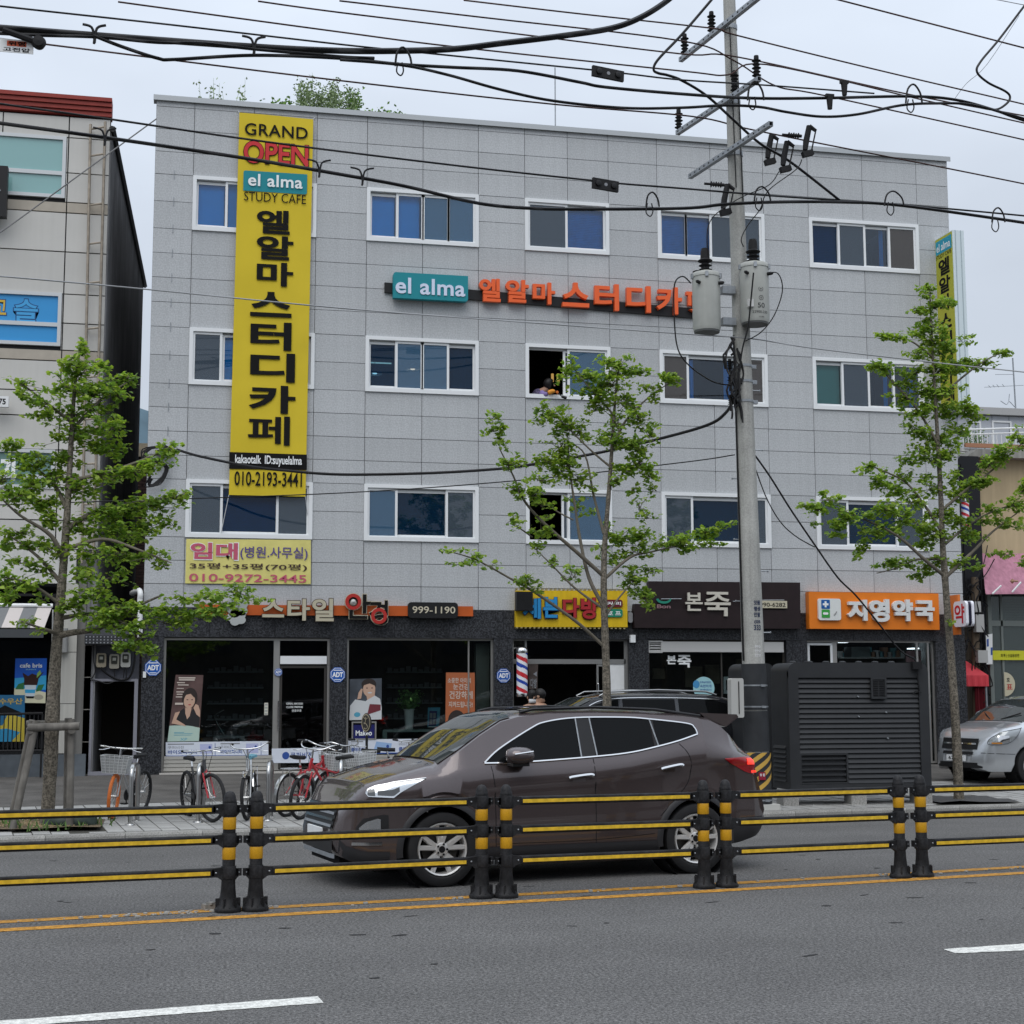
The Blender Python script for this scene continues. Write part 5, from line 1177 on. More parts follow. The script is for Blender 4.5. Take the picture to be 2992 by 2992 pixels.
# ================================================================== NEIGHBOURS ON THE RIGHT
YR = 32.2
yl = thing('yellow_building', 'stained pale yellow building at the right edge above a pink awning and green glass', 'building', (19.5, 34, .33))
xl = fac(2866, 1500, YR).x; zR = lambda py, px=2930: fac(px, py, YR).z
mb.box(xl, xl + 9, YR, YR + 6, zR(1640), zR(1335)); mb.build('wall', mat('stained_yellow_render', (.47, .37, .23), .85, var=.14, vscale=.7, streak=.10), yl)
mb.prism([(xl - .75, YR - .3, zR(1375)), (xl - .2, YR - .3, zR(1327)), (xl + 9, YR - .3, zR(1322)), (xl + 9, YR - .3, zR(1348)), (xl - .15, YR - .3, zR(1350)), (xl - .75, YR - .3, zR(1400))], (0, 6, 0)); mb.build('roof_slab', mat('worn_concrete', (.33, .32, .29), .9, streak=.3), yl)
a, b = fac(2876, 1738, YR - .4), fac(2876, 1622, YR - .02); mb.prism([(fac(2866, 1640, YR).x, YR - .02, zR(1625)), (xl + 9, YR - .02, zR(1610)), (xl + 9, YR - .75, zR(1722)), (fac(2878, 1738, YR - .75).x, YR - .75, fac(2878, 1738, YR - .75).z)], (0, -.02, -.04)); mb.build('awning_board', mat('faded_pink_vinyl', (.44, .20, .27), .7, var=.12, vscale=3, streak=.25), yl)
for q0, q1 in (((2898, 1742), (2924, 1718)), ((2956, 1737), (2982, 1708))): mb.tube([fac(*q0, YR - .85), fac(*q1, YR - .85)], .022, 6); mb.build('awning_arm', M_WHITE, yl)
c = fac(2957, 1705, YR - .8); mb.tube([c, c + Vector((.14, 0, -.0))], .02, 6); mb.lathe([(.001, -.06), (.06, 0), (.02, .05)], c, Matrix.Rotation(pi / 2, 3, 'Y'), n=8); mb.build('spot_lamp', mat('tarnished_brass', (.35, .22, .14), .4, .5), yl)
M_GFR = mat('green_grey_frame', (.16, .18, .17), .5); zg = [zR(q) for q in (2085, 1937, 1908, 1838, 1822, 1762, 1742)]
xg = fac(2893, 1900, YR - .3).x; YG = YR - .3
mb.box(xg - .02, xg + 6, YG - .05, YG + .1, zg[6] - .02, zg[6] + .14); mb.box(xg - .0, xg + 6, YG, YG + .06, zg[3], zg[4]); mb.box(xg - .04, xg + .05, YG - .01, YG + .09, .34, zg[6]); mb.box(xg + .28, xg + .33, YG, YG + .05, .34, zg[6]); mb.box(xg, xg + 6, YG, YG + .06, .34, .42); fr = mb.build('shopfront_frame', M_GFR, yl)
mb.box(xg + .05, xg + 6, YG + .03, YG + .036, .42, zg[6]); mb.build('pane', glass('green_shop_glass', (.42, .50, .48), .07, opacity=.25, dcol=(.18, .23, .22)), fr)
mb.box(xg - .1, xg + 6, YG + 2.0, YG + 2.1, .34, zg[6] + .1); mb.box(xg - .1, xg, YG + .1, YG + 2, .34, zg[6] + .1); mb.box(xg, xg + 6, YG + .1, YG + 2, zg[6], zg[6] + .1); mb.build('interior', M_ROOM, yl)
for k in range(10): mb.box(xg + .5, xg + 4, YG + .2, YG + .21, lerp(zg[3], zg[5], k / 10) + .1, lerp(zg[3], zg[5], k / 10) + .13)
mb.build('inner_blind', mat('grey_laminate', (0, 0, 0)), yl)
t = thing('bus_stop_band', 'bright yellow green strip with black Hangul across the glass front at the right edge', 'sign', (xg + 1, YG - .03, zg[1]))
a, b = fac(2899, 1935, YG - .03), fac(3300, 1911, YG - .03); mb.box(a.x, b.x, YG - .03, YG - .02, a.z, b.z); mb.build('strip', mat('acid_yellow_vinyl', (.55, .54, .03), .5), t)
put_text(mb, '화계 | 신설동방면', px_fn(2922, 1917, 2976, 1929, YG - .034), .012); mb.build('lettering', M_INK, t, fix=False)
c = fac(2933, 2006, YG - .03); t = thing('round_glass_sticker', 'half round cream sticker with red marks on the green glass at the right edge', 'sticker', c); r = .27
flat(t, 'disc', ell(c.x, c.z, r, r * 1.02, 20, -90, 90), YG - .02, mat('cream_vinyl', (.50, .46, .33), .6)); 
put_text(mb, '호', box_fn(c.x + .06, c.x + .14, c.z + .06, c.z + .15, YG - .023), .02); mb.build('lettering', M_INK, t, fix=False); put_text(mb, '표', box_fn(c.x + .05, c.x + .2, c.z - .12, c.z + .0, YG - .023), .02); mb.build('lettering', M_REDL, t, fix=False)
# black upright signboard and the cluttered wooden pole in the gap
bb = thing('black_signboard', 'tall narrow black signboard against the side of the yellow building', 'sign', (17.8, YR - .4, 4))
a, b = fac(2803, 1745, YR - .35), fac(2860, 1340, YR - .35)
mb.fprism([(a.x, a.z), (b.x, a.z), (b.x, b.z), (a.x + .15, b.z), (a.x, b.z - .18)], YR - .35, YR - .1); mb.build('panel', mat('charcoal_panel', (.012, .012, .015), .4), bb)
mb.box(a.x + .14, a.x + .18, YR - .37, YR - .352, a.z, b.z - .2); mb.build('trim', M_BLACK, bb)
mb.box(17.05, xl + .3, YR + .3, YR + .5, .3, zR(1740)); tag(mb.build('gap_wall', mat('grimy_tan_wall', (.13, .11, .085), .9, streak=.4, var=.2)), 'grimy tan wall in the gap right of the grey building', 'wall')
gp = fac(2845, 2000, YR - .5); mb.tube([(gp.x, YR - .5, .34), (fac(2847, 1700, YR - .5).x, YR - .5, zR(1700))], [.10, .085], 10); up2 = thing('timber_pole', 'old brown timber pole hung with black cables in the gap at the right', 'pole', (gp.x, YR - .5, .34))
mb.build('shaft', mat('old_timber', (.16, .12, .085), .9, streak=.4), up2, smooth=50)
for k in range(26):
    z = random.uniform(zR(1960), zR(1690)); x = gp.x + random.uniform(-.2, .25); P = [Vector((x, YR - .64, z))]
    for q in range(5): P.append(P[-1] + Vector((random.uniform(-.12, .12), random.uniform(-.03, .03), random.uniform(-.28, .05))))
    mb.tube(smooth_line(P, 3), random.uniform(.008, .02), 4)
for q0, q1 in (((2838, 1720), (2905, 1640)), ((2822, 1740), (2870, 1660)), ((2850, 1700), (2885, 1600)), ((2866, 1655), (2862, 1950))): mb.tube(smooth_line([fac(*q0, YR - .66), lerp(fac(*q0, YR - .66), fac(*q1, YR - .5), .5) + Vector((.03, 0, -.08)), fac(*q1, YR - .5)], 5), .012, 4)
mb.build('cable_tangle', M_CABLE, up2)
for px, py, w_, h_ in ((2856, 1828, .10, .20), (2864, 1925, .12, .14), (2850, 1780, .07, .12)): c = fac(px, py, YR - .62); mb.box(c.x - w_, c.x + w_, YR - .72, YR - .58, c.z - h_, c.z + h_); mb.build('junction_box', mat('grey_plastic', (.38, .38, .37), .5), up2)
t, f = poster('wall_map_board', 'white board with a small house drawing beside the green glass front', (2879, 1862), (2898, 1858), (2881, 1948), (2898, 1947), YG - .1, M_WHITE, 'board')
pshape(t, f, 'window_mark', [(.1, .6), (.4, .6), (.4, .85), (.1, .85)], YG - .103, M_BLUP); pshape(t, f, 'window_mark', [(.7, .3), (1, .3), (1, .55), (.7, .55)], YG - .103, M_BLUP)
# red tent
tn = thing('red_tent', 'red canopy tent with a maroon side wall between the grey building and the glass front', 'tent', (17.6, YR - 1, .34))
q = lambda px, py, yy=YR - .7: fac(px, py, yy)
M_TENT = mat('red_tent_cloth', (.55, .05, .065), .7, var=.08, vscale=2)
A, B, C, D = q(2818, 1934), q(2886, 1980), q(2886, 2012), q(2818, 2012)
apex = Vector((17.1, YR - .3, A.z + .25)); base = [Vector((max(17.08, A.x - 1.9), YR - .7, B.z)), B, Vector((B.x, YR - .1, B.z)), Vector((max(17.08, A.x - 1.9), YR - .1, B.z))]
mb.add([apex] + base, [(0, 1, 2), (0, 2, 3), (0, 3, 4), (0, 4, 1)]); mb.build('roof', M_TENT, tn, fix=False)
rows = [[], []]
for i in range(25): x = lerp(base[0].x, B.x, i / 24); s = .02 * sin(i * 1.3); rows[0].append((x, YR - .7 + s, C.z)); rows[1].append((x, YR - .7, B.z))
mb.grid(rows); mb.quad((B.x, YR - .7, C.z), (B.x, YR - .1, C.z), (B.x, YR - .1, B.z), (B.x, YR - .7, B.z)); mb.build('valance', M_TENT, tn, fix=False)
rows = [[], []]
for i in range(25): x = lerp(fac(2846, 2040, YR - .62).x, B.x, i / 24); s = .03 * sin(i * 1.7); rows[0].append((x, YR - .62 + s, .34)); rows[1].append((x, YR - .62 + s, C.z))
mb.grid(rows); mb.build('side_curtain', mat('maroon_cloth', (.14, .012, .02), .8), tn, fix=False)
mb.tube([(B.x - .05, YR - .66, .34), (B.x - .05, YR - .66, B.z)], .025, 6); mb.build('leg', M_STEEL, tn)
# roof house with railing, brick parapet, aerial
rh = thing('rooftop_house', 'pale grey metal clad rooftop house far behind the right tree', 'house', (22, 40, 5))
Y3 = 40.0; g3 = lambda px, py: fac(px, py, Y3)
a, b = g3(2800, 1275), g3(3300, 1222); mb.box(a.x, b.x, Y3, Y3 + 5, 2, g3(2900, 1222).z); mb.build('wall', mat('pale_metal_wall', (.42, .44, .48), .5), rh)
mb.box(a.x - .1, b.x, Y3 - .15, Y3 + 5, g3(2900, 1220).z, g3(2900, 1200).z); mb.build('roof_fascia', mat('grey_fascia', (.36, .36, .36), .6), rh)
for x0, x1 in ((2836, 2866), (2901, 2955)): c, d = g3(x0, 1310), g3(x1, 1238); ring(mb, c.x, d.x, c.z, d.z, .05, Y3 - .03, Y3); mb.build('window_frame', M_WHITE, rh)
for i in range(9): x = a.x + i * .55; mb.box(x, x + .015, Y3 - .012, Y3, 4, g3(2900, 1222).z); mb.build('panel_seam', mat('seam_grey', (.25, .27, .3), .6), rh)
tr = thing('roof_terrace', 'white brick roof terrace with a white railing and flower boxes', 'terrace', (20, 37, 4))
Y4 = 36.5; g4 = lambda px, py: fac(px, py, Y4)
a, b = g4(2795, 1345), g4(3250, 1318); mb.box(a.x, b.x, Y4 + .02, Y4 + 3, 3, g4(2880, 1318).z); mb.build('parapet_core', mat('grey_mortar', (.25, .25, .24), .9), tr)
wb = MB(); wb.box(-.12, .12, -.02, .02, -.04, .04); wme = wb.mesh('brick', mat('white_brick', (.52, .52, .50), .8, rnd=.1)); z = g4(2880, 1318).z - .05; r = 0
while z > g4(2800, 1395).z:
    x = a.x + (r % 2) * .13
    while x < a.x + 4.6: o = bpy.data.objects.new('brick', wme); COL.objects.link(o); o.parent = tr; o.location = Vector((x, Y4, z)) - tr.location; x += .26
    z -= .1; r += 1
q0, q1 = g4(2815, 1262), g4(3250, 1250); zq = g4(2880, 1312).z
mb.tube([q0, q1], .025, 6); mb.tube([(q0.x, Y4, q0.z - .13), (q1.x, Y4, q1.z - .13)], .02, 6); mb.tube([(q0.x, Y4, zq + .05), (q1.x, Y4, zq + .05)], .02, 6); mb.build('rail', M_WHITE, tr)
for i in range(34): x = lerp(q0.x, q0.x + 4.6, i / 33); mb.tube([(x, Y4, zq), (x, Y4, q0.z - .1)], .012, 5); mb.build('bar', M_WHITE, tr)
mb.box(q0.x + .0, q0.x + 4, Y4 - .1, Y4 - .03, zq - .04, zq + .07); mb.build('flower_box', mat('terracotta_board', (.36, .18, .11), .8), tr)
for k in range(40): sprig(mb, Vector((random.choice([random.uniform(q0.x, q0.x + .7), random.uniform(q0.x + 1.8, q0.x + 4)]), Y4 + .2, zq)), random.uniform(.2, .6), 14, .07, .03)
mb.build('box_plants', M_RG1, tr, fix=False)['kind'] = 'stuff'
an = thing('roof_aerial', 'television aerial on a thin mast above the rooftop house at the right', 'aerial', g3(2969, 1200)); 
b0, b1 = g3(2969, 1200), g3(2961, 1053); mb.tube([b0, b1], .022, 6); mb.build('mast', M_STEEL, an)
for (x0, y0, x1, y1) in ((2910, 1101, 2961, 1101), (2878, 1138, 2992, 1133), (2890, 1133, 2896, 1139), (2902, 1131, 2908, 1138), (2914, 1130, 2920, 1138), (2930, 1129, 2936, 1137)): mb.tube([g3(x0, y0), g3(x1, y1)], .009, 4)
mb.build('element', M_STEEL, an)
mb.tube(smooth_line([g3(2966, 1196), g3(2950, 1180), g3(2943, 1189), g3(2925, 1178)], 4), .012, 4); mb.tube([g3(2949, 1178), g3(2951, 1158)], .01, 4); mb.build('side_arm', M_STEEL, an)
# opposite side of the street, behind the photographer: only its reflection is seen
op = thing('opposite_building', 'plain grey building across the street seen only as a reflection in the glass', 'building', (8, -14, 0))
mb.box(-25, 42, -20, -15, 0, 9); mb.build('wall', mat('opposite_wall', (.05, .048, .045), .8, var=.2, vscale=.3), op)
for k in range(14):
    for z in (3.9, 6.6): x = -22 + k * 4.4; mb.box(x, x + 2.6, -15, -14.96, z, z + 1.5); mb.build('window', M_ROOM, op)

# ================================================================== THE MEDIAN FENCE
M_FENCE = mat('fence_black_plastic', (.013, .013, .014), .55, spec=.2, speck=[(7, .75, 1.7), (60, .8, 1.3)], var=.15, vscale=20, bump=.1, bscale=120)
M_FYEL = mat('fence_yellow_strip', (.70, .45, .035), .4, speck=[(16, .82, 1.05)], var=.06, vscale=8)
M_FBAND = mat('fence_reflective_band', (.52, .27, .012), .35, speck=[(180, .85, 1.1)])
FA = radians(7.8)
def fence_proto():
    # local frame: x along the fence from the left post (0) to the right post (SPAN), z up
    root = thing('median_fence', 'fence', 'fence', (0, 0, 0), 0, 'black and yellow median fence sections')
    for sx in (0, 1):
        x = sx * SPAN; ins = 1 if sx == 0 else -1
        mb.lathe([(.118, 0), (.12, .018), (.112, .035), (.085, .06), (.072, .12), (.064, .20), (.060, .28), (.062, .30), (.057, .31), (.056, .94), (.060, .945), (.060, .965), (.054, .975), (.053, .99), (.046, 1.015), (.030, 1.035), (.004, 1.042)], (x, 0, 0), n=20)
        for k in range(6):
            a = k * pi / 3; mb.obox((x + .075 * cos(a), .075 * sin(a), .07), (.07, .012, .09), Matrix.Rotation(a, 3, 'Z'))
            mb.lathe([(.012, .02), (.012, .04), (.004, .044)], (x + .1 * cos(a + .5), .1 * sin(a + .5), 0), n=6)
        post = mb.build('post', M_FENCE, root, smooth=35)
        for z in ZB_: mb.lathe([(.0585, z - .052), (.0595, z - .05), (.0595, z + .05), (.0585, z + .052)], (x, 0, 0), n=20, cap=False); mb.build('reflective_band', M_FBAND, post, smooth=35)
        for z in ZR_:
            mb.lathe([(.064, z - .055), (.066, z - .05), (.066, z + .05), (.064, z + .055)], (x, 0, 0), n=20)
            mb.fprism([(x + ins * .05, z - .075), (x + ins * .05, z + .045), (x + ins * .15, z + .036), (x + ins * .15, z - .036), (x + ins * .10, z - .04)], -.03, .03)
            mb.box(*sorted((x - ins * .05, x - ins * .112)), -.022, .022, z - .032, z + .032); mb.fprism([(x - ins * .05, z - .075), (x - ins * .05, z + .03), (x - ins * .085, z + .03), (x - ins * .085, z - .036)], -.022, .022)
            mb.build('rail_bracket', M_FENCE, root, smooth=35)
            mb.lathe([(.008, 0), (.008, .004), (.003, .007)], (x + ins * .115, -.03, z), Matrix.Rotation(pi / 2, 3, 'X'), n=8); mb.lathe([(.006, 0), (.006, .004)], (x - ins * .09, -.022, z), Matrix.Rotation(pi / 2, 3, 'X'), n=6); mb.build('bolt', M_STEEL, root)
    for z in ZR_:
        P = rrect(-.030, .030, z - .040, z + .040, .014, 3); mb.prism([(.13, y, q) for y, q in P], (SPAN - .26, 0, 0)); rail = mb.build('rail', M_FENCE, root, smooth=35)
        mb.box(.165, SPAN - .165, -.0335, -.030, z - .019, z + .014); mb.build('reflective_strip', M_FYEL, rail)
    return root
PT = [gnd(660, 2660), gnd(740, 2657), gnd(1402, 2623), gnd(1474, 2622), gnd(2053, 2597), gnd(2119, 2594), gnd(2627, 2570), gnd(2691, 2567)]
SPAN = (PT[2] - PT[1]).length
ZR_ = [fac(560, q, PT[0].y).z for q in (2362, 2452, 2548)]; ZB_ = [fac(665, q, PT[0].y).z for q in (2402, 2490)]
fp = fence_proto()
def set_fence(o, a, b, label, rev=False):
    d = b - a; o.location = (a.x, a.y, .004); o.rotation_euler.z = atan2(d.y, d.x); o.scale.x = d.length / SPAN; o['label'] = label
set_fence(fp, PT[1], PT[2], 'black and yellow median fence section in front of the brown car bonnet')
dirn = (PT[7] - PT[0]).normalized()
set_fence(copy_tree(fp), PT[0] - dirn * SPAN, PT[0], 'leftmost black and yellow median fence section, in front of the bicycles')
set_fence(copy_tree(fp), PT[3], PT[4], 'black and yellow median fence section in front of the brown car doors')
set_fence(copy_tree(fp), PT[5], PT[6], 'black and yellow median fence section in front of the dark louvred kiosk')
set_fence(copy_tree(fp), PT[7], PT[7] + dirn * SPAN, 'rightmost black and yellow median fence section, in front of the silver van')
p = gnd(603, 2655); mb.obox((p.x, p.y, .03), (.10, .08, .05), Matrix.Rotation(.4, 3, 'Z')); mb.obox((p.x + .02, p.y - .01, .06), (.06, .06, .02), Matrix.Rotation(.9, 3, 'Z'))
tag(mb.build('broken_block', mat('broken_concrete', (.28, .27, .25), .9, var=.3, vscale=20)), 'broken grey concrete lump on the yellow line beside the left fence post', 'rubble')

# ================================================================== VEHICLES
def wheel(root, x, y, R, w_, rim_r, sgn, style=10, dark=False):
    RYm = Matrix.Rotation(pi / 2 * sgn, 3, 'X')         # lathe axis out of the car's side (sgn=+1 -> -y)
    o = Vector((x, y, R))
    h = w_ / 2; mb.lathe([(rim_r, -h), (R * .93, -h), (R, -h * .75), (R, h * .75), (R * .985, h * .9), (R * .93, h), (rim_r + .015, h * .96), (rim_r, h * .8)], o, RYm, 40, cap=False)
    wh = mb.build('wheel', M_RUBBER, root, smooth=35)
    mb.lathe([(rim_r, -h * .4), (rim_r, h * .8), (rim_r - .008, h * .92), (rim_r - .022, h * .86), (rim_r - .026, h * .5), (rim_r - .03, -h * .4)], o, RYm, 40, cap=False)
    sp = mb
    n = style // 2 if style > 5 else style
    for k in range(n):
        a = 2 * pi * k / n + .3
        for da in ((-.16, .16) if style > 5 else (0,)):
            r0, r1 = rim_r * .22, rim_r - .02; a0, a1 = a + da * .55, a + da * 1.55
            w0, w1 = rim_r * .07, rim_r * .055
            q0 = Vector((r0 * cos(a0), r0 * sin(a0), h * .62)); q1 = Vector((r1 * cos(a1), r1 * sin(a1), h * .80)); d = (q1 - q0).normalized(); s = Vector((-d.y, d.x, 0)).normalized()
            P = [q0 + s * w0, q0 - s * w0, q1 - s * w1, q1 + s * w1]; B = [p - Vector((0, 0, .03)) - (s * .012 if i in (0, 3) else -s * .012) * -1 for i, p in enumerate(P)]
            sp.add([o + RYm @ p for p in P + B], [(0, 1, 2, 3), (7, 6, 5, 4), (0, 4, 5, 1), (1, 5, 6, 2), (2, 6, 7, 3), (3, 7, 4, 0)])
    sp.lathe([(rim_r * .27, h * .3), (rim_r * .25, h * .68), (rim_r * .2, h * .72)], o, RYm, 20)
    sp.build('rim', mat('alloy_rim', (.66, .65, .63), .35, .55), wh, smooth=30)
    mb.lathe([(rim_r * .13, h * .72), (rim_r * .12, h * .76)], o, RYm, 16)
    for k in range(5): a = 2 * pi * k / 5; c = o + RYm @ Vector((rim_r * .2 * cos(a), rim_r * .2 * sin(a), h * .72)); mb.lathe([(.012, 0), (.012, .006)], c, RYm, 6)
    mb.build('hub_cap', M_DARK, wh)
    mb.lathe([(rim_r * .72, h * .05), (rim_r * .72, h * .1)], o, RYm, 28); mb.build('brake_disc', mat('brake_iron', (.06, .058, .055), .5, .6), wh)
    mb.lathe([(rim_r - .01, -h * .3), (rim_r - .01, -h * .25)], o, RYm, 24); mb.build('wheel_back', M_DARK, wh)

class Car:
    def __init__(s, name, label, P, paint, loc, rz, group=None):
        s.P, s.paint = P, paint; s.root = thing(name, label, P.get('cat', 'car'), (0, 0, 0), 0, group); s.L = P['L']; s.wheels = P['wheels']; s.R = P['R']
        s.body(); s.loc, s.rz = loc, rz
    def done(s): s.root.location = s.loc; s.root.rotation_euler.z = s.rz; return s.root
    def zb(s, u):
        z = curve(s.P['zb'], u)
        for uc in s.wheels:
            ra = s.P['ra']; d = abs(u - uc)
            if d < ra: z = max(z, s.R + sqrt(max(0, ra * ra - d * d)) - .01)
        return z
    def sec(s, u):
        P = s.P; hw, zs, zt, zb = curve(P['hw'], u), curve(P['zs'], u), curve(P['zt'], u), s.zb(u)
        zr = max(zs + .01, zt - .055) if zt - zs > .1 else lerp(zs, zt, .6)
        y6 = hw - .05 - P.get('tumble', .42) * (zr - zs) if zt - zs > .12 else hw - .05 - .10
        if zt - zs <= .25: y6 = lerp(hw - .15, hw - .05 - P.get('tumble', .42) * (zr - zs), max(0, min(1, (zt - zs - .12) / .13))) if zt - zs > .12 else hw - .15
        zm = lerp(max(zb, .45), zs, .45); cr = P.get('crease'); zc = min(curve(cr, u), zs - .075) if cr else lerp(zm, zs, .5); k = 1 if cr else .25
        z3 = max(zm - .12, zb + .10); z4 = max(zc - .075, z3 + .02); z5 = max(zc, z4 + .02); z6 = max(lerp(zc, zs, .7), z5 + .02); z7 = max(zs, z6 + .015)
        return [(hw * .55, zb), (hw - .035, zb), (hw - .004, zb + .06), (hw + .002, z3), (hw - .014 * k, z4), (hw + .012 * k, z5), (hw - .014, z6), (hw - .05, z7), (y6, max(zr, z7 + .004)), (y6 - .11, max(zr, z7) + (zt - zr) * .72), (y6 * .45, zt - (zt - zr) * .06), (0, zt)]
    def yside(s, u, z):
        q = s.sec(u)[1:10]
        for (y0, z0), (y1, z1) in zip(q, q[1:]):
            if z <= z1 and z1 > z0: return lerp(y0, y1, max(0, (z - z0) / (z1 - z0)))
        return q[-1][0]
    def xs(s, u, z):
        # the nose and tail lean: points higher up sit further back
        P = s.P; k = P.get('lean', .25); n, r = P.get('nose', 0), P.get('rear', 0); w_ = u
        if n and u < .75: w_ = n + u * (.75 - n) / .75
        if r and u > 4.5: w_ = 4.5 + (u - 4.5) * r
        if u < .35: return w_ + k * max(0, z - P.get('lean_z', .55)) * (1 - u / .35)
        if u > s.L - .3: return w_ - P.get('rlean', .1) * max(0, z - .75) * (1 - (s.L - u) / .3)
        return w_
    def body(s):
        L = s.L; st = set([0, .03, .07, L - .03, L - .07, L])
        n = int(L / .07)
        for i in range(n + 1): st.add(round(L * i / n, 3))
        for uc in s.wheels:
            for i in range(25): st.add(round(uc + s.P['ra'] * -cos(pi * i / 24), 3))
        for k in ('hw', 'zs', 'zt'): st |= {round(u, 3) for u, _ in s.P[k] if 0 <= u <= L}
        st = sorted(st); rows = []
        for u in st:
            q = s.sec(u); full = [(-y, z) for y, z in q] + [(y, z) for y, z in q[-2::-1]]
            rows.append([(s.xs(u, z), y, z) for y, z in full])
        mb.grid(rows); k = len(rows[0])
        mb.add(rows[0], [tuple(range(k))]); mb.add(rows[-1], [tuple(range(k))[::-1]])
        s.bodyo = mb.build('body', s.paint, s.root, smooth=38)
        hw = max(v for _, v in s.P['hw'])
        mb.box(.25, L - .25, -hw * .56, hw * .56, .22, .62); mb.build('underbody', M_DARK, s.root)
        for uc in s.wheels:
            for sg in (1, -1):
                mb.lathe([(s.P['ra'] - .005, -.30), (s.P['ra'] - .005, .02)], (uc, -sg * (hw - .06), s.R), Matrix.Rotation(pi / 2 * sg, 3, 'X'), 28, cap=False); mb.build('wheel_arch_liner', M_DARK, s.root)
                wheel(s.root, uc, -sg * (hw - s.P.get('tw', .23) / 2 - .015), s.R, s.P.get('tw', .23), s.P['rim'], sg, s.P.get('spokes', 10))
    def strip(s, name, us, lo, hi, m, off=.006, nz_=4, parent=None, sides=(1, -1), smooth=40):
        # a panel lying on the car's side between two height curves
        o = None
        for sg in sides:
            rows = []
            for u in us:
                a, b = lo(u), hi(u); rows.append([])
                for k in range(nz_ + 1): z = lerp(a, b, k / nz_); rows[-1].append((s.xs(u, z), -sg * (s.yside(u, z) + off), z))
            mb.grid(rows); o = mb.build(name, m, parent or s.root, smooth=smooth)
        return o
    def line(s, name, pts, r, m, off=.003, sides=(1, -1), n=5, parent=None):
        for sg in sides:
            Q = smooth_line([(u, 0, z) for u, z in pts], 5); mb.tube([(s.xs(q.x, q.z), -sg * (s.yside(q.x, q.z) + off), q.z) for q in Q], r, n); o = mb.build(name, m, parent or s.root, smooth=60)
        return o
    def topglass(s, name, u0, u1, m, wf=.93, n=14, off=.007):
        rows = []
        for i in range(n + 1):
            u = lerp(u0, u1, i / n); q = s.sec(u)[8:]; rows.append([])
            for k in range(-6, 7):
                y = abs(k) / 6 * q[0][0] * wf; z = q[-1][1]
                for (y0, z0), (y1, z1) in zip(q, q[1:]):
                    if y1 <= y <= y0: z = lerp(z0, z1, (y0 - y) / (y0 - y1) if y0 > y1 else 0)
                rows[-1].append((s.xs(u, z) + (-off if u0 < s.L / 2 else off), (1 if k > 0 else -1) * y, z + off))
        mb.grid(rows); return mb.build(name, m, s.root, smooth=60)
    def nose(s, nm, z0, z1, yw, m, d=.012, n=12):
        # a band wrapped round the front of the car
        rows = []; H_ = s.P['hw']
        for i in range(n + 1):
            y = lerp(-yw, yw, i / n); u = 0
            for (u0, h0), (u1, h1) in zip(H_, H_[1:]):
                if h0 <= abs(y) + .04 <= h1: u = lerp(u0, u1, (abs(y) + .04 - h0) / (h1 - h0)); break
            rows.append([(s.xs(u, z) - d, y, z) for z in (z0, lerp(z0, z1, .5), z1)])
        mb.grid(rows); return mb.build(nm, m, s.root, smooth=50)
def frange(a, b, n): return [lerp(a, b, i / n) for i in range(n + 1)]
M_CGL = mat('tinted_car_glass', (.005, .0055, .006), .03, spec=.12)
M_WGL = mat('windscreen_glass', (.030, .036, .036), .03, spec=.6, coat=.3)
M_CLAD = mat('grey_body_cladding', (.020, .020, .022), .5)
M_HEAD = mat('headlamp_chrome', (.62, .64, .66), .12, .75, coat=1)
M_HEADD = mat('headlamp_dark', (.06, .065, .07), .1, coat=1)
M_TAIL = mat('tail_lamp_red', (.30, .008, .012), .12, coat=1)
M_TAILB = mat('brake_lamp_lit', (.9, .05, .03), .3, emit=.9)
# ---- the brown SUV in the near lane (u = 0 at the front bumper)
SU = dict(cat='car', L=4.89, nose=.17, rear=1.4, crease=[(.5, .86), (1.0, .89), (1.76, .93), (2.87, 1.0), (3.58, 1.10), (4.3, 1.18), (4.9, 1.2)], wheels=[1.20, 4.06], R=.365, ra=.435, rim=.262, tw=.235, tumble=.42, lean=.30, lean_z=.55, rlean=.05,
    hw=[(0, .60), (.06, .70), (.16, .79), (.35, .87), (.6, .915), (1.0, .94), (3.6, .94), (4.2, .915), (4.55, .86), (4.75, .79), (4.89, .66)],
    zb=[(0, .42), (.08, .30), (.3, .24), (.7, .235), (4.3, .26), (4.6, .30), (4.8, .36), (4.89, .45)],
    zs=[(0, .74), (.06, .82), (.16, .91), (.35, .985), (.6, 1.03), (.95, 1.085), (1.45, 1.16), (1.7, 1.19), (2.88, 1.235), (3.3, 1.27), (3.88, 1.38), (4.2, 1.40), (4.5, 1.30), (4.76, 1.20), (4.82, .98), (4.89, .70)],
    zt=[(0, .78), (.06, .87), (.16, .96), (.35, 1.03), (.6, 1.09), (.9, 1.16), (1.18, 1.225), (1.4, 1.37), (1.65, 1.53), (1.9, 1.665), (2.1, 1.715), (2.45, 1.745), (3.0, 1.75), (3.5, 1.735), (4.0, 1.70), (4.35, 1.655), (4.48, 1.60), (4.62, 1.42), (4.76, 1.27), (4.82, 1.02), (4.89, .74)])
M_SUV = mat('mauve_brown_paint', (.086, .068, .068), .24, .5, coat=1.0, speck=[(400, .9, 1.12)])
sth = radians(10); S0 = Vector((2.60, 15.15, 0)) + Vector((-sin(sth), cos(sth), 0)) * .94 - Vector((cos(sth), sin(sth), 0)) * 1.20
su = Car('parked_suv', 'mauve brown sports utility car driving left behind the median fence', SU, M_SUV, S0, sth)
g_hi = [(1.65, 1.205), (1.83, 1.34), (2.21, 1.54), (2.39, 1.605), (2.74, 1.645), (3.29, 1.645), (3.58, 1.625), (4.02, 1.575), (4.10, 1.53), (4.12, 1.47)]
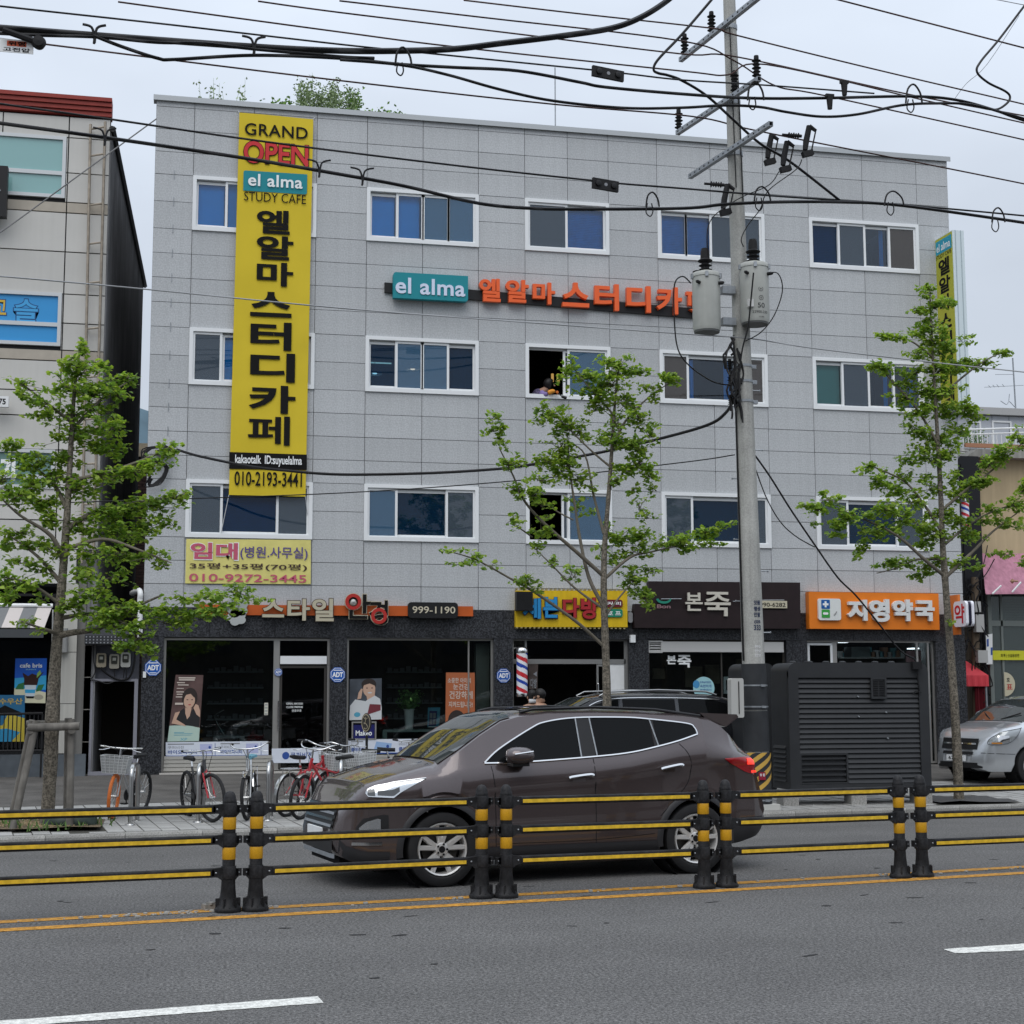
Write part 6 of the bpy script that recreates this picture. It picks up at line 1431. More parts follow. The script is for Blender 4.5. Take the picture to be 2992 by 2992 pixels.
g_lo = [(1.65, 1.20), (2.1, 1.205), (2.88, 1.245), (3.29, 1.28), (3.6, 1.335), (3.88, 1.395), (4.12, 1.46)]
def sub(nm, a, b, m, o=.006): return su.strip(nm, frange(a, b, 14), lambda u: curve(g_lo, u), lambda u: max(curve(g_lo, u) + .004, curve(g_hi, u)), m, o)
sub('side_window', 1.67, 2.73, M_CGL); sub('pillar_trim', 2.735, 2.895, M_BLACK, .009); sub('side_window', 2.90, 3.58, M_CGL); sub('pillar_trim', 3.585, 3.62, M_BLACK, .009); sub('quarter_window', 3.625, 4.11, M_CGL)
su.line('window_chrome', [(u, z) for u, z in g_hi] + [(4.11, 1.455)], .011, M_CHROME, .010); su.line('belt_chrome', g_lo, .011, M_CHROME, .010)
su.line('window_divider', [(2.73, 1.24), (2.735, 1.64)], .008, M_STEEL, .012); su.line('window_divider', [(2.91, 1.25), (2.895, 1.645)], .008, M_STEEL, .012); su.line('window_divider', [(3.63, 1.34), (3.58, 1.63)], .008, M_STEEL, .012)
su.topglass('windscreen', 1.20, 2.02, M_WGL, .96); su.topglass('rear_window', 4.50, 4.74, M_CGL, .92)
wl = su.topglass('sunroof', 2.25, 3.6, M_CGL, .62)
for pts in ([(1.72, 1.17), (1.75, .9), (1.76, .36)], [(2.86, 1.225), (2.87, .9), (2.87, .34)], [(3.88, 1.365), (3.99, 1.22), (3.98, 1.0), (3.82, .80), (3.62, .62)]): su.line('door_seam', pts, .005, M_DARK, -.001)
su.line('door_seam', [(1.77, .40), (2.8, .40), (3.55, .44)], .004, M_DARK, -.001)
for u0, z0, u1, z1 in ((2.55, 1.035, 2.83, 1.055), (3.61, 1.105, 3.88, 1.135)):
    su.line('door_handle', [(u0, z0), (lerp(u0, u1, .15), z0 + .012), (lerp(u0, u1, .85), z1 + .012), (u1, z1)], .017, M_CHROME, .032); su.strip('handle_cup', frange(u0 + .05, u1 - .08, 6), lambda u: lerp(z0, z1, .5) - .05, lambda u: lerp(z0, z1, .5) - .012, mat('handle_shadow_paint', (.05, .04, .04), .4), .002, 2)
h_up = [(.30, .935), (.36, .985), (.68, 1.035), (1.02, 1.07)]; h_lo = [(.30, .93), (.34, .90), (.66, .885), (.79, .955), (.92, 1.02), (1.02, 1.066)]
hl = su.strip('headlight', frange(.30, 1.02, 16), lambda u: curve(h_lo, u), lambda u: curve(h_up, u), M_HEAD, .010)
su.strip('headlight_mask', frange(.46, .74, 8), lambda u: curve(h_lo, u) + .018, lambda u: lerp(curve(h_lo, u), curve(h_up, u), .55), M_HEADD, .014)
su.strip('headlight_mask', frange(.33, .43, 5), lambda u: curve(h_lo, u) + .01, lambda u: curve(h_up, u) - .02, M_HEADD, .014)
su.line('headlight_edge', [(u, curve(h_up, u)) for u in frange(.31, 1.02, 6)], .006, M_CHROME, .014)
su.strip('fog_lamp_housing', frange(.20, .60, 10), lambda u: curve([(.2, .56), (.45, .50), (.6, .55)], u), lambda u: curve([(.2, .60), (.28, .685), (.55, .725), (.6, .715)], u), M_BLACK, .008)
su.strip('fog_lamp', frange(.24, .50, 8), lambda u: curve([(.24, .57), (.5, .575)], u), lambda u: curve([(.24, .60), (.32, .655), (.48, .69), (.5, .68)], u), M_HEAD, .013)
su.strip('lower_bumper', frange(.04, .62, 10), lambda u: su.zb(u) + .005, lambda u: su.zb(u) + .13, M_CLAD, .010); su.strip('bumper_trim', frange(.16, .52, 8), lambda u: .43, lambda u: .46, M_CHROME, .012)
su.strip('sill_cladding', frange(1.66, 3.60, 16), lambda u: su.zb(u) + .0, lambda u: .37, M_CLAD, .012); su.strip('rear_cladding', frange(4.52, 4.86, 8), lambda u: su.zb(u) + .0, lambda u: .56, M_CLAD, .010)
for uc in SU['wheels']:
    for sg in (1, -1):
        rows = []
        for i in range(33):
            a = radians(-8 + 196 * i / 32); rows.append([(uc + r * cos(a), -sg * (y_ + curve(SU['hw'], uc + r * cos(a)) - .94), .365 + r * sin(a)) for r, y_ in ((.425, .90), (.425, .957), (.475, .952), (.492, .93))])
        mb.grid(rows); mb.build('arch_cladding', M_CLAD, su.root, smooth=50)
for sg in (1, -1):
    c = Vector((1.98, -sg * 1.03, 1.275)); mb.lathe([(.0, -.15), (.055, -.135), (.085, -.09), (.095, -.02), (.09, .06), (.075, .12), (.0, .15)], c, Matrix.Rotation(pi / 2, 3, 'Y') @ Matrix.Scale(.95, 3, (1, 0, 0)) @ Matrix.Scale(1.3, 3, (0, 1, 0)), 18); mr_ = mb.build('wing_mirror', M_SUV, su.root, smooth=60)
    mb.obox(c + Vector((.0, sg * .04, -.09)), (.18, .16, .03)); mb.build('mirror_base', M_BLACK, mr_); mb.tube([c + Vector((-.10, -sg * .115, .02)), c + Vector((.10, -sg * .118, .045))], .008, 5); mb.build('turn_lamp', M_CHROME, mr_)
    q = [(u, su.sec(u)) for u in (2.15, 2.3, 3.0, 3.7, 4.25)]; mb.tube([(u, -sg * (s_[9][0] + .03), s_[9][1] + (.0 if i in (0, 4) else .018)) for i, (u, s_) in enumerate(q)], .017, 6); mb.build('roof_rail', M_BLACK, su.root, smooth=60)
mb.prism([(4.26, -.66, 1.685), (4.74, -.64, 1.665), (4.76, -.64, 1.635), (4.60, -.64, 1.53), (4.44, -.64, 1.56)], (0, 1.28, 0)); mb.build('roof_spoiler', M_SUV, su.root)
t_up = [(4.43, 1.20), (4.77, 1.215), (4.80, 1.21)]; t_lo = [(4.43, 1.195), (4.66, 1.05), (4.80, 1.0)]
su.strip('tail_lamp', frange(4.43, 4.80, 10), lambda u: curve(t_lo, u), lambda u: curve(t_up, u), M_TAIL, .010); su.strip('brake_lamp', frange(4.68, 4.79, 4), lambda u: 1.125, lambda u: 1.195, M_TAILB, .014); su.strip('brake_lamp', frange(4.73, 4.79, 4), lambda u: 1.035, lambda u: 1.06, M_TAILB, .014)
mb.box(5.02, 5.07, -.5, .5, .55, .60); mb.build('rear_reflector', M_TAIL, su.root)
su.nose('grille', .575, .80, .52, M_BLACK, .008)
for k, z in enumerate((.60, .66, .72, .78)): su.nose('grille_bar', z - .013, z + .013, .50, M_CHROME if k % 2 else M_STEEL, .022)
su.nose('lower_intake', .34, .46, .56, M_BLACK, .008); su.nose('skid_plate', .29, .335, .60, M_STEEL, .010)
mb.box(.13, .15, -.26, .26, .46, .565); npl = mb.build('number_plate', M_WHITE, su.root)
su.done()
# toy and papers glimpsed on the dashboard stay behind the dark glass of the windscreen
# ---- silver van at the right edge
VA = dict(cat='van', L=5.1, wheels=[.95, 4.1], R=.335, ra=.40, rim=.20, tw=.21, tumble=.16, lean=.30, lean_z=.5, rlean=.02, spokes=5,
    hw=[(0, .40), (.03, .54), (.09, .68), (.20, .80), (.38, .89), (.65, .945), (1.0, .96), (4.6, .96), (4.95, .93), (5.1, .86)],
    zb=[(0, .32), (.15, .24), (4.8, .28), (5.1, .36)],
    zs=[(0, .74), (.06, .83), (.2, .91), (.5, 1.0), (.9, 1.07), (1.3, 1.11), (4.9, 1.13), (5.1, 1.0)],
    zt=[(0, .78), (.06, .88), (.2, .96), (.5, 1.05), (.85, 1.13), (1.1, 1.26), (1.4, 1.42), (1.75, 1.57), (2.05, 1.63), (2.6, 1.65), (4.6, 1.63), (4.98, 1.54), (5.1, 1.06)])
M_SILV = mat('silver_paint', (.50, .52, .54), .28, .65, coat=1.0)
vp = swk(2812, 2296); vr = radians(11)
va = Car('silver_van', 'silver van parked facing left at the right edge of the pavement', VA, M_SILV, Vector((vp.x - .05, vp.y + .12, vp.z)), vr)
va.topglass('windscreen', .90, 1.72, M_WGL, .95, 12)
va.strip('side_window', frange(1.30, 2.25, 10), lambda u: 1.15, lambda u: max(1.154, curve([(1.30, 1.16), (1.80, 1.48), (2.3, 1.53)], u)), M_CGL); va.strip('side_window', frange(2.35, 3.5, 8), lambda u: 1.15, lambda u: 1.53, M_CGL); va.strip('side_window', frange(3.6, 4.8, 8), lambda u: 1.15, lambda u: 1.52, M_CGL)
v_up = [(.10, .82), (.2, .90), (.4, .975), (.72, 1.03)]; v_lo = [(.10, .74), (.3, .74), (.52, .80), (.72, 1.02)]
va.strip('headlight', frange(.10, .72, 14), lambda u: curve(v_lo, u), lambda u: curve(v_up, u), mat('clear_headlamp', (.30, .32, .33), .08, .3, coat=1), .010); va.line('headlight_edge', v_up + v_lo[::-1] + v_up[:1], .007, M_HEADD, .012); va.strip('reflector', frange(.24, .46, 8), lambda u: .79, lambda u: .90, M_CHROME, .014); va.strip('turn_lens', frange(.14, .32, 6), lambda u: .75, lambda u: .775, mat('amber_lens', (.5, .2, .03), .2), .014)
for sg in (1, -1):
    c = Vector((1.50, -sg * 1.06, 1.18)); mb.lathe([(.0, -.09), (.09, -.08), (.11, 0), (.09, .08), (.0, .1)], c, Matrix.Rotation(pi / 2, 3, 'Y') @ Matrix.Scale(1.5, 3, (1, 0, 0)), 14); mb.build('wing_mirror', M_SILV, va.root, smooth=60)
va.nose('grille', .64, .84, .50, M_BLACK, .014)
va.nose('grille_bar', .73, .76, .46, M_CHROME, .024); va.nose('lower_grille', .55, .60, .42, M_BLACK, .014); va.nose('bumper_vent', .30, .40, .62, M_BLACK, .014)
mb.lathe([(.055, 0), (.055, .012), (.03, .02)], (va.xs(0, .745) - .03, 0, .745), Matrix.Rotation(-pi / 2, 3, 'Y') @ Matrix.Scale(1.5, 3, (0, 1, 0)), 18, cap=False); mb.obox((va.xs(0, .745) - .045, 0, .745), (.012, .09, .018), Matrix.Rotation(.5, 3, 'X')); mb.build('badge', M_CHROME, va.root, smooth=50)
mb.box(-.035, -.015, -.26, .26, .42, .53); npl = mb.build('number_plate', M_WHITE, va.root)
put_text(mb, '6778', lambda s, t: (-.037, lerp(.20, -.10, s), lerp(.44, .51, t)), .02); mb.build('lettering', M_INK, npl, fix=False)
for sgn_ in (1, -1):
    mb.tube([(.94, sgn_ * .15, 1.185), (1.12, sgn_ * .5, 1.30)], .012, 5); mb.build('wiper', M_BLACK, va.root)
va.line('door_seam', [(1.28, 1.09), (1.30, .9), (1.42, .5), (1.42, .3)], .005, M_DARK, -.001); va.line('bumper_crease', [(.05, .58), (.3, .57), (.6, .56)], .006, M_DARK, -.001); va.line('door_seam', [(2.3, 1.55), (2.3, .35)], .005, M_DARK, -.001)
va.done()
# ---- black people carrier on the pavement behind the SUV
BC = dict(cat='car', L=4.9, wheels=[.95, 3.9], R=.34, ra=.40, rim=.23, tw=.21, tumble=.30, lean=.25, rlean=.05,
    hw=[(0, .62), (.1, .78), (.35, .89), (.8, .93), (4.4, .93), (4.8, .86), (4.9, .78)], zb=[(0, .30), (.15, .22), (4.7, .26), (4.9, .36)],
    zs=[(0, .72), (.1, .86), (.4, .95), (1.2, 1.06), (4.5, 1.16), (4.82, 1.1), (4.9, .9)], zt=[(0, .76), (.1, .91), (.4, 1.0), (1.0, 1.10), (1.3, 1.26), (1.7, 1.48), (2.05, 1.64), (2.4, 1.70), (3.2, 1.72), (4.3, 1.69), (4.62, 1.62), (4.82, 1.2), (4.9, .95)])
M_BLKC = mat('black_car_paint', (.012, .013, .016), .2, coat=1.0)
bp = fac(2178, 2100, 25.6); br_z = radians(4)
bc = Car('black_people_carrier', 'black people carrier with silver roof rails parked on the pavement behind the brown car', BC, M_BLKC, Vector((bp.x - 4.9 * cos(br_z), 25.6 + .93 - 4.9 * sin(br_z), walk_z(bp.x, 25.6))), br_z)
bc.topglass('windscreen', 1.22, 2.02, M_WGL, .95)
for a, b in ((1.55, 2.50), (2.58, 3.55), (3.62, 4.55)): bc.strip('side_window', frange(a, b, 8), lambda u: curve(BC['zs'], u) + .03, lambda u: max(curve(BC['zs'], u) + .034, curve([(1.55, 1.15), (2.0, 1.50), (2.5, 1.60), (4.2, 1.60), (4.6, 1.5)], u)), M_CGL)
bc.line('window_chrome', [(1.5, 1.13), (2.0, 1.51), (2.5, 1.615), (3.6, 1.62), (4.4, 1.59)], .010, M_CHROME, .008)
for sg in (1, -1): mb.tube([(2.2, -sg * .62, 1.66), (2.35, -sg * .62, 1.73), (3.3, -sg * .62, 1.76), (4.2, -sg * .62, 1.73), (4.4, -sg * .62, 1.67)], .018, 6); mb.build('roof_rail', M_SSTEEL, bc.root, smooth=60)
bc.topglass('rear_window', 4.66, 4.80, M_CGL, .9); bc.strip('tail_lamp', frange(4.66, 4.86, 5), lambda u: .95, lambda u: 1.15, M_TAIL, .008)
bc.done()
# ---- dark hatchback glimpsed in the side lane
HB = dict(cat='car', L=4.2, wheels=[.8, 3.3], R=.31, ra=.36, rim=.2, tw=.2, tumble=.45, lean=.25,
    hw=[(0, .6), (.1, .74), (.4, .85), (3.6, .86), (4.1, .78), (4.2, .7)], zb=[(0, .28), (.15, .2), (4.2, .3)], zs=[(0, .62), (.1, .74), (.5, .84), (1.2, .92), (3.6, .98), (4.05, .95), (4.2, .7)],
    zt=[(0, .66), (.1, .78), (.5, .90), (1.1, 1.0), (1.9, 1.42), (2.3, 1.48), (3.2, 1.46), (3.8, 1.25), (4.1, 1.0), (4.2, .74)])
hp_ = fac(2832, 2100, 33.2)
hb = Car('dark_hatchback', 'pale roofed dark hatchback glimpsed in the gap beneath the red tent', HB, mat('pale_grey_paint', (.40, .41, .43), .3, .5, coat=1), Vector((hp_.x - .5, 33.6, .33)), radians(3))
hb.topglass('windscreen', 1.12, 1.88, M_WGL, .94)
for a, b in ((1.35, 2.2), (2.3, 3.4)): hb.strip('side_window', frange(a, b, 8), lambda u: curve(HB['zs'], u) + .03, lambda u: max(curve(HB['zs'], u) + .034, curve([(1.35, .97), (1.9, 1.32), (2.4, 1.38), (3.0, 1.36), (3.4, 1.22)], u)), M_CGL)
hb.done()

# ================================================================== THE DARK KIOSK AND ITS NEIGHBOUR
M_KIO = mat('kiosk_charcoal', (.027, .0285, .031), .5, var=.1, vscale=4)
def kiosk(name, label, x0, x1, y0, dep, z0, z1, full=True):
    t = thing(name, label, 'kiosk', ((x0 + x1) / 2, y0, z0)); r = .14; W = x1 - x0
    P = rrect(x0, x1, z0, z1, r, 5, (0, 1, 1, 0)); fw = .17
    I = [(x0 + fw, z0 + .1), (x1 - fw, z0 + .1), (x1 - fw, z1 - .24), (x0 + fw, z1 - .24)]
    mb.box(x0 + .01, x1 - .01, y0 + .06, y0 + dep, z0, z1 - r); mb.fprism(P, y0 + .065, y0 + dep - .002); mb.build('cabinet', M_KIO, t, smooth=30)
    mb.box(x0, x0 + fw, y0, y0 + .06, z0, z1 - r); mb.box(x1 - fw, x1, y0, y0 + .06, z0, z1 - r); mb.fprism(rrect(x0, x1, z1 - .24, z1, r, 6, (0, 1, 1, 0)), y0 + .001, y0 + .064); mb.box(x0 + fw, x1 - fw, y0, y0 + .06, z0, z0 + .08); mb.build('front_frame', M_KIO, t, smooth=30)
    n = 21; za, zb_ = z0 + .085, z1 - .245; gx = x0 + fw + .80
    for k in range(n):
        a, b = lerp(za, zb_, k / n), lerp(za, zb_, (k + 1) / n); xa = x0 + fw + .005
        if k < 6 and full: xa = gx + .03
        mb.prism([(xa, y0 + .012, a + .004), (xa, y0 + .045, b - .004), (xa, y0 + .062, b - .004), (xa, y0 + .062, a + .004)], (x1 - fw - .005 - xa, 0, 0)); mb.build('louvre_slat', M_KIO, t)
    if full:
        gz1 = lerp(za, zb_, 6 / n)
        mb.box(x0 + fw, gx, y0 + .061, y0 + .063, za, gz1); mb.build('grille_backing', M_DARK, t)
        ring(mb, x0 + fw, gx + .02, za, gz1, .025, y0 + .004, y0 + .06); mb.build('grille_frame', M_KIO, t)
        for k in range(5): z = lerp(za, gz1, (k + .7) / 5.6); mb.box(x0 + fw + .03, gx - .01, y0 + .02, y0 + .04, z - .018, z + .012); mb.build('grille_bar', M_KIO, t)
        vx = lerp(x0, x1, .58); ring(mb, vx, vx + .27, z1 - .58, z1 - .24, .03, y0 - .03, y0 + .0); mb.box(vx + .03, vx + .24, y0 - .012, y0, z1 - .55, z1 - .27)
        mb.build('vent_box', M_KIO, t)
        for c in (0, 1):
            for k in range(7): x = vx + .045 + c * .10; z = z1 - .53 + k * .036; mb.box(x, x + .08, y0 - .022, y0 - .012, z, z + .016); mb.build('vent_slot', M_DARK, t)
        for i in range(7): x = lerp(x0 + .25, x1 - .45, i / 6); mb.lathe([(.06, z1), (.06, z1 + .02), (.03, z1 + .035)], (x, y0 + .4, 0), n=10); mb.build('lid_bolt', M_KIO, t)
        for px, py in ((2505, 2040), (2584, 2034), (2507, 2098), (2587, 2086), (2592, 2162)): c = fac(px, py, y0 + .0); mb.obox(c + Vector((0, .01, 0)), (.03, .02, .02), Matrix.Rotation(.5, 3, 'Y')); mb.build('handle_knob', M_STEEL, t)
        # side louvres facing the SUV
        for k in range(8): z = z0 + .12 + k * .075; mb.prism([(x0 + .01, y0 + .15, z), (x0 - .03, y0 + .15, z), (x0 + .01, y0 + .15, z + .06)], (0, dep - .25, 0)); mb.build('side_louvre', M_KIO, t)
    return t
KY = 23.0
kx0, kx1 = fac(2305, 2200, KY).x, fac(2716, 2200, KY).x; kz0, kz1 = fac(2320, 2312, KY).z, fac(2480, 1941, KY).z
kiosk('louvred_kiosk', 'large charcoal louvred street kiosk behind the fence left of the right tree', kx0, kx1, KY, .75, kz0, kz1)
for px in (2302, 2500, 2692): c = fac(px, 2340, KY + .1); mb.box(c.x - .13, c.x + .13, KY + .02, KY + .3, walk_z(c.x, KY) - .01, kz0); tag(mb.build('concrete_foot', M_KERB), {2302: 'concrete foot under the left corner of the dark kiosk', 2500: 'concrete foot under the middle of the dark kiosk', 2692: 'concrete foot under the right corner of the dark kiosk'}[px], 'footing')
kiosk('utility_cabinet', 'narrower charcoal cabinet behind the utility pole, left of the louvred kiosk', fac(2131, 2000, KY + 1.9).x + .3, fac(2245, 2000, KY + 1.9).x + .1, KY + 1.9, .9, .25, fac(2160, 1941, KY + 1.9).z, False)
P = smooth_line([fac(2613, 1889, KY - .02), fac(2640, 1915, KY - .03), fac(2668, 1930, KY - .03), fac(2676, 1950, KY - .04), fac(2680, 1990, KY - .04), fac(2684, 2025, KY - .04)], 5); mb.tube(P, .014, 5)
c = fac(2676, 1950, KY - .06); mb.obox(c, (.16, .08, .12)); mb.tube(smooth_line([fac(2690, 2030, KY - .03), fac(2672, 2026, KY - .03), fac(2666, 2034, KY - .03)], 4), .01, 4)
tag(mb.build('cable_joint', M_CABLE), 'black cable joint hanging over the right end of the dark kiosk', 'cable')

# ================================================================== THE UTILITY POLE
PY = 22.7
M_CONC = mat('pole_concrete', (.40, .40, .375), .85, var=.10, vscale=3, streak=.22, bump=.2, bscale=25, speck=[(45, .88, 1.08)])
pz = lambda px, py, y=PY: fac(px, py, y)
up = thing('utility_pole', 'tall pale concrete utility pole carrying crossarms behind the rear of the brown car', 'utility pole', (8.86, PY, .14))
ax = lambda z: 8.86 - (z - .14) * .0166
rad = lambda z: .193 - (z - .14) * .0071
mb.tube([(ax(z), PY, z) for z in frange(.14, 14.6, 24)], [rad(z) for z in frange(.14, 14.6, 24)], 22); mb.build('shaft', M_CONC, up, smooth=50)
M_WRAP = mat('pole_wrap_grey', (.028, .030, .033), .6, var=.15); zt_ = pz(2199, 1943).z
for a, b in ((.16, .98), (1.0, 1.62), (1.64, zt_)): mb.tube([(ax(a), PY, a), (ax(b), PY, b)], [rad(a) + .017, rad(b) + .017], 22)
mb.build('pole_wrap', M_WRAP, up, smooth=40)
for k in range(7):
    z0 = .22 + k * .16; rows = []
    for i in range(13):
        a = radians(-170 + 160 * i / 12); r = rad(.6) + .021; c = lambda zz: (ax(.6) + r * cos(a), PY + r * sin(a), max(.2, min(.98, zz)))
        rows.append([c(z0 + i * .035), c(z0 + .08 + i * .035)])
    mb.grid(rows)
mb.build('hazard_stripe', mat('hazard_yellow', (.55, .34, .07), .5), up, fix=False)
c = pz(2223, 2271, PY - .22); mb.box(c.x - .055, c.x + .055, PY - .23, PY - .215, c.z - .06, c.z + .06); dpl = mb.build('danger_plate', mat('danger_red', (.25, .012, .03), .5), up)
put_text(mb, '위 험', lambda s, t: (c.x - .04 + .08 * s, PY - .233, c.z - .005 + .045 * t), .02); mb.build('lettering', M_PRW, dpl, fix=False)
mb.box(ax(.1) - .2, ax(.1) + .26, PY - .24, PY + .24, .08, .19); mb.build('base_block', mat('pale_base_concrete', (.45, .45, .42), .9), up)
for py in (2006, 2068, 2340): z = pz(2199, py).z; mb.lathe([(rad(z) + .024, -.012), (rad(z) + .024, .012)], (ax(z), PY, z), n=20, cap=False); mb.box(ax(z) + .03, ax(z) + .10, PY - rad(z) - .04, PY - rad(z) - .015, z - .02, z + .015)
mb.build('steel_band', M_STEEL, up)
# stuck-on notices (adverts on the concrete)
def on_pole(body, x0, y0, x1, y1, m, bold=.01):
    A, B = pz(x0, y0, PY - .17), pz(x1, y1, PY - .17)
    def f(s, t):
        z = lerp(B.z, A.z, t); x = lerp(A.x, B.x, s) - ax(z); r = rad(z) + .004; x = max(-r * .98, min(r * .98, x)); return (ax(z) + x, PY - sqrt(r * r - x * x), z)
    put_text(mb, body, f, bold); return mb.build('stuck_lettering', m, up, fix=False)
for body, x0, y0, x1, y1 in (('잇몸', 2201, 1757, 2221, 1771), ('평생', 2201, 1775, 2221, 1789), ('안팔', 2201, 1792, 2221, 1806), ('(05', 2202, 1815, 2221, 1827), ('333', 2201, 1829, 2222, 1845)): on_pole(body, x0, y0, x1, y1, mat('navy_notice', (.02, .03, .07), .7), .03)
for k, py in enumerate((1888, 1900, 1912)): on_pole('안2', 2203, py, 2221, py + 10, mat('pale_notice', (.62, .62, .62), .7), .04)
# foot bolts
for px, py, d in ((2212, 1147, 1), (2215, 1320, 1), (2150, 1403, -1), (2225, 1673, 1), (2155, 1760, -1), (2235, 1852, 1), (2145, 1580, -1)):
    c = pz(px, py); mb.tube([(ax(c.z), PY - .05, c.z), (ax(c.z) + d * (rad(c.z) + .10), PY - .05, c.z)], .010, 5); mb.tube([(ax(c.z) + d * (rad(c.z) + .10), PY - .05, c.z), (ax(c.z) + d * (rad(c.z) + .115), PY - .05, c.z)], .018, 6)
mb.build('climbing_bolt', M_STEEL, up)
def insulator(par, p, h=.28, r=.075, tilt=None):
    prof = [(.02, -.10), (.02, 0)]
    for k in range(5): z = h * k / 5; prof += [(r * .55, z), (r * (1 if k % 2 == 0 else .86), z + h * .07), (r * .5, z + h * .13)]
    prof += [(r * .55, h), (r * .5, h * 1.15), (.01, h * 1.18)]
    mb.lathe(prof, p, tilt, 12); return mb.build('insulator', M_RUBBER, par, smooth=40)
def arm(pxa, pxb, pxc):
    zc = pz(*pxc).z; a, b = gnd(*pxa, zc), gnd(*pxb, zc); d = (b - a).normalized(); n = Vector((-d.y, d.x, 0)); M = Matrix((d, n, Vector((0, 0, 1)))).transposed()
    cpt = Vector((ax(zc), PY, zc)); off = n * (rad(zc) + .05) * (1 if n.y < 0 else -1)
    s = (cpt - a).dot(d); a2 = cpt - d * s + off; L = (b - a).length
    cc = a2 + d * L / 2
    mb.obox(cc + Vector((0, 0, .035)), (L, .075, .008), M); mb.obox(cc + n * .034, (L, .008, .075), M); mb.obox(cc - n * .034, (L, .008, .075), M); mb.obox(cc - Vector((0, 0, .035)), (L, .075, .008), M)
    o = mb.build('crossarm', M_STEEL, up)
    for k in range(int(L / .16)): mb.obox(a2 + d * (.08 + .16 * k) + n * (.0395 if n.y < 0 else -.0395), (.035, .003, .022), M)
    mb.build('bolt_slots', M_DARK, o)
    mb.lathe([(rad(zc) + .012, -.04), (rad(zc) + .012, .04)], (ax(zc), PY, zc), n=18, cap=False); mb.obox(cpt + off * .55, (.12, .12, .09), M); mb.build('arm_clamp', M_STEEL, up)
    return o, a2, d, L, zc, M
A1 = arm((2007, 180), (2238, -3), (2140, 85)); A2 = arm((2008, 395), (2250, 238), (2150, 305)); A3 = arm((2062, 525), (2303, 372), (2155, 455))
print('arms', [round(q[3], 2) for q in (A1, A2, A3)])
for o, a, d, L, zc, M in (A1, A2):
    for s in ((.06, .42) if zc > A2[4] + .1 else (.02,)): insulator(o, a + d * L * s + Vector((0, 0, .06)), .30)
    if zc < A1[4] - .1:
        for s in (.72, .97): insulator(o, a + d * L * s + Vector((0, 0, .06)), .30)
# fuse cut-outs on the third arm, with their links
def cutout(px, py, y, lab):
    c = fac(px, py, y)
    mb.tube([c + Vector((.03, 0, .10)), c + Vector((-.03, 0, -.16)), c + Vector((-.05, 0, -.30))], [.045, .05, .04], 10); mb.tube([c + Vector((.03, 0, .10)), c + Vector((.14, -.02, .02))], [.04, .028], 8); mb.obox(c + Vector((-.01, 0, -.36)), (.18, .09, .09), Matrix.Rotation(-.3, 3, 'Y')); mb.tube([c + Vector((.13, -.02, .02)), c + Vector((.05, -.03, -.30))], .012, 6)
    o = mb.build('fuse_cutout', M_RUBBER, up, smooth=40); return c
CA, CB = cutout(2365, 390, PY - .7, 0), cutout(2300, 435, PY - .5, 1); CC = cutout(2255, 415, PY + .1, 2); CD = cutout(2125, 560, PY - .25, 3)
for px, py in ((2325, 400), (2098, 542)): c = fac(px, py, PY - .6); insulator(up, c + Vector((-.1, 0, 0)), .2, .05, Matrix.Rotation(pi / 2, 3, 'Y'))
# hot-line clamps on the wires to the right
for px, py in ((2473, 262), (2430, 302)): c = fac(px, py, PY - .9); mb.obox(c + Vector((0, 0, .10)), (.14, .06, .05)); mb.tube([c + Vector((0, 0, .1)), c + Vector((0, 0, -.12))], [.06, .04], 8); mb.build('line_clamp', M_RUBBER, up)
# dark strap box on the left of the pole (meter box), bundle of cables down the shaft
a, b = pz(2131, 2100, PY - .3), pz(2166, 1985, PY - .3); mb.fprism(rrect(a.x, b.x, a.z, b.z, .03), PY - .36, PY - .2); mb.build('switch_box', mat('pale_switch_box', (.42, .42, .40), .5), up)
mb.tube(smooth_line([(lerp(a.x, b.x, .6), PY - .365, lerp(a.z, b.z, q)) for q in (.1, .35, .6, .92)], 3), .008, 4); mb.build('box_seam', M_DARK, up)
for dx in (-.02, .03): mb.tube([(ax(z) - rad(z) * .97 + dx, PY - rad(z) * .35, z) for z in frange(2.4, 7.6, 10)], .016, 5)
for px0, py0, px1, py1 in ((2180, 600, 2160, 250), (2170, 560, 2140, 90)): mb.tube([(ax(z) + (.06 if px0 > 2175 else -.05), PY - rad(z) - .006, z) for z in frange(pz(px0, py0).z, pz(px1, py1).z, 8)], .010, 4)
mb.build('down_cable', M_CABLE, up)
for k in range(16):
    z = random.uniform(pz(2150, 1120).z, pz(2150, 975).z); P = [Vector((ax(z) - rad(z) + random.uniform(-.12, .05), PY - .15, z))]
    for q in range(4): P.append(P[-1] + Vector((random.uniform(-.10, .08), random.uniform(-.04, .02), random.uniform(-.22, -.04))))
    mb.tube(smooth_line(P, 3), random.uniform(.008, .02), 5)
mb.build('cable_bunch', M_CABLE, up)
for k, py in enumerate((1075, 1120, 1178)):
    z = pz(2190, py).z; mb.lathe([(rad(z) + .01, -.02), (rad(z) + .01, .02)], (ax(z), PY, z), n=18, cap=False); mb.box(ax(z) + rad(z) - .02, ax(z) + rad(z) + .08, PY - .03, PY + .03, z - .03, z + .03); mb.build('steel_band', M_STEEL, up)
    insulator(up, Vector((ax(z) - rad(z) - .12, PY - .12, z - .08)), .14, .05)
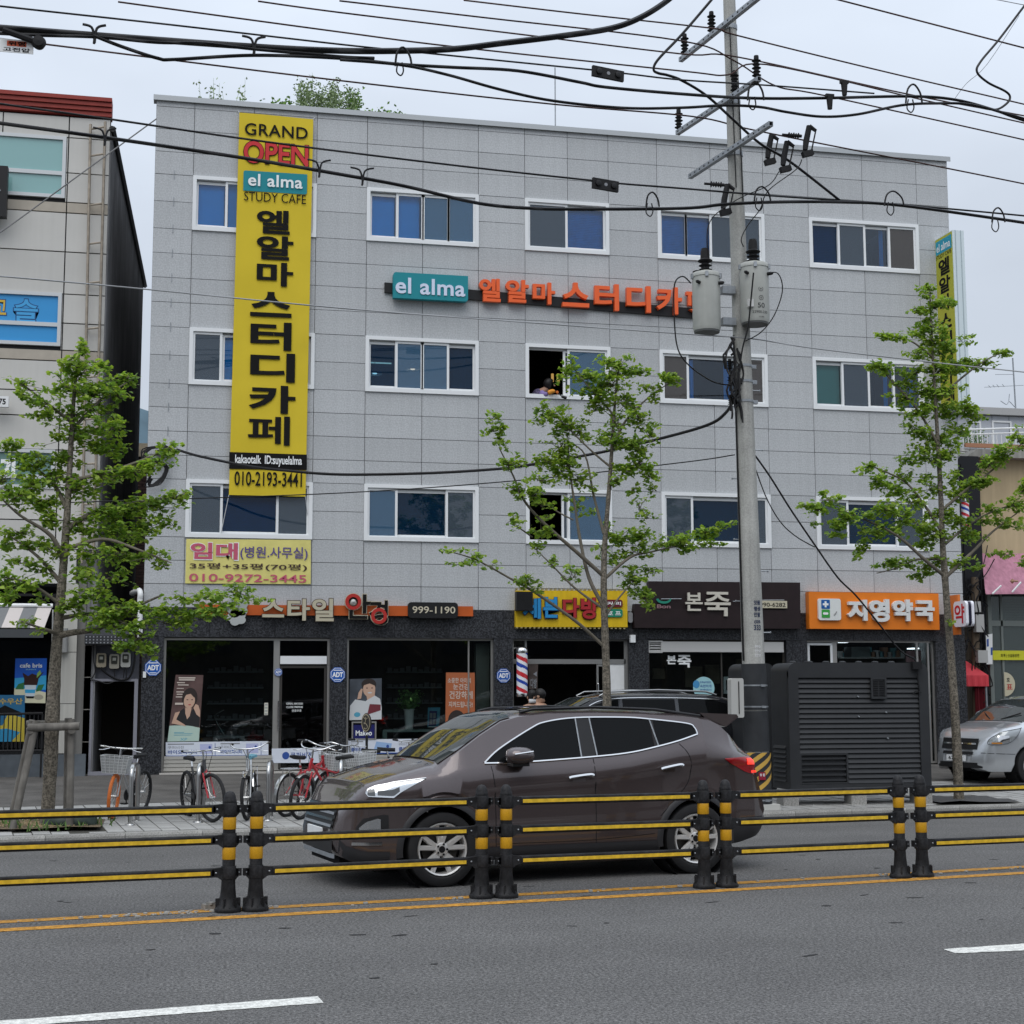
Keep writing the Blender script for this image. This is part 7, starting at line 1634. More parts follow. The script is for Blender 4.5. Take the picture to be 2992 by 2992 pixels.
# transformers hang on the pole
M_TRF = mat('transformer_grey', (.42, .43, .40), .45, var=.05, streak=.06)
def transformer(px, pt, pb, rpx, y, label, rot):
    a, b = fac(px, pb, y), fac(px, pt, y); r = rpx * y / FPX; t = thing('transformer', label, 'transformer', (a.x, y, a.z), 0, 'pole transformers')
    mb.lathe([(r * .93, a.z), (r * .95, a.z + .02), (r, a.z + .05), (r, b.z - .05), (r * 1.04, b.z - .05), (r * 1.04, b.z - .01), (r * .97, b.z + .02), (r * .3, b.z + .07)], (a.x, y, 0), n=32); mb.build('tank', M_TRF, t, smooth=30)
    mb.lathe([(r * .93, a.z - .004), (r * .90, a.z - .03), (.0, a.z - .03)], (a.x, y, 0), n=24, cap=False); mb.build('base_plate', mat('dark_grey_steel', (.12, .125, .125), .5), t)
    c = Vector((a.x - .01, y, b.z + .05)); mb.lathe([(.07, 0), (.11, .03), (.065, .05), (.065, .08), (.105, .10), (.06, .12), (.06, .15), (.11, .165), (.12, .18), (.09, .20), (.075, .21), (.07, .33), (.055, .38), (.01, .385)], c, n=16); mb.build('bushing', M_RUBBER, t, smooth=40)
    mb.lathe([(.075, 0), (.08, .04), (.06, .05)], (a.x + r * .55 * rot, y + .05, b.z + .02), n=14); mb.build('relief_cap', M_RUBBER, t, smooth=40)
    for q in (-.8, .75): ang = radians(-90 + q * 60); p = Vector((a.x + r * cos(ang), y + r * sin(ang), b.z - .17)); mb.lathe([(.028, 0), (.028, .06), (.018, .09)], p, Vector((cos(ang), sin(ang), 0)).to_track_quat('Z', 'Y').to_matrix(), n=10); mb.build('low_voltage_bushing', M_RUBBER, t)
    for q in range(5): ang = 2 * pi * q / 5 - .6; mb.obox((a.x + r * 1.06 * cos(ang), y + r * 1.06 * sin(ang), b.z - .04), (.03, .05, .08), Matrix.Rotation(ang, 3, 'Z')); mb.build('lid_clip', M_STEEL, t)
    mb.obox((lerp(a.x, ax(a.z), .62), lerp(y, PY, .62), b.z - .2), (.22, .14, .12)); mb.build('hanger_bracket', M_STEEL, t); mb.obox((lerp(a.x, ax(a.z), .62), lerp(y, PY, .62), a.z + .2), (.22, .14, .12)); mb.build('hanger_bracket', M_STEEL, t)
    def curved(px0, py0, px1, py1, body, bold=.012, m=None):
        A, B = fac(px0, py0, y - r), fac(px1, py1, y - r)
        def f(s, tt): x = max(-r * .995, min(r * .995, lerp(A.x, B.x, s) - a.x)); return (a.x + x, y - sqrt(r * r - x * x) - .003, lerp(B.z, A.z, tt))
        put_text(mb, body, f, bold); mb.build('lettering', m or mat('dark_grey_print', (.06, .062, .06), .7), t, fix=False)
    return t, curved, a, b, r
t, cv, a, b, r = transformer(2068, 806, 970, 44, PY - .22, 'left of the two grey pole transformers, lower one in front of the orange sign letters', -1)
cv(2023, 925, 2032, 940, '50'); cv(2024, 944, 2040, 953, '230', .005)
t, cv, a, b, r = transformer(2209, 780, 948, 46, PY - .30, 'right of the two grey pole transformers, higher one printed with the number 50', 1)
cv(2217, 887, 2238, 903, '50'); cv(2203, 909, 2247, 919, '22900-230', .003); cv(2221, 926, 2236, 931, '17.05', .0)
for cx, cy, rr in ((2226, 847, 8), (2227, 873, 8)):
    A = fac(cx, cy, PY - .53); R_ = rr * 22.2 / FPX; n = 20
    for k in range(n - (4 if cy < 860 else 0)): q0, q1 = 2 * pi * (k + 2) / n + pi / 2, 2 * pi * (k + 3) / n + pi / 2; W = lambda q, m_: (A.x + R_ * m_ * cos(q), PY - .30 - sqrt(max(0, r * r - (A.x + R_ * m_ * cos(q) - a.x) ** 2)) - .003, A.z + R_ * m_ * sin(q)); mb.quad(W(q0, 1), W(q1, 1), W(q1, .82), W(q0, .82))
    put_text(mb, '한' if cy > 860 else '+', lambda s, u: (A.x + R_ * (-.4 + .8 * s), PY - .30 - sqrt(max(0, r * r - (A.x + R_ * (-.4 + .8 * s) - a.x) ** 2)) - .003, A.z + R_ * (-.4 + .8 * u)), .02); mb.build('round_mark', mat('dark_grey_print', (0, 0, 0)), t, fix=False)
A, B = fac(2190, 898, PY - .53), fac(2205, 877, PY - .53); mb.box(A.x, B.x, PY - .30 - r - .0, PY - .30 - r + .06, A.z, B.z); mb.build('name_plate', mat('plate_white', (.6, .6, .58), .4), t)

# ================================================================== OVERHEAD CABLES
def wire_pts(px, off=0.0, off2=None, n=7):
    # photo points -> the vertical plane that runs along the street through the pole (off metres nearer the road)
    N = len(px); P = []
    for i, q in enumerate(px):
        o = off if off2 is None else lerp(off, off2, i / (N - 1))
        P.append(pl(q[0], q[1], Vector((8.8, PY, 0)) + KN * o, KN))
    return smooth_line(P, n)
M_WRED = mat('weathered_copper_wire', (.045, .018, .014), .6)
M_WGREY = mat('pale_insulated_wire', (.30, .31, .32), .5)
def wire(name, label, px, wpx, m=M_CABLE, off=0.0, off2=None, cat='cable', group=None, extra=None, n=7, ns=6):
    P = wire_pts(px, off, off2, n); d = P[len(P) // 2].y
    mb.tube(P, wpx * 1.12 * d / FPX / 2, ns)
    if extra: extra(mb, d)
    o = mb.build(name, m, smooth=60); tag(o, label, cat, group or 'overhead cables'); return o
W = 'overhead_wire'; G_ = 'thin overhead power wires'; CB_ = 'overhead_cable'; TG = 'thick overhead telephone cables'
wire(W, 'uppermost thin wire, leaving the top edge left of the pole top', [(1362, 0), (1690, 40), (1999, 75), (2116, 90), (2158, 106), (2560, 207), (2991, 310), (3300, 384)], 4.5, M_WRED, .5, None, 'wire', G_)
wire(W, 'second thin wire from the top, running to the lower insulator of the top crossarm', [(761, 0), (999, 34), (1500, 97), (1999, 160), (2163, 170), (2665, 282), (2991, 344), (3300, 405)], 4.5, M_WRED, .15, None, 'wire', G_)
wire(W, 'third thin wire from the top, tied to the right insulator of the middle crossarm', [(352, 0), (999, 91), (1336, 136), (1999, 210), (2130, 222), (2245, 192), (2691, 295), (2991, 365), (3300, 436)], 4.5, M_WRED, .55, None, 'wire', G_)
wire(W, 'thin wire tied to the middle insulator of the middle crossarm', [(999, 0), (1430, 52), (1999, 122), (2150, 180), (2271, 254), (2422, 285), (2991, 414), (3300, 488)], 4.5, M_WRED, .2, None, 'wire', G_)
wire(W, 'lowest thin wire, from the hanging danger plate to the lower end of the middle crossarm', [(-200, 80), (140, 123), (999, 233), (1621, 305), (2023, 342), (2183, 378), (2380, 419), (2768, 497), (2991, 543), (3300, 607)], 4.5, M_WRED, -.1, None, 'wire', G_)
wire(W, 'thin wire crossing only the top right corner of the sky', [(2200, -62), (2442, 0), (2991, 145), (3300, 226)], 5, M_WRED, .8, None, 'wire', G_)
wire(W, 'faintest thin wire at the very top right corner', [(2800, -20), (2892, 0), (2991, 20), (3200, 62)], 2.5, M_WGREY, .8, None, 'wire', G_)
wire(W, 'thin messenger wire above the thickest cable bundle, ending at the upper dark splice plate', [(-200, -16), (0, 10), (500, 67), (999, 127), (1290, 158), (1725, 204), (1838, 217), (1999, 236), (2250, 253), (2560, 278)], 5, M_CABLE, .9, None, 'wire', G_)
def ties(pts, off, h=22, w_=5):
    def f(mb, d):
        for (x, y) in pts:
            for Q in ([(x - 34, y - h * .9), (x - 8, y - h * .6), (x, y + h * .4), (x - 1, y + h)], [(x + 34, y - h * .8), (x + 8, y - h * .5), (x + 1, y + h * .9)]):
                mb.tube(smooth_line([pl(q[0], q[1], Vector((8.8, PY, 0)) + KN * (off + .05), KN) for q in Q], 4), w_ * d / FPX / 2, 5)
    return f
def hoops(pts, off, h=40, w_=6):
    def f(mb, d):
        for (x, y, s) in pts:
            Q = [(x - 20 * s, y + 6), (x - 14 * s, y - h * .7), (x + 4, y - h), (x + 22 * s, y - h * .5), (x + 28 * s, y + 6)]
            mb.tube(smooth_line([pl(q[0], q[1], Vector((8.8, PY, 0)) + KN * (off + .05), KN) for q in Q], 4), w_ * d / FPX / 2, 5)
            Q = [(x - 12, y - 4), (x - 16, y + 22), (x - 4, y + 34), (x + 4, y + 20), (x, y - 4)]
            mb.tube(smooth_line([pl(q[0], q[1], Vector((8.8, PY, 0)) + KN * (off + .05), KN) for q in Q], 4), w_ * .7 * d / FPX / 2, 5)
    return f
wire(CB_, 'thickest black cable bundle, sweeping from the left up through the top edge', [(-200, 62), (0, 74), (280, 97), (750, 133), (1000, 146), (1181, 147), (1336, 142), (1466, 127), (1647, 106), (1792, 84), (1880, 52), (1962, 0), (2010, -50)], 17, M_CABLE, .9, None, 'cable', TG, ties([(282, 92), (748, 128)], .9, 30, 8))
knob_ = wire(CB_, 'black cable just under the thickest bundle at the upper left', [(-200, 78), (0, 90), (110, 96), (300, 103), (466, 119), (600, 122), (750, 140), (1000, 163), (1100, 168)], 9, M_CABLE, .95, None, 'cable', TG)
wire(CB_, 'black cable that dips below the bundle at the left and runs level past the pole', [(280, 98), (360, 130), (466, 165), (518, 169), (750, 158), (1000, 168), (1171, 186), (1331, 196), (1518, 207), (1699, 241), (1776, 256), (1999, 277), (2199, 290), (2406, 291), (2665, 287), (2799, 298), (2913, 329), (2991, 357), (3250, 440)], 9, M_CABLE, .95, None, 'cable', TG, hoops([(1181, 185, 1.), (2210, 290, 1.), (2672, 300, 1.)], .95, 48, 7))
wire(CB_, 'black cable hanging lowest in the upper group near the pole', [(1000, 172), (1176, 188), (1311, 217), (1466, 261), (1621, 295), (1828, 317), (1999, 317), (2121, 311), (2225, 316), (2303, 331), (2406, 345), (2510, 339), (2639, 313), (2742, 308), (2846, 313), (2991, 352), (3250, 430)], 8, M_CABLE, 1.0, None, 'cable', TG)
wire(CB_, 'thinner black messenger cable of the lower pair crossing the facade', [(-200, 262), (0, 295), (336, 344), (699, 399), (999, 440), (1388, 489), (1730, 528), (1818, 538), (1999, 553), (2251, 575), (2458, 590), (2634, 603), (2991, 637), (3250, 665)], 5.5, M_CABLE, .5, None, 'cable', TG)
wire(CB_, 'thick black cable of the lower pair, sagging across the top windows', [(-200, 325), (0, 352), (311, 396), (699, 455), (999, 507), (1181, 541), (1362, 585), (1455, 601), (1560, 609), (1673, 612), (1999, 611), (2121, 600), (2277, 594), (2458, 595), (2639, 606), (2991, 657), (3250, 700)], 9.5, M_CABLE, .55, None, 'cable', TG,
     lambda mb, d: (ties([(311, 392), (937, 488), (1063, 512)], .55, 28, 6)(mb, d), hoops([(1908, 600, .8), (2228, 585, 1.), (2612, 600, 1.2), (2918, 650, .8)], .55, 36, 6)(mb, d)))
wire(CB_, 'black cable slanting down from the upper splice across the pole to the lower pair', [(2100, -14), (2088, 0), (1999, 103), (1930, 175), (1916, 205), (1930, 216), (1957, 222), (1999, 238), (2070, 282), (2147, 352), (2225, 422), (2313, 476), (2458, 590)], 8, M_CABLE, .8, .5, 'cable', TG)
wire(CB_, 'black cable looping down from the top right corner and back into the upper group', [(3050, -40), (2991, 36), (2924, 124), (2872, 186), (2861, 217), (2893, 248), (2944, 274), (2957, 292), (2944, 312), (2913, 327), (2860, 318)], 7, M_CABLE, .9, None, 'cable', TG, lambda mb, d: mb.tube(smooth_line([pl(q[0], q[1], Vector((8.8, PY, 0)) + KN * .9, KN) for q in ((2985, 52), (2890, 195), (2830, 250), (2795, 295))], 4), 2 * d / FPX / 2, 4))
wire(CB_, 'black service cable sagging from the left corner bracket to the pole', [(518, 1309), (585, 1329), (725, 1358), (828, 1371), (999, 1384), (1259, 1381), (1466, 1369), (1569, 1355), (1750, 1324), (1932, 1283), (2070, 1244), (2121, 1210), (2147, 1169)], 8, M_CABLE, -7.6, .1, 'cable', TG)
wire(W, 'thin dark wire just below the service cable across the lower windows', [(-60, 1470), (305, 1459), (999, 1438), (1538, 1402), (1999, 1353), (2147, 1332)], 3, M_CABLE, -6, .1, 'wire', G_)
wire(W, 'pale thin wire crossing the whole facade between the upper window rows', [(-200, 786), (0, 800), (409, 838), (999, 898), (1590, 946), (1999, 978), (2199, 993), (2380, 1022), (2742, 1066), (2991, 1094), (3250, 1125)], 3.6, M_WGREY, .2, None, 'wire', G_)
wire(W, 'pale wire running up diagonally across the cream building to the grey roof corner', [(-120, 742), (0, 675), (230, 510), (463, 342)], 3.5, mat('dull_grey_wire', (.16, .16, .16), .6), -7.5, None, 'wire', G_)
wire(CB_, 'dark cable from the pole slanting down to the top of the louvred kiosk', [(2204, 1330), (2251, 1397), (2310, 1492), (2380, 1596), (2447, 1692), (2499, 1744), (2561, 1821), (2613, 1889)], 5, M_CABLE, 0, -.6, 'cable', TG)
wire(W, 'thin loose wire curving from the pole to join the kiosk cable', [(2204, 1361), (2240, 1459), (2282, 1531), (2328, 1573), (2380, 1603)], 3.2, M_CABLE, 0, -.3, 'wire', G_)
wire(W, 'thin jumper wire from the right transformer bushing up to the fuse', [(2176, 724), (2170, 700), (2190, 660), (2225, 615), (2250, 560), (2330, 500), (2348, 470)], 3, M_CABLE, .4, .8, 'wire', G_)
wire(W, 'thin jumper wire from the left transformer bushing up past the pole', [(2074, 758), (2070, 720), (2073, 665), (2100, 625), (2170, 580), (2250, 545), (2281, 505)], 3, M_CABLE, .3, .6, 'wire', G_)
wire(W, 'thin wire bowing out right of the right transformer', [(2252, 800), (2275, 802), (2288, 830), (2286, 870), (2262, 930), (2225, 975), (2180, 1000)], 3.2, M_CABLE, .6, .2, 'wire', G_)
wire(W, 'thin wire looping left of the left transformer down to the pole', [(2022, 830), (1998, 810), (1975, 830), (1972, 900), (1980, 1010), (2010, 1065), (2070, 1110), (2110, 1125), (2140, 1128)], 4, M_CABLE, .5, .15, 'wire', G_)
wire(W, 'dark wire running down the front of the right transformer and the pole', [(2205, 800), (2197, 880), (2188, 960), (2172, 1020), (2160, 1100), (2150, 1160)], 4.5, M_CABLE, .62, .3, 'wire', G_)
for i, (px, py, wd, hg, nm) in enumerate(((1782, 217, 108, 34, 'upper'), (1773, 542, 88, 34, 'lower'))):
    c = pl(px, py, Vector((8.8, PY, 0)) + KN * (.95 if i == 0 else .5), KN); s_ = c.y / FPX; t = thing('splice_plate', '%s black splice plate with two bolts hanging in the cables' % nm, 'cable splice', (0, 0, 0), 0, 'black splice plates in the cables')
    R_ = Matrix.Rotation(.05, 3, 'Y'); mb.obox((0, 0, 0), (wd * s_, .05, hg * s_), R_); o = mb.build('plate', M_RUBBER, t)
    for dx in (-.3, .3): mb.lathe([(.05, 0), (.045, .03), (.02, .035)], (dx * wd * s_, -.025, -.05 * dx * wd * s_), RX, 14); mb.build('bolt', M_BLACK, t)
    mb.lathe([(.028, 0), (.028, .004)], (0, -.026, 0), RX, 12); mb.build('hole', M_GRYP, t); t.location = c; t.rotation_euler.z = KA
c = pl(55, 128, Vector((8.8, PY, 0)) + KN * 1., KN); s_ = c.y / FPX; t = thing('danger_plate', 'white plate with red and black Hangul hanging from the cables at the top left', 'warning plate', c)
mb.box(c.x - 47 * s_, c.x + 47 * s_, c.y, c.y + .01, c.z - 20 * s_, c.z + 20 * s_); mb.build('plate', M_WHITE, t)
mb.box(c.x - 27 * s_, c.x + 27 * s_, c.y - .002, c.y, c.z - 1 * s_, c.z + 15 * s_); mb.build('red_field', mat('orange_red_print', (.55, .10, .04), .6), t)
put_text(mb, '위험', box_fn(c.x - 24 * s_, c.x + 24 * s_, c.z + 1 * s_, c.z + 14 * s_, c.y - .004), .03); put_text(mb, '고전압', box_fn(c.x - 38 * s_, c.x + 38 * s_, c.z - 17 * s_, c.z - 5 * s_, c.y - .004), .02); mb.build('lettering', M_INK, t, fix=False)
c = pl(120, 118, Vector((8.8, PY, 0)) + KN * 1.05, KN); mb.lathe([(.0, -.09), (.07, -.08), (.095, 0), (.07, .08), (.0, .09)], c, Matrix.Rotation(pi / 2, 3, 'X'), 18); mb.tube([c, c + Vector((-.45, -.1, .09))], .045, 8); mb.build('cable_knob', M_RUBBER, knob_, smooth=40)
q = fac(462, 1315, FY - .15)
for k in range(7): mb.tube(smooth_line([fac(x + random.uniform(-8, 8), y + random.uniform(-6, 6), FY - .15) for x, y in ((505, 1310), (470, 1300), (425, 1312), (425, 1340), (470, 1350), (488, 1370), (465, 1405), (430, 1412), (440, 1390))], 4), .014, 4)
mb.box(q.x - .05, q.x + .3, FY - .2, FY, q.z - .03, q.z + .03); tag(mb.build('wall_cable_loop', M_CABLE), 'tangled black cable loop on the upper left corner of the grey building', 'cable')

# ================================================================== STREET TREES (ginkgo)
M_BARK = mat('ginkgo_bark', (.165, .145, .115), .9, var=.35, vscale=14, streak=.3, bump=1.0, bscale=26, speck=[(38, .5, 1.25)])
M_TWIG = mat('ginkgo_twig', (.13, .115, .09), .9, var=.2)
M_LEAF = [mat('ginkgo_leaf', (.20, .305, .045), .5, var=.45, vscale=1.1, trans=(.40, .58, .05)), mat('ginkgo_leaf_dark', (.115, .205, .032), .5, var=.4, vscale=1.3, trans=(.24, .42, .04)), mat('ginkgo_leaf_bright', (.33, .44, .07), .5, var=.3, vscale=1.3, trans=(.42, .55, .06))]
def leaf_cloud(mb, c, r, n, lw=.042):
    for _ in range(n):
        d = Vector((random.gauss(0, 1), random.gauss(0, 1), random.gauss(0, 1))); d = d.normalized() * (random.random() ** .45)
        p = c + Vector((d.x * r[0], d.y * r[1], d.z * r[2]))
        # a fan: stem point, two wings and a notch, drooping outwards
        out_ = (Vector((d.x, d.y, -.25 + random.gauss(0, .35))) + Vector((random.gauss(0, .6), random.gauss(0, .6), 0))).normalized()
        s = out_.cross(Vector((random.gauss(0, .5), random.gauss(0, .5), 1))).normalized(); w_ = lw * random.uniform(.7, 1.35)
        f = p + out_ * w_ * 1.25; nrm = out_.cross(s) * w_ * .25
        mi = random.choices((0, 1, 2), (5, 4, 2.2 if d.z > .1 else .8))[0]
        mb.add([p, p + out_ * w_ * .55 + s * w_ + nrm, f + s * w_ * .45, f - out_ * w_ * .18 - nrm * .3, f - s * w_ * .45, p + out_ * w_ * .55 - s * w_ + nrm], [(0, 1, 2, 3), (0, 3, 4, 5)], mi)
def tree(label, foot, tr_px, tr_w, limbs, clumps, yb, grp='young ginkgo street trees', lw=.044, dens=1.1):
    # foot: world point; tr_px: photo points up the trunk; limbs: [(photo points), depth bend, start radius]; clumps: (px, py, rx, ry, depth, density)
    t = thing('ginkgo_tree', label, 'tree', foot, 0, grp); s_ = yb / FPX
    P = [foot] + [fac(x, y, yb) for x, y in tr_px]; R = [w_ * s_ / 2 for w_ in tr_w]
    Q = smooth_line(P, 5); RR = [lerp(R[min(i // 5, len(R) - 1)], R[min(i // 5 + 1, len(R) - 1)], (i % 5) / 5) * random.uniform(.94, 1.07) for i in range(len(Q))]
    mb.tube(Q, RR, 12); mb.build('trunk', M_BARK, t, smooth=60)
    for pts, dy, r0 in limbs:
        n = len(pts); L_ = [fac(x, y, yb + dy * (i / (n - 1))) for i, (x, y) in enumerate(pts)]; Q = smooth_line(L_, 5)
        mb.tube(Q, [max(.004, r0 * s_ * (1 - .8 * i / len(Q))) * random.uniform(.93, 1.07) for i in range(len(Q))], 7); mb.build('limb', M_TWIG if r0 < 9 else M_BARK, t, smooth=60)
    tw = MB()
    for (x, y, rx, ry, dy, de) in clumps:
        c = fac(x, y, yb + dy); r = (rx * s_, max(.10, (rx + ry) * .42 * s_), ry * s_)
        n = int(de * dens * 10.5 * rx * ry / 100)
        # break each clump into small tufts so that gaps stay open
        k = max(3, int(rx * ry / 105))
        for q in range(k):
            d = Vector((random.gauss(0, .48), random.gauss(0, .5), random.gauss(0, .46))); cc = c + Vector((d.x * r[0], d.y * r[1], d.z * r[2]))
            leaf_cloud(mb, cc, (min(r[0] * .5, .105), .10, min(r[2] * .5, .065)), max(5, n // k), lw)
            e = cc + (c - cc) * .6; tw.tube([cc, e, c + Vector((random.gauss(0, .03), 0, -r[2] * .3))], [.003, .005, .006], 4)
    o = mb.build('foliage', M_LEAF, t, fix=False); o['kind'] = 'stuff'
    o = tw.build('twigs', M_TWIG, t); o['kind'] = 'stuff'
    return t
# ---- left tree
LF = swk(132, 2408)
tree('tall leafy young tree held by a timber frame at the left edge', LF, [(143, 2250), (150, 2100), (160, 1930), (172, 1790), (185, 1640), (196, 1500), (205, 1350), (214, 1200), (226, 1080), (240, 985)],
     [42, 37, 40, 31, 27, 24, 20, 16, 12, 8, 4],
     [([(170, 1850), (215, 1842), (290, 1830), (370, 1780), (470, 1735)], -.3, 11), ([(168, 1845), (120, 1830), (60, 1808)], -.6, 7), ([(186, 1640), (150, 1560), (60, 1500), (5, 1450)], -.4, 8), ([(195, 1540), (280, 1490), (420, 1460), (540, 1445)], .3, 9),
      ([(195, 1480), (150, 1400), (60, 1330)], .5, 8), ([(205, 1400), (330, 1370), (440, 1330), (500, 1300)], -.5, 7), ([(212, 1250), (300, 1160), (385, 1105)], .3, 6), ([(214, 1230), (150, 1180), (60, 1110)], -.3, 6), ([(180, 1700), (110, 1620), (30, 1560)], .3, 7), ([(190, 1600), (300, 1570), (400, 1600), (500, 1640)], -.6, 7), ([(176, 1760), (90, 1700), (10, 1680)], -.3, 6), ([(175, 1800), (300, 1790), (420, 1850)], -.5, 7)],
     [(245, 1010, 22, 38, 0, 1), (235, 1080, 42, 38, 0, 1.1), (200, 1050, 40, 25, -.2, .8), (290, 1065, 48, 22, .2, 1), (200, 1120, 55, 35, -.2, 1), (270, 1140, 60, 42, .2, 1.2), (350, 1105, 48, 30, .4, 1), (380, 1095, 26, 22, .3, .8), (345, 1150, 50, 25, .1, .9), (70, 1115, 42, 18, -.3, .7), (90, 1150, 32, 20, -.3, .8), (130, 1175, 48, 26, -.2, .9), (215, 1200, 62, 34, 0, 1), (300, 1195, 46, 28, .2, .8), (150, 1210, 50, 20, -.2, .8),
      (330, 1240, 52, 26, -.2, 1.1), (240, 1265, 80, 36, .1, 1.2), (300, 1300, 70, 32, .1, 1.1), (210, 1325, 50, 30, .1, .9), (30, 1285, 40, 26, .4, 1), (60, 1330, 50, 28, .3, 1), (120, 1345, 55, 32, .2, 1.1), (170, 1385, 55, 32, .1, 1.1), (100, 1400, 60, 30, .2, .9), (440, 1355, 60, 26, -.5, 1.1), (490, 1310, 38, 24, -.5, 1), (380, 1375, 62, 26, -.3, 1.1), (300, 1390, 60, 28, -.1, 1), (225, 1420, 70, 28, 0, 1),
      (40, 1440, 56, 34, -.3, 1), (10, 1390, 30, 40, -.3, .8), (120, 1450, 60, 34, .2, 1.2), (520, 1448, 52, 20, .3, 1), (450, 1465, 66, 26, .2, 1.1), (370, 1485, 72, 32, .1, 1.2), (300, 1490, 60, 32, 0, 1.1), (500, 1525, 36, 20, .2, .8), (430, 1540, 70, 28, .1, 1), (340, 1550, 72, 30, 0, 1.1), (150, 1510, 50, 28, .1, .9), (250, 1540, 60, 30, .1, .9),
      (60, 1545, 60, 20, .3, 1), (30, 1580, 34, 20, .3, 1), (110, 1580, 50, 22, .2, .9), (180, 1600, 48, 24, 0, .9), (260, 1610, 66, 26, -.1, 1), (350, 1610, 66, 26, -.2, 1), (440, 1620, 60, 24, -.4, .9), (490, 1645, 34, 16, -.4, .8), (60, 1635, 62, 18, .1, .9), (130, 1660, 50, 22, .1, .8), (240, 1670, 60, 26, -.2, .8), (330, 1680, 50, 22, -.3, .7),
      (25, 1690, 34, 30, -.2, 1), (20, 1730, 32, 34, -.3, 1), (90, 1700, 52, 20, -.1, .9), (120, 1740, 34, 18, 0, .7), (290, 1730, 66, 30, -.3, 1.2), (230, 1760, 44, 26, -.2, 1), (360, 1770, 70, 26, -.4, 1.2), (440, 1780, 70, 22, -.4, 1.2), (520, 1790, 34, 20, -.4, 1), (540, 1745, 46, 22, -.3, .9), (620, 1735, 52, 24, -.2, 1), (690, 1725, 56, 24, -.1, 1), (745, 1745, 36, 16, 0, .7), (590, 1780, 70, 24, -.3, 1.1), (500, 1815, 60, 20, -.3, 1), (655, 1765, 46, 16, -.3, .8),
      (70, 1810, 34, 16, -.5, .7), (110, 1835, 24, 10, -.5, .6), (330, 1820, 60, 28, -.4, 1.1), (410, 1850, 36, 44, -.5, 1.2), (350, 1880, 26, 24, -.5, 1), (425, 1890, 24, 24, -.5, 1), (280, 1800, 50, 22, -.3, .9)], LF.y, lw=.044, dens=.92)
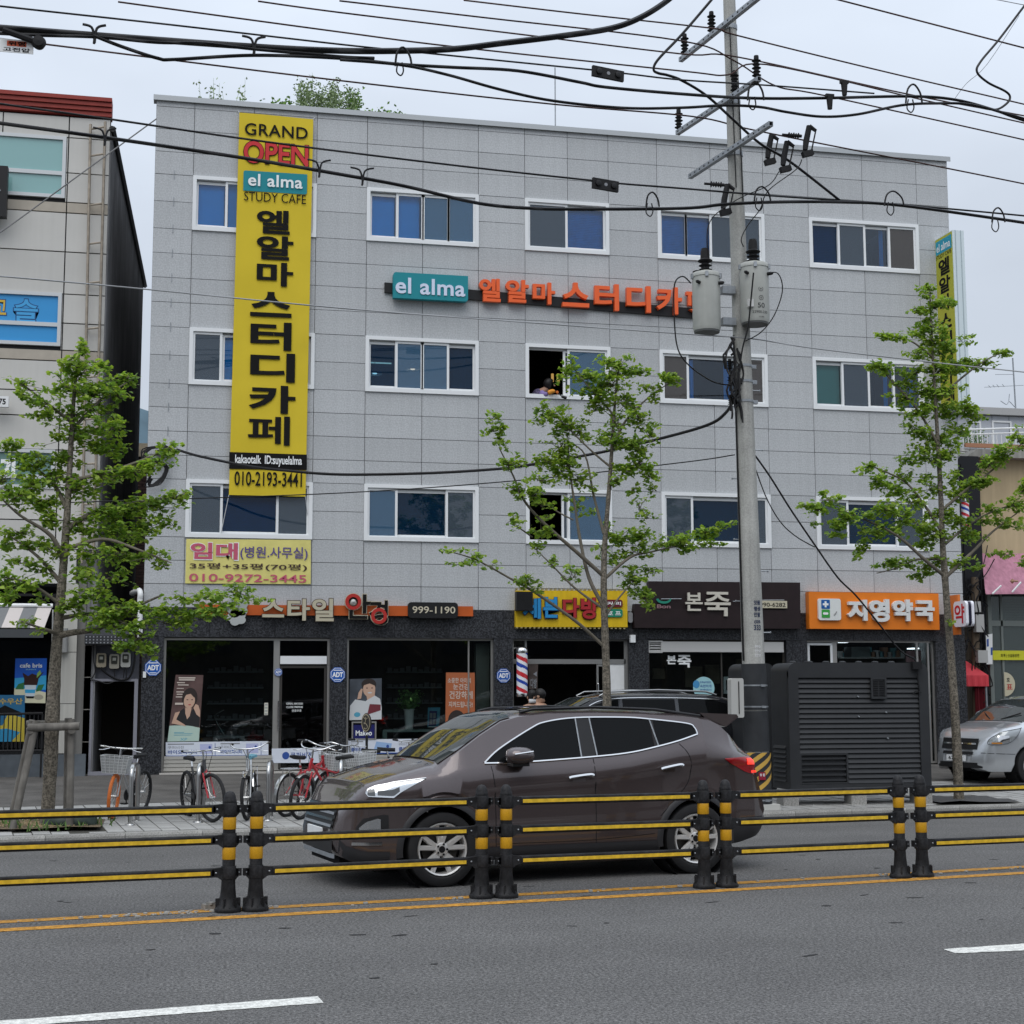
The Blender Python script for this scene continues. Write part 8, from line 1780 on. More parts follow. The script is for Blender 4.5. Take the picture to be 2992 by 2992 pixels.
# ---- middle tree
MF = Vector((fac(1772, 2240, 22.9).x, 22.9, walk_z(6, 22.9)))
tree('slender sparse young tree in the middle, behind the brown car', MF, [(1772, 2150), (1770, 2000), (1766, 1850), (1763, 1720), (1766, 1600), (1776, 1480), (1786, 1350), (1795, 1220), (1806, 1100), (1818, 1050)],
     [34, 28, 24, 22, 20, 16, 14, 11, 9, 6, 3],
     [([(1763, 1890), (1680, 1815), (1560, 1730), (1490, 1690), (1390, 1635), (1310, 1610)], -.3, 6), ([(1760, 1770), (1720, 1690), (1695, 1580), (1680, 1480), (1665, 1370), (1660, 1270)], .3, 7), ([(1758, 1680), (1680, 1610), (1590, 1530), (1530, 1460), (1500, 1390), (1460, 1310)], -.5, 7), ([(1768, 1690), (1840, 1630), (1900, 1615), (2010, 1590)], .3, 6),
      ([(1764, 1560), (1735, 1450), (1710, 1330), (1660, 1290)], .4, 5), ([(1790, 1370), (1720, 1310), (1600, 1190)], .3, 4.5), ([(1795, 1300), (1830, 1230), (1900, 1160), (1960, 1120)], -.3, 5), ([(1800, 1220), (1720, 1130), (1680, 1080)], .2, 4), ([(1762, 1780), (1680, 1720), (1610, 1650), (1560, 1600)], .5, 4.5), ([(1768, 1800), (1810, 1745), (1850, 1700)], .2, 4.5), ([(1675, 1520), (1620, 1490), (1605, 1465)], 0, 3), ([(1555, 1570), (1520, 1545), (1490, 1530)], -.3, 3)],
     [(1450, 1215, 22, 26, -.5, 1), (1435, 1255, 36, 20, -.5, 1), (1465, 1290, 24, 22, -.5, .9), (1495, 1350, 42, 28, -.5, 1.1), (1510, 1425, 34, 24, -.4, 1), (1560, 1445, 44, 26, -.3, 1), (1585, 1475, 26, 22, -.3, .8), (1497, 1525, 28, 22, -.4, .9), (1580, 1190, 26, 18, .3, .8), (1610, 1215, 46, 34, .3, 1.1), (1655, 1250, 46, 36, .3, 1.1), (1695, 1265, 34, 34, .3, 1), (1640, 1300, 60, 34, .3, .9), (1600, 1345, 50, 36, .2, 1), (1660, 1355, 46, 34, .2, 1), (1580, 1400, 44, 20, .1, .8), (1690, 1400, 44, 24, .2, .9), (1640, 1380, 40, 24, .2, .8),
      (1670, 1070, 30, 34, .2, 1), (1650, 1100, 24, 22, .2, .8), (1720, 1100, 42, 32, .2, 1.1), (1775, 1060, 30, 24, .1, .9), (1810, 1075, 50, 36, 0, 1.2), (1860, 1090, 36, 26, 0, 1), (1790, 1120, 60, 32, 0, 1.1), (1750, 1150, 50, 40, .1, 1.2), (1740, 1195, 36, 28, .1, .9), (1960, 1110, 36, 32, -.3, 1.1), (1905, 1130, 34, 22, -.2, .9), (1910, 1155, 26, 16, -.2, .8), (1830, 1180, 42, 36, -.1, 1), (1870, 1220, 40, 40, -.1, 1.1), (1900, 1270, 26, 34, -.1, .9), (1800, 1230, 34, 40, 0, .8), (1780, 1290, 52, 34, 0, 1), (1850, 1300, 60, 36, -.1, 1.1), (1870, 1350, 46, 40, -.1, 1), (1830, 1370, 40, 36, -.1, .8), (1900, 1390, 36, 26, 0, .8), (1800, 1400, 26, 40, 0, .7), (1850, 1430, 34, 20, 0, .7), (1910, 1430, 26, 24, 0, .6), (1720, 1420, 26, 16, .2, .7), (1870, 1480, 26, 40, 0, .5), (1890, 1510, 24, 26, 0, .5), (1690, 1480, 28, 20, .3, .8), (1700, 1460, 34, 14, .3, .5), (1730, 1500, 16, 20, .3, .6),
      (1580, 1560, 28, 40, -.2, 1), (1570, 1600, 24, 22, 0, .8), (1620, 1635, 24, 24, .3, .8), (1675, 1680, 24, 34, .3, .9), (1600, 1510, 20, 14, -.2, .6), (1810, 1570, 40, 30, .2, 1.2), (1870, 1570, 52, 34, .2, 1.3), (1790, 1620, 34, 30, .2, 1), (1850, 1610, 50, 20, .2, .9), (1940, 1590, 46, 24, .3, 1), (1990, 1570, 50, 26, .3, 1.3), (2060, 1555, 52, 26, .3, 1.3), (2020, 1600, 50, 18, .3, 1.2), (2110, 1540, 28, 20, .3, 1), (2080, 1590, 36, 14, .3, 1), (1760, 1600, 20, 36, .2, .6), (1780, 1540, 20, 40, .2, .5),
      (1310, 1610, 34, 14, -.3, .7), (1385, 1625, 36, 24, -.3, .8), (1340, 1640, 30, 14, -.3, .7), (1430, 1650, 24, 14, -.3, .5), (1535, 1700, 44, 26, -.3, 1), (1570, 1725, 20, 16, -.3, .8), (1850, 1690, 46, 36, .2, 1.2), (1880, 1740, 40, 40, .2, 1), (1900, 1670, 30, 24, .2, .9), (1850, 1660, 26, 14, .2, .8)], 22.9, lw=.044, dens=.92)
# ---- right tree
RF = swk(2798, 2346)
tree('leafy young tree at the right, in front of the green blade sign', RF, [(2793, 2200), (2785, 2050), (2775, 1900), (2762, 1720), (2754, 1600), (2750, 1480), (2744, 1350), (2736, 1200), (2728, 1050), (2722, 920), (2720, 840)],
     [33, 29, 27, 25, 22, 19, 17, 14, 11, 9, 6, 3],
     [([(2760, 1690), (2700, 1640), (2620, 1570), (2520, 1520), (2420, 1480)], -.3, 7), ([(2764, 1690), (2840, 1620), (2900, 1560), (2980, 1500)], .3, 7), ([(2752, 1560), (2700, 1480), (2640, 1410), (2530, 1360)], .3, 6), ([(2748, 1500), (2820, 1440), (2900, 1380), (2990, 1300)], -.3, 6), ([(2740, 1300), (2680, 1200), (2600, 1110), (2550, 1055)], .2, 5), ([(2736, 1180), (2800, 1120), (2880, 1060), (2950, 1030)], .3, 5), ([(2728, 1050), (2660, 1000), (2580, 980)], -.2, 4), ([(2758, 1640), (2680, 1640), (2620, 1665), (2560, 1680)], .4, 5), ([(2756, 1600), (2860, 1520), (2990, 1470)], .4, 5)],
     [(2714, 850, 28, 34, 0, 1), (2730, 900, 40, 36, 0, 1), (2690, 915, 34, 20, 0, .8), (2770, 890, 28, 20, 0, .9), (2715, 955, 50, 34, 0, 1.1), (2680, 985, 36, 18, 0, .8), (2730, 1005, 52, 30, 0, 1.1), (2575, 978, 30, 14, -.2, .9), (2625, 990, 46, 18, -.2, 1), (2690, 1030, 40, 26, 0, .9), (2755, 1040, 52, 30, .1, 1), (2810, 1000, 30, 16, .2, .9), (2560, 1065, 26, 18, .2, .9), (2590, 1085, 40, 24, .2, 1.1), (2640, 1120, 44, 26, .2, 1), (2680, 1090, 40, 26, .1, .9), (2740, 1090, 56, 32, .1, 1.1), (2800, 1080, 42, 32, .2, 1), (2830, 1060, 30, 30, .3, .9), (2880, 1065, 44, 22, .3, .9), (2930, 1035, 46, 18, .3, 1), (2825, 1050, 20, 20, .3, .8),
      (2690, 1150, 50, 30, .1, 1), (2760, 1150, 60, 36, .1, 1.1), (2640, 1170, 40, 30, .2, 1), (2700, 1210, 50, 34, .1, 1.1), (2770, 1210, 60, 34, .2, 1.1), (2830, 1200, 46, 26, .2, 1.1), (2855, 1225, 28, 22, .2, 1), (2680, 1260, 50, 30, .1, 1), (2740, 1280, 56, 36, .1, 1), (2800, 1265, 46, 30, .2, .9), (2640, 1345, 36, 18, .2, .9), (2690, 1320, 44, 24, .1, .9), (2730, 1350, 52, 36, .1, 1.1), (2780, 1330, 40, 30, .1, .8), (2540, 1370, 34, 20, .3, 1), (2575, 1410, 46, 34, .3, 1.2), (2640, 1400, 36, 30, .3, .9), (2620, 1440, 46, 24, .3, 1), (2700, 1400, 30, 24, .2, .8), (2720, 1430, 44, 26, .1, .8), (2660, 1470, 44, 24, .2, .9),
      (2980, 1290, 24, 40, -.3, 1), (2935, 1330, 46, 36, -.3, 1.1), (2890, 1360, 46, 32, -.2, 1.1), (2845, 1420, 46, 32, -.1, 1.1), (2800, 1400, 34, 28, 0, .8), (2880, 1410, 50, 20, -.2, 1), (2800, 1450, 50, 28, 0, .9), (2345, 1480, 32, 14, -.4, .9), (2390, 1490, 44, 24, -.3, 1.1), (2420, 1460, 30, 24, -.3, 1), (2380, 1530, 20, 12, -.3, .8), (2470, 1520, 46, 34, -.3, 1.3), (2440, 1560, 34, 18, -.3, 1), (2530, 1500, 34, 18, -.2, .9), (2590, 1490, 46, 24, -.2, 1.1), (2560, 1560, 46, 28, -.2, 1.2), (2520, 1600, 34, 20, -.2, 1), (2640, 1510, 50, 30, 0, 1), (2690, 1540, 46, 30, 0, 1), (2620, 1560, 40, 22, 0, .9), (2505, 1620, 24, 14, -.2, .9),
      (2750, 1510, 50, 30, .1, 1), (2800, 1530, 50, 30, .1, 1), (2740, 1570, 60, 30, .1, 1), (2820, 1570, 46, 26, .2, 1), (2870, 1530, 34, 20, .3, .8), (2910, 1500, 40, 26, .3, 1), (2960, 1480, 40, 30, .3, 1.1), (2990, 1440, 26, 40, .3, 1), (2940, 1540, 50, 18, .3, .9), (2985, 1550, 20, 16, .3, .8), (2690, 1600, 46, 24, .2, .9), (2640, 1650, 60, 22, .3, 1), (2590, 1650, 34, 14, .3, .9), (2700, 1660, 40, 26, .3, 1), (2680, 1690, 34, 14, .3, .9), (2740, 1640, 46, 26, .1, .8), (2810, 1650, 46, 22, .1, .9), (2850, 1660, 30, 14, .2, .9), (2930, 1625, 44, 16, .3, .7), (2985, 1640, 24, 20, .3, .7), (2768, 1820, 14, 10, -.2, .7)], RF.y, lw=.044, dens=1.1)
# timber frame holding the left tree
M_TIMB = mat('grey_treated_timber', (.145, .135, .12), .9, var=.25, vscale=6, streak=.3)
ft = thing('tree_support', 'grey timber frame of leaning posts and crossbars around the left tree trunk', 'tree support', LF)
yq = LF.y
for (x0, y0, x1, y1, d0, d1, nm, r) in ((92, 2098, 22, 2425, .22, .5, 'post', .048), (104, 2100, 32, 2422, -.28, -.5, 'post', .05), (197, 2092, 192, 2352, .3, .45, 'post', .05), (206, 2095, 199, 2418, -.25, -.35, 'post', .05)):
    a, b = fac(x0, y0, yq + d0), fac(x1, y1, yq + d1); b.z = max(.06, min(b.z, .14)); mb.tube([a, b], r, 9); mb.build(nm, M_TIMB, ft, smooth=50)
for (x0, y0, x1, y1, d) in ((78, 2120, 229, 2116, -.33), (74, 2110, 215, 2110, .33)): mb.tube([fac(x0, y0, yq + d), fac(x1, y1, yq + d)], .055, 9); mb.build('crossbar', M_TIMB, ft, smooth=50)
for d, x in ((0, 84), (0, 206)): mb.tube([fac(x, 2128, yq - .36), fac(x, 2124, yq + .36)], .05, 9); mb.build('crossbar', M_TIMB, ft, smooth=50)
z = LF.z; mb.lathe([(.0, .20), (.14, .19), (.22, .12), (.24, .02), (.22, 0)], (LF.x + .32, LF.y - .1, z), Matrix.Scale(1.5, 3, (1, 0, 0)), 14); tag(mb.build('water_bag', mat('dark_green_bag', (.02, .03, .024), .5, var=.3, vscale=8), smooth=60), 'dark green bag lying at the foot of the left tree', 'bag')

# ================================================================== BICYCLES AND RACKS
M_CHAIN = mat('dark_bike_metal', (.03, .03, .032), .4, .6)
def bicycle(label, loc, rz, frame, tyre=M_RUBBER, basket=None, steer=0.0, tilt=0.0, dark=False, R=.32, rear_guard=None, saddle=None, bars='flat', fork=None):
    # local frame: x forward, wheels on y = 0, ground z = 0; wheelbase 1.02
    t = thing('bicycle', label, 'bicycle', (0, 0, 0), 0, 'bicycles parked at the racks')
    RXM = Matrix.Rotation(pi / 2, 3, 'X'); fx, bx_ = .52, -.50
    SM = Matrix.Rotation(steer, 3, 'Z'); piv = Vector((.36, 0, 0)); st = lambda p: piv + SM @ (Vector(p) - piv)
    TM = Matrix.Rotation(tilt, 3, 'X'); W_ = lambda p: TM @ Vector(p)
    def whl(c, M2, tm):
        rows = []
        for i in range(33):
            a = 2 * pi * i / 32; rows.append([c + M2 @ Vector((((R - .026) + .026 * cos(b)) * cos(a), .026 * sin(b), ((R - .026) + .026 * cos(b)) * sin(a))) for b in [2 * pi * k / 7 for k in range(7)]])
        mb.grid([[TM @ p for p in r_] for r_ in rows], close=True); wh = mb.build('wheel', tm, t, smooth=60)
        rows = [[TM @ (c + M2 @ Vector((r_ * cos(2 * pi * i / 32), y, r_ * sin(2 * pi * i / 32)))) for r_, y in ((R - .045, -.012), (R - .032, 0), (R - .045, .012))] for i in range(33)]
        mb.grid(rows)
        for k in range(16): a = 2 * pi * k / 16; mb.tube([TM @ (c + M2 @ Vector((0, .02 * (-1) ** k, 0))), TM @ (c + M2 @ Vector(((R - .04) * cos(a), 0, (R - .04) * sin(a))))], .0025, 3)
        mb.tube([TM @ (c + M2 @ Vector((0, -.045, 0))), TM @ (c + M2 @ Vector((0, .045, 0)))], .02, 8); mb.build('rim', M_SSTEEL if not dark else M_CHAIN, wh)
    whl(Vector((bx_, 0, R)), Matrix.Identity(3), M_RUBBER if tyre is M_RUBBER else M_RUBBER); whl(st((fx, 0, R)), SM, tyre)
    T = lambda pts, r: mb.tube([W_(p) for p in pts], r, 8)
    T([(.36, 0, .80), (-.08, 0, .30)], .020); T([(.37, 0, .76), (-.20, 0, .62)], .016); T([(-.08, 0, .30), (-.24, 0, .74)], .017)
    for s in (-.05, .05): T([(-.10, s * .6, .30), (bx_, s, R)], .011); T([(-.21, s * .3, .64), (bx_, s, R)], .010)
    T([(.39, 0, .70), (.345, 0, .86)], .024); mb.build('frame', frame, t, smooth=50)
    crown = st((.40, 0, .68)); T([st((.385, 0, .72)), crown], .022)
    for s in (-.055, .055): T([crown + SM @ Vector((0, s, 0)), st((.46, s, .50)), st((fx, s, R))], .013)
    mb.build('fork', fork or frame, t, smooth=50)
    T([st((.345, 0, .86)), st((.335, 0, .98))], .014)
    if bars == 'flat': T([st((.30, -.30, 1.0)), st((.33, -.1, .985)), st((.33, .1, .985)), st((.30, .30, 1.0))], .012)
    else: T(smooth_line([st(p) for p in ((.10, -.27, 1.06), (.24, -.26, 1.06), (.36, -.14, 1.0), (.36, .14, 1.0), (.24, .26, 1.06), (.10, .27, 1.06))], 4), .011)
    mb.build('handlebar', M_CHROME, t, smooth=50)
    for s in (-1, 1):
        g0 = (.30, s * .22, .996) if bars == 'flat' else (.20, s * .264, 1.06); g1 = (.29, s * .32, 1.003) if bars == 'flat' else (.07, s * .272, 1.06); T([st(g0), st(g1)], .017); mb.build('grip', M_RUBBER, t, smooth=50)
        T([st((.34, s * .16, .98)), st((.40, s * .24, .955)), st((.39, s * .30, .95))], .006); mb.build('brake_lever', M_CHROME, t)
    T(smooth_line([st((.36, .1, .98)), st((.48, .06, .95)), st((.46, .02, .80)), st((.42, .01, .7))], 4), .004); T(smooth_line([st((.36, -.1, .98)), st((.46, -.04, .99)), st((.40, .0, .86)), Vector((.2, 0, .69))], 4), .004); mb.build('brake_cable', M_CABLE, t)
    T([(-.235, 0, .72), (-.265, 0, .84)], .013); mb.build('seat_post', M_CHROME, t)
    sr = []
    for i in range(9):
        q = i / 8; x = lerp(-.42, -.13, q); hw = lerp(.105, .022, min(1, q * 1.25) ** .8) * (1 if q > .05 else .75); zz = .865 + .018 * (1 - q) ** 2
        sr.append([W_((x, -hw, zz - .03)), W_((x, -hw * .9, zz)), W_((x, 0, zz + .012)), W_((x, hw * .9, zz)), W_((x, hw, zz - .03)), W_((x, 0, zz - .05))])
    mb.grid(sr, close=True); mb.f += [tuple(range(6))[::-1], tuple(range(48, 54))]; mb.mi += [0, 0]; mb.build('saddle', saddle or M_RUBBER, t, smooth=60)
    mb.lathe([(.085, -.004), (.085, .004)], W_((-.08, -.05, .30)), TM @ RXM, 20); T([(-.08, -.06, .30), (-.14, -.065, .16)], .010); T([(-.08, .06, .30), (-.02, .065, .44)], .010); mb.obox(W_((-.14, -.10, .16)), (.09, .08, .02), TM); mb.obox(W_((-.02, .10, .44)), (.09, .08, .02), TM)
    T([(-.08, -.05, .385), (bx_, -.045, R + .04)], .006); T([(-.08, -.05, .215), (bx_, -.045, R - .04)], .006); mb.build('crankset', M_CHAIN, t)
    if rear_guard:
        for c, M2, a0, a1 in ((Vector((bx_, 0, R)), Matrix.Identity(3), 20, 200), (st((fx, 0, R)), SM, 60, 190)):
            mb.grid([[TM @ (c + M2 @ Vector(((R + .02) * cos(radians(lerp(a0, a1, i / 14))), y, (R + .02) * sin(radians(lerp(a0, a1, i / 14))) - abs(y) * .3))) for y in (-.03, 0, .03)] for i in range(15)]); mb.build('mudguard', rear_guard, t, smooth=60)
        for s in (-.06, 0, .06): T([(-.30, s, .70), (-.66, s, .70)], .006)
        for s in (-.06, .06): T([(-.60, s, .70), (bx_, s, R)], .006)
        mb.build('rear_carrier', M_CHROME, t)
    if basket:
        cb = st((.56, 0, .76))
        def cr(q, zz, hx, hy): p = cb + SM @ Vector((q[0] * hx, q[1] * hy, zz)); return W_(p)
        for lev in range(7):
            zz = -.11 + lev * .04; k = 1 - (6 - lev) * .03; c4 = [cr(q, zz, .14 * k, .20 * k) for q in ((-1, -1), (1, -1), (1, 1), (-1, 1), (-1, -1))]
            for a, b in zip(c4, c4[1:]): mb.tube([a, b], .007 if lev == 6 else .0035, 4)
        for q in range(24):
            e = q / 24 * 4; s_ = int(e); f = e - s_; cs = ((-1, -1), (1, -1), (1, 1), (-1, 1), (-1, -1)); x, y = lerp(cs[s_][0], cs[s_ + 1][0], f), lerp(cs[s_][1], cs[s_ + 1][1], f)
            mb.tube([cr((x, y), -.11, .14 * .82, .20 * .82), cr((x, y), .13, .14, .20)], .0035, 4)
        bo = mb.build('basket', basket, t)
        mb.grid([[cr((lerp(-1, 1, i / 4), lerp(-1, 1, j / 4)), -.11, .115, .165) for i in range(5)] for j in range(5)])
        for a, b in (((-1, -1), (1, -1)), ((1, -1), (1, 1)), ((1, 1), (-1, 1)), ((-1, 1), (-1, -1))): mb.quad(cr(a, -.11, .114, .163), cr(b, -.11, .114, .163), cr(b, .10, .134, .193), cr(a, .10, .134, .193))
        mb.build('basket_wall', glass('basket_mesh_' + basket.name, (.8, .8, .8), .04, .3, .55, (.42, .43, .43)), bo, fix=False)
    t.location = loc; t.rotation_euler.z = rz
    return t
M_FRS = mat('silver_bike_frame', (.42, .43, .43), .35, .5, coat=.4); M_FRR = mat('red_bike_frame', (.42, .015, .025), .3, coat=.8); M_FRD = mat('black_bike_frame', (.02, .02, .022), .35, coat=.5); M_ORT = mat('orange_tyre', (.62, .16, .035), .6)
BW = mat('white_wire_basket', (.55, .56, .56), .5)
def bk(px, py): p = swk(px, py); return p
# bikes lean on the racks, noses towards the road or the shops
p = bk(330, 2385); bicycle('silver bicycle with an orange front tyre and a white basket, leftmost at the racks', (p.x + .14, p.y + .35, p.z), radians(-113), M_FRS, M_ORT, BW, radians(12), radians(-4))
p = bk(628, 2398); bicycle('red and black bicycle with dark saddle, second from the left at the racks', (p.x - .24, p.y + .42, p.z), radians(-74), M_FRD, M_RUBBER, None, radians(16), radians(3), R=.34, fork=M_FRR)
p = bk(735, 2392); bicycle('silver bicycle with a light blue saddle facing the road, third from the left', (p.x + .0, p.y + .45, p.z), radians(-97), M_FRS, M_RUBBER, None, radians(-8), radians(3), bars='swept', rear_guard=M_CHROME, saddle=mat('pale_blue_saddle', (.12, .30, .38), .5))
p = bk(905, 2390); bicycle('red bicycle with mudguards and carrier, left one of the red pair', (p.x - .02, p.y + .75, p.z), radians(52), M_FRR, M_RUBBER, BW, radians(-20), radians(4), rear_guard=M_SSTEEL, bars='swept')
bicycle('red bicycle with a clear basket right in front of the brown car nose', (p.x + .22, p.y + .28, p.z), radians(-142), M_FRR, M_RUBBER, None, radians(15), radians(-6), rear_guard=M_SSTEEL, bars='swept')
p = bk(955, 2380); bicycle('pale bicycle with a big wire basket nearest the brown car headlamp', (p.x + .35, p.y + .9, p.z), radians(-75), M_FRS, M_RUBBER, BW, radians(25), radians(4), bars='swept')
p = bk(1075, 2360); bicycle('black bicycle half hidden behind the brown car bonnet', (p.x + .35, p.y + .6, p.z), radians(10), M_FRD, M_RUBBER, None, radians(25), radians(3), dark=True)
p = bk(1175, 2360); bicycle('dark bicycle behind the brown car bonnet, rightmost at the racks', (p.x + .15, p.y + 1.1, p.z), radians(-8), M_FRD, M_RUBBER, None, radians(-30), radians(-3), dark=True)
def rack(px, py, label, rz=radians(82)):
    p = swk(px, py); t = thing('bike_rack', label, 'bike rack', p, 0, 'steel hoop bike racks'); d = Vector((cos(rz), sin(rz), 0))
    h_ = .80; r = .16; W = .55
    P = [p + Vector((0, 0, -.02)), p + Vector((0, 0, h_ - r))] + [p + d * (r - r * cos(a)) + Vector((0, 0, h_ - r + r * sin(a))) for a in frange(.25, pi / 2, 5)] + [p + d * (W - r + r * sin(a)) + Vector((0, 0, h_ - r + r * cos(a))) for a in frange(0, pi / 2 - .2, 5)] + [p + d * W + Vector((0, 0, h_ - r)), p + d * W + Vector((0, 0, -.02))]
    mb.tube(P, .032, 12); mb.build('hoop', M_SSTEEL, t, smooth=60)
    for q in (0, W): mb.lathe([(.07, 0), (.065, .012), (.035, .02)], p + d * q, n=14); mb.build('foot_plate', M_SSTEEL, t)
rack(376, 2405, 'steel hoop rack beside the bicycle with the orange tyre'); rack(574, 2398, 'steel hoop rack against the red and black bicycle'); rack(778, 2394, 'steel hoop rack beside the silver bicycle with the blue saddle'); rack(990, 2385, 'steel hoop rack mostly hidden behind the red bicycles')
p = swk(1066, 2330); t = thing('oval_sign', 'small dark oval sign with gold script on a thin post behind the bonnet', 'sign', p)
q = fac(1068, 2110, p.y); mb.tube([p, (p.x, p.y, q.z - .2)], .022, 8); mb.build('post', M_BLACK, t)
mb.lathe([(.001, -.02), (.085, -.02), (.09, 0), (.085, .02), (.001, .02)], (q.x, p.y, q.z), Matrix.Rotation(radians(-35), 3, 'Z') @ Matrix.Scale(1.8, 3, (0, 0, 1)) @ RX, 28, cap=False); mb.build('disc', mat('oval_board', (.035, .032, .03), .5), t, smooth=30)
mb.lathe([(.070, .022), (.080, .022), (.080, .026), (.070, .026)], (q.x, p.y, q.z), Matrix.Rotation(radians(-35), 3, 'Z') @ Matrix.Scale(1.8, 3, (0, 0, 1)) @ RX, 28, cap=False); Mz = Matrix.Rotation(radians(-35), 3, 'Z')
OV = lambda x, z: Vector((q.x, p.y, q.z)) + Mz @ Vector((x, -.03, z))
for st_ in (((-.04, .09), (0, .06), (.035, .08)), ((.0, .10), (-.005, .02), (-.03, -.02)), ((-.035, .0), (.01, -.02), (.035, -.07), (0, -.10), (-.03, -.08))): mb.tube(smooth_line([OV(*v) for v in st_], 4), .006, 5)
mb.build('gold_mark', mat('dull_gold', (.30, .26, .18), .5), t, fix=False)

# ================================================================== PEOPLE
M_FACE = mat('skin', (.42, .25, .17), .55); M_HAIRP = mat('black_hair', (.010, .009, .009), .5, var=.3, vscale=60)
def person(label, loc, rz, top, mask=False, h=1.70, look=0.0):
    # standing figure: one skinned body, hair, jacket and trousers as its clothing
    t = thing('person', label, 'person', (0, 0, 0)); k = h / 1.70
    def skin(name, verts, edges, radii, m, lv=2):
        me = bpy.data.meshes.new(name); me.from_pydata([tuple(Vector(v) * k) for v in verts], edges, []); o = bpy.data.objects.new(name, me); COL.objects.link(o)
        md = o.modifiers.new('skin', 'SKIN'); sv = me.skin_vertices[0].data
        for i, r in enumerate(radii): sv[i].radius = (r * k, r * k) if not isinstance(r, tuple) else (r[0] * k, r[1] * k)
        sv[0].use_root = True
        sb = o.modifiers.new('sub', 'SUBSURF'); sb.levels = sb.render_levels = lv
        dg = bpy.context.evaluated_depsgraph_get(); m2 = bpy.data.meshes.new_from_object(o.evaluated_get(dg)); bpy.data.objects.remove(o)
        m2.materials.clear(); m2.materials.append(m); m2.polygons.foreach_set('use_smooth', [True] * len(m2.polygons))
        o2 = bpy.data.objects.new(name, m2); COL.objects.link(o2); o2.parent = t; return o2
    # x forward, y left
    V = [(0, 0, .92), (0, 0, 1.10), (0, 0, 1.30), (0, 0, 1.42), (.005, 0, 1.49), (.01, 0, 1.56), (.02, 0, 1.64),
         (0, .19, 1.40), (.0, .23, 1.14), (.05, .23, .90), (.06, .225, .83), (0, -.19, 1.40), (.0, -.23, 1.14), (.05, -.23, .90), (.06, -.225, .83), (0, .09, .88), (.01, .10, .48), (-.02, .10, .08), (.12, .11, .035), (0, -.09, .88), (.01, -.10, .48), (-.02, -.10, .08), (.12, -.11, .035)]
    E_ = [(0, 1), (1, 2), (2, 3), (3, 4), (4, 5), (5, 6), (3, 7), (7, 8), (8, 9), (9, 10), (3, 11), (11, 12), (12, 13), (13, 14), (0, 15), (15, 16), (16, 17), (17, 18), (0, 19), (19, 20), (20, 21), (21, 22)]
    Rr = [.14, .13, .15, .11, .052, .075, .085, .065, .048, .036, .034, .065, .048, .036, .034, .088, .06, .045, .035, .088, .06, .045, .035]
    skin('body', V, E_, Rr, M_FACE)
    for s in (1, -1):
        for q, (dx, dz) in enumerate(((.02, -.09), (.005, -.10), (-.01, -.095), (-.022, -.08))): skin('finger', [(.06 + dx * .6, s * .225, .83), (.065 + dx, s * .222, .79), (.07 + dx, s * .215, .83 + dz)], [(0, 1), (1, 2)], [.010, .009, .007], M_FACE, 1)
        skin('thumb', [(.07, s * .215, .84), (.10, s * .20, .80), (.105, s * .195, .775)], [(0, 1), (1, 2)], [.011, .010, .008], M_FACE, 1)
    J = [(0, 0, .84), (0, 0, 1.05), (0, 0, 1.28), (0, 0, 1.42), (0, .20, 1.40), (0, .238, 1.14), (.05, .238, .92), (0, -.20, 1.40), (0, -.238, 1.14), (.05, -.238, .92), (0, 0, 1.46)]
    skin('jacket', J, [(0, 1), (1, 2), (2, 3), (3, 4), (4, 5), (5, 6), (3, 7), (7, 8), (8, 9), (3, 10)], [(.17, .20), .165, .175, .13, .085, .066, .056, .085, .066, .056, .075], top)
    skin('trousers', [(0, 0, .92), (0, .09, .86), (.01, .10, .48), (-.02, .10, .10), (0, -.09, .86), (.01, -.10, .48), (-.02, -.10, .10)], [(0, 1), (1, 2), (2, 3), (0, 4), (4, 5), (5, 6)], [.15, .105, .082, .07, .105, .082, .07], mat('dark_trousers', (.02, .021, .026), .8))
    for s in (1, -1): mb.obox(Vector((.05, s * .105, .04)) * k, (.27 * k, .095 * k, .075 * k)); mb.build('shoe', M_BLACK, t)
    c = Vector((.018, 0, 1.625)) * k; HM = Matrix.Rotation(look, 3, 'Z')
    rows = []
    for i in range(13):
        th_ = pi * (i / 12); rows.append([])
        for j in range(20):
            ph = 2 * pi * j / 20; d = Vector((sin(th_) * cos(ph), sin(th_) * sin(ph), cos(th_)))
            r = .112 * k; cut = d.z > -.15 if d.x < .15 else d.z > .35
            rows[-1].append(c + HM @ Vector((d.x * r * (1.05), d.y * r * .88, d.z * r * 1.12 + .012)) if cut else c + HM @ Vector((d.x * r * .8, d.y * r * .7, d.z * r * .85)))
    mb.grid(rows, close=True); mb.build('hair', M_HAIRP, t, smooth=70)
    n0 = c + HM @ Vector((.098, 0, -.02)) * k; mb.add([n0 + HM @ Vector(q) * k for q in ((0, 0, .03), (.024, 0, -.012), (0, .014, -.014), (0, -.014, -.014))], [(0, 1, 2), (0, 3, 1), (1, 3, 2)]); mb.build('nose', M_FACE, t)
    for s in (1, -1):
        e = c + HM @ Vector((.086, s * .032, .008)) * k; mb.lathe([(.001, -.006), (.011, 0), (.001, .006)], e, HM @ Matrix.Rotation(pi / 2, 3, 'Y') @ Matrix.Scale(.6, 3, (1, 0, 0)), 10, cap=False); mb.build('eye', M_HAIRP, t)
        e = c + HM @ Vector((-.005, s * .088, -.01)) * k; mb.lathe([(.001, -.01), (.026, -.004), (.03, .004), (.001, .01)], e, HM @ Matrix.Rotation(pi / 2, 3, 'X'), 10, cap=False); mb.build('ear', M_FACE, t)
        e = c + HM @ Vector((.092, s * .033, .03)) * k; mb.obox(e, (.012, .036, .007), HM); mb.build('eyebrow', M_HAIRP, t)
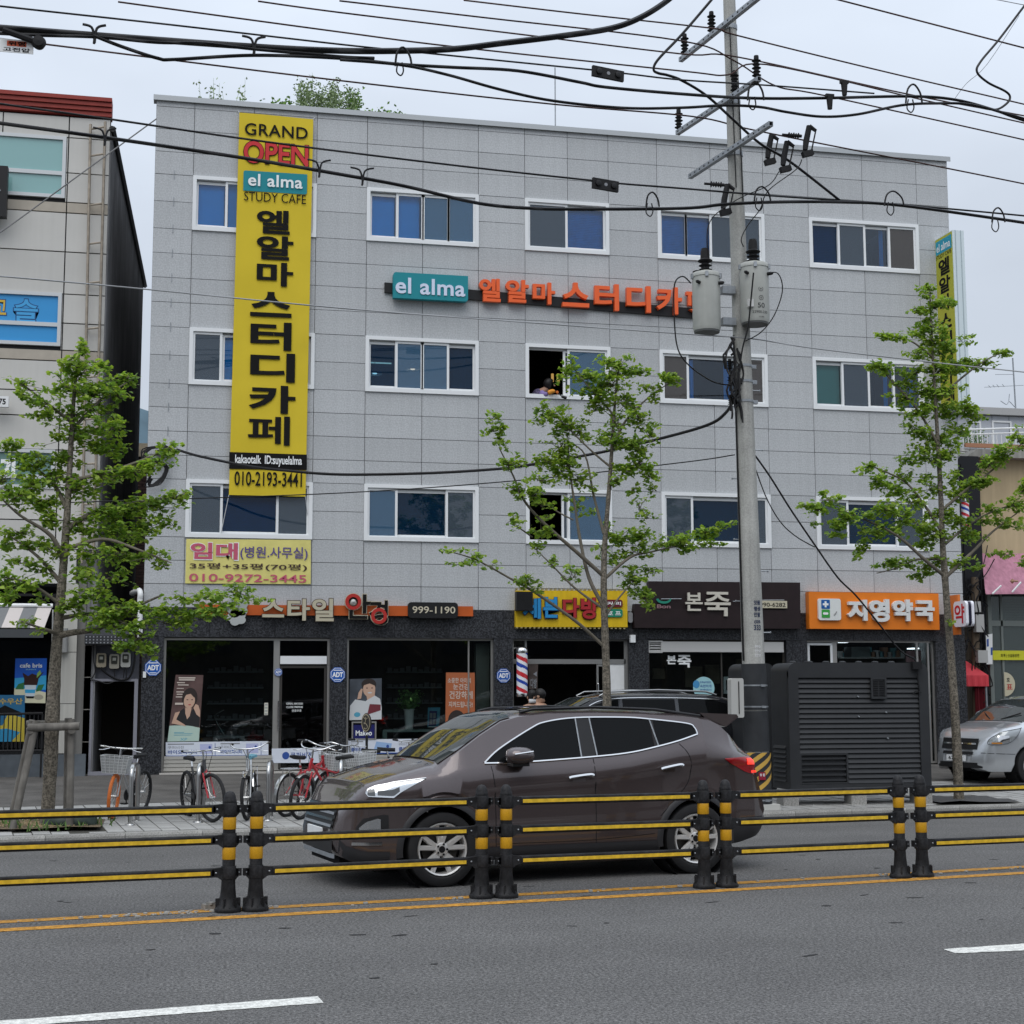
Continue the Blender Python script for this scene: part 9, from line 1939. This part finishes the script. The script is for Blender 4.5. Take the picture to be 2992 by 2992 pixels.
    if mask:
        mb.grid([[c + HM @ (Vector((.102 - abs(q) ** 1.8 * .055 - (.012 if w_ in (0, 3) else 0), q * .075, -.04 - .022 * w_)) * k) for q in frange(-1, 1, 8)] for w_ in range(4)]); mb.build('face_mask', mat('white_mask', (.62, .63, .64), .8), t, smooth=60)
    else: e = c + HM @ Vector((.088, 0, -.062)) * k; mb.obox(e, (.01, .05, .01), HM); mb.build('mouth', mat('lip', (.25, .09, .07), .6), t)
    t.location = loc; t.rotation_euler.z = rz; return t
yP = 27.3
q = fac(1552, 2035, yP); person('man with a white mask and grey jacket facing the street beside the barber pole', (q.x, yP, walk_z(q.x, yP)), radians(-100), mat('pale_grey_jacket', (.22, .22, .23), .85), True, 1.66, radians(15))
q = fac(1580, 2035, yP - .5); person('dark haired man in a grey jacket turned away, talking to the masked man', (q.x, yP - .45, walk_z(q.x, yP)), radians(140), mat('mid_grey_jacket', (.13, .13, .14), .85), False, 1.68)
# the cleaner leaning out of the open window
q = fac(1588, 1160, FY + .35); wz = B2 + .09
cl = thing('person', 'person in a dark patterned top with orange gloves leaning out of the open middle window', 'person', (q.x, FY + .35, wz))
def sk(name, pts, radii, m, edges=None):
    me = bpy.data.meshes.new(name); me.from_pydata([tuple(Vector(p) - Vector(cl.location)) for p in pts], edges or [(i, i + 1) for i in range(len(pts) - 1)], []); o = bpy.data.objects.new(name, me); COL.objects.link(o); o.modifiers.new('s', 'SKIN')
    for i, r in enumerate(radii): me.skin_vertices[0].data[i].radius = (r, r)
    me.skin_vertices[0].data[0].use_root = True; sb = o.modifiers.new('u', 'SUBSURF'); sb.levels = sb.render_levels = 2
    dg = bpy.context.evaluated_depsgraph_get(); m2 = bpy.data.meshes.new_from_object(o.evaluated_get(dg)); bpy.data.objects.remove(o); m2.materials.clear(); m2.materials.append(m); m2.polygons.foreach_set('use_smooth', [True] * len(m2.polygons)); o2 = bpy.data.objects.new(name, m2); COL.objects.link(o2); o2.parent = cl
g_ = lambda px, py, d=.1: fac(px, py, FY + d)
hd, sh, el_, ha = g_(1608, 1126, .2), g_(1582, 1143, .2), g_(1590, 1153, .05), g_(1628, 1148, .0)
sk('body', [g_(1570, 1172, .45), g_(1578, 1150, .3), g_(1596, 1138, .22), hd], [.17, .13, .05, .085], M_FACE)
sk('patterned_top', [g_(1566, 1175, .47), g_(1577, 1150, .3), g_(1588, 1142, .25)], [.19, .155, .09], mat('patterned_cloth', (.06, .05, .09), .8, speck=[(60, .2, 3.2)]))
sk('sleeve', [g_(1583, 1146, .16), g_(1590, 1155, .02), g_(1604, 1152, -.05)], [.07, .068, .06], mat('lilac_sleeve', (.20, .15, .34), .8))
M_GLV = mat('orange_glove', (.62, .16, .02), .6); M_GLV2 = mat('yellow_orange_glove', (.66, .27, .03), .6)
sk('glove', [g_(1602, 1150, -.05), g_(1616, 1143, -.08), g_(1625, 1144, -.1)], [.062, .05, .035], M_GLV2)
hb_ = g_(1627, 1146, -.1)
for i, dz in enumerate((.02, .005, -.01, -.024)): sk('finger', [hb_ + Vector((0, 0, dz)), hb_ + Vector((.035, -.02, dz - .012)), hb_ + Vector((.045, .005, dz - .035))], [.014, .013, .011], M_GLV)
sk('thumb', [hb_ + Vector((-.02, -.02, .0)), hb_ + Vector((.015, -.045, -.02)), hb_ + Vector((.03, -.03, -.04))], [.014, .013, .011], M_GLV)
sk('second_hand', [g_(1618, 1160, .05), g_(1632, 1159, -.02)], [.035, .03], M_GLV)
rows = []
for i in range(11):
    th_ = pi * i / 10; rows.append([])
    for j in range(16):
        ph = 2 * pi * j / 16; d = Vector((sin(th_) * cos(ph), sin(th_) * sin(ph), cos(th_))); cut = d.x < .35 or d.z > .45
        rows[-1].append(hd + Vector((-.02, 0, .03)) + d * (.125 if cut else .085))
mb.grid(rows, close=True); mb.build('hair', M_HAIRP, cl, smooth=70)
mb.add([hd + Vector(v) for v in ((.08, -.03, .02), (.125, -.02, -.015), (.085, -.045, -.02), (.085, .01, -.02))], [(0, 1, 2), (0, 3, 1), (1, 3, 2)]); mb.build('nose', M_FACE, cl)
mb.tube([g_(1624, 1142, -.12), g_(1648, 1163, -.14)], .012, 6); mb.tube([g_(1643, 1159, -.14), g_(1657, 1164, -.15)], [.03, .035], 8); tag(mb.build('squeegee', M_BLACK), 'black cleaning brush held in the orange glove at the open window', 'brush')
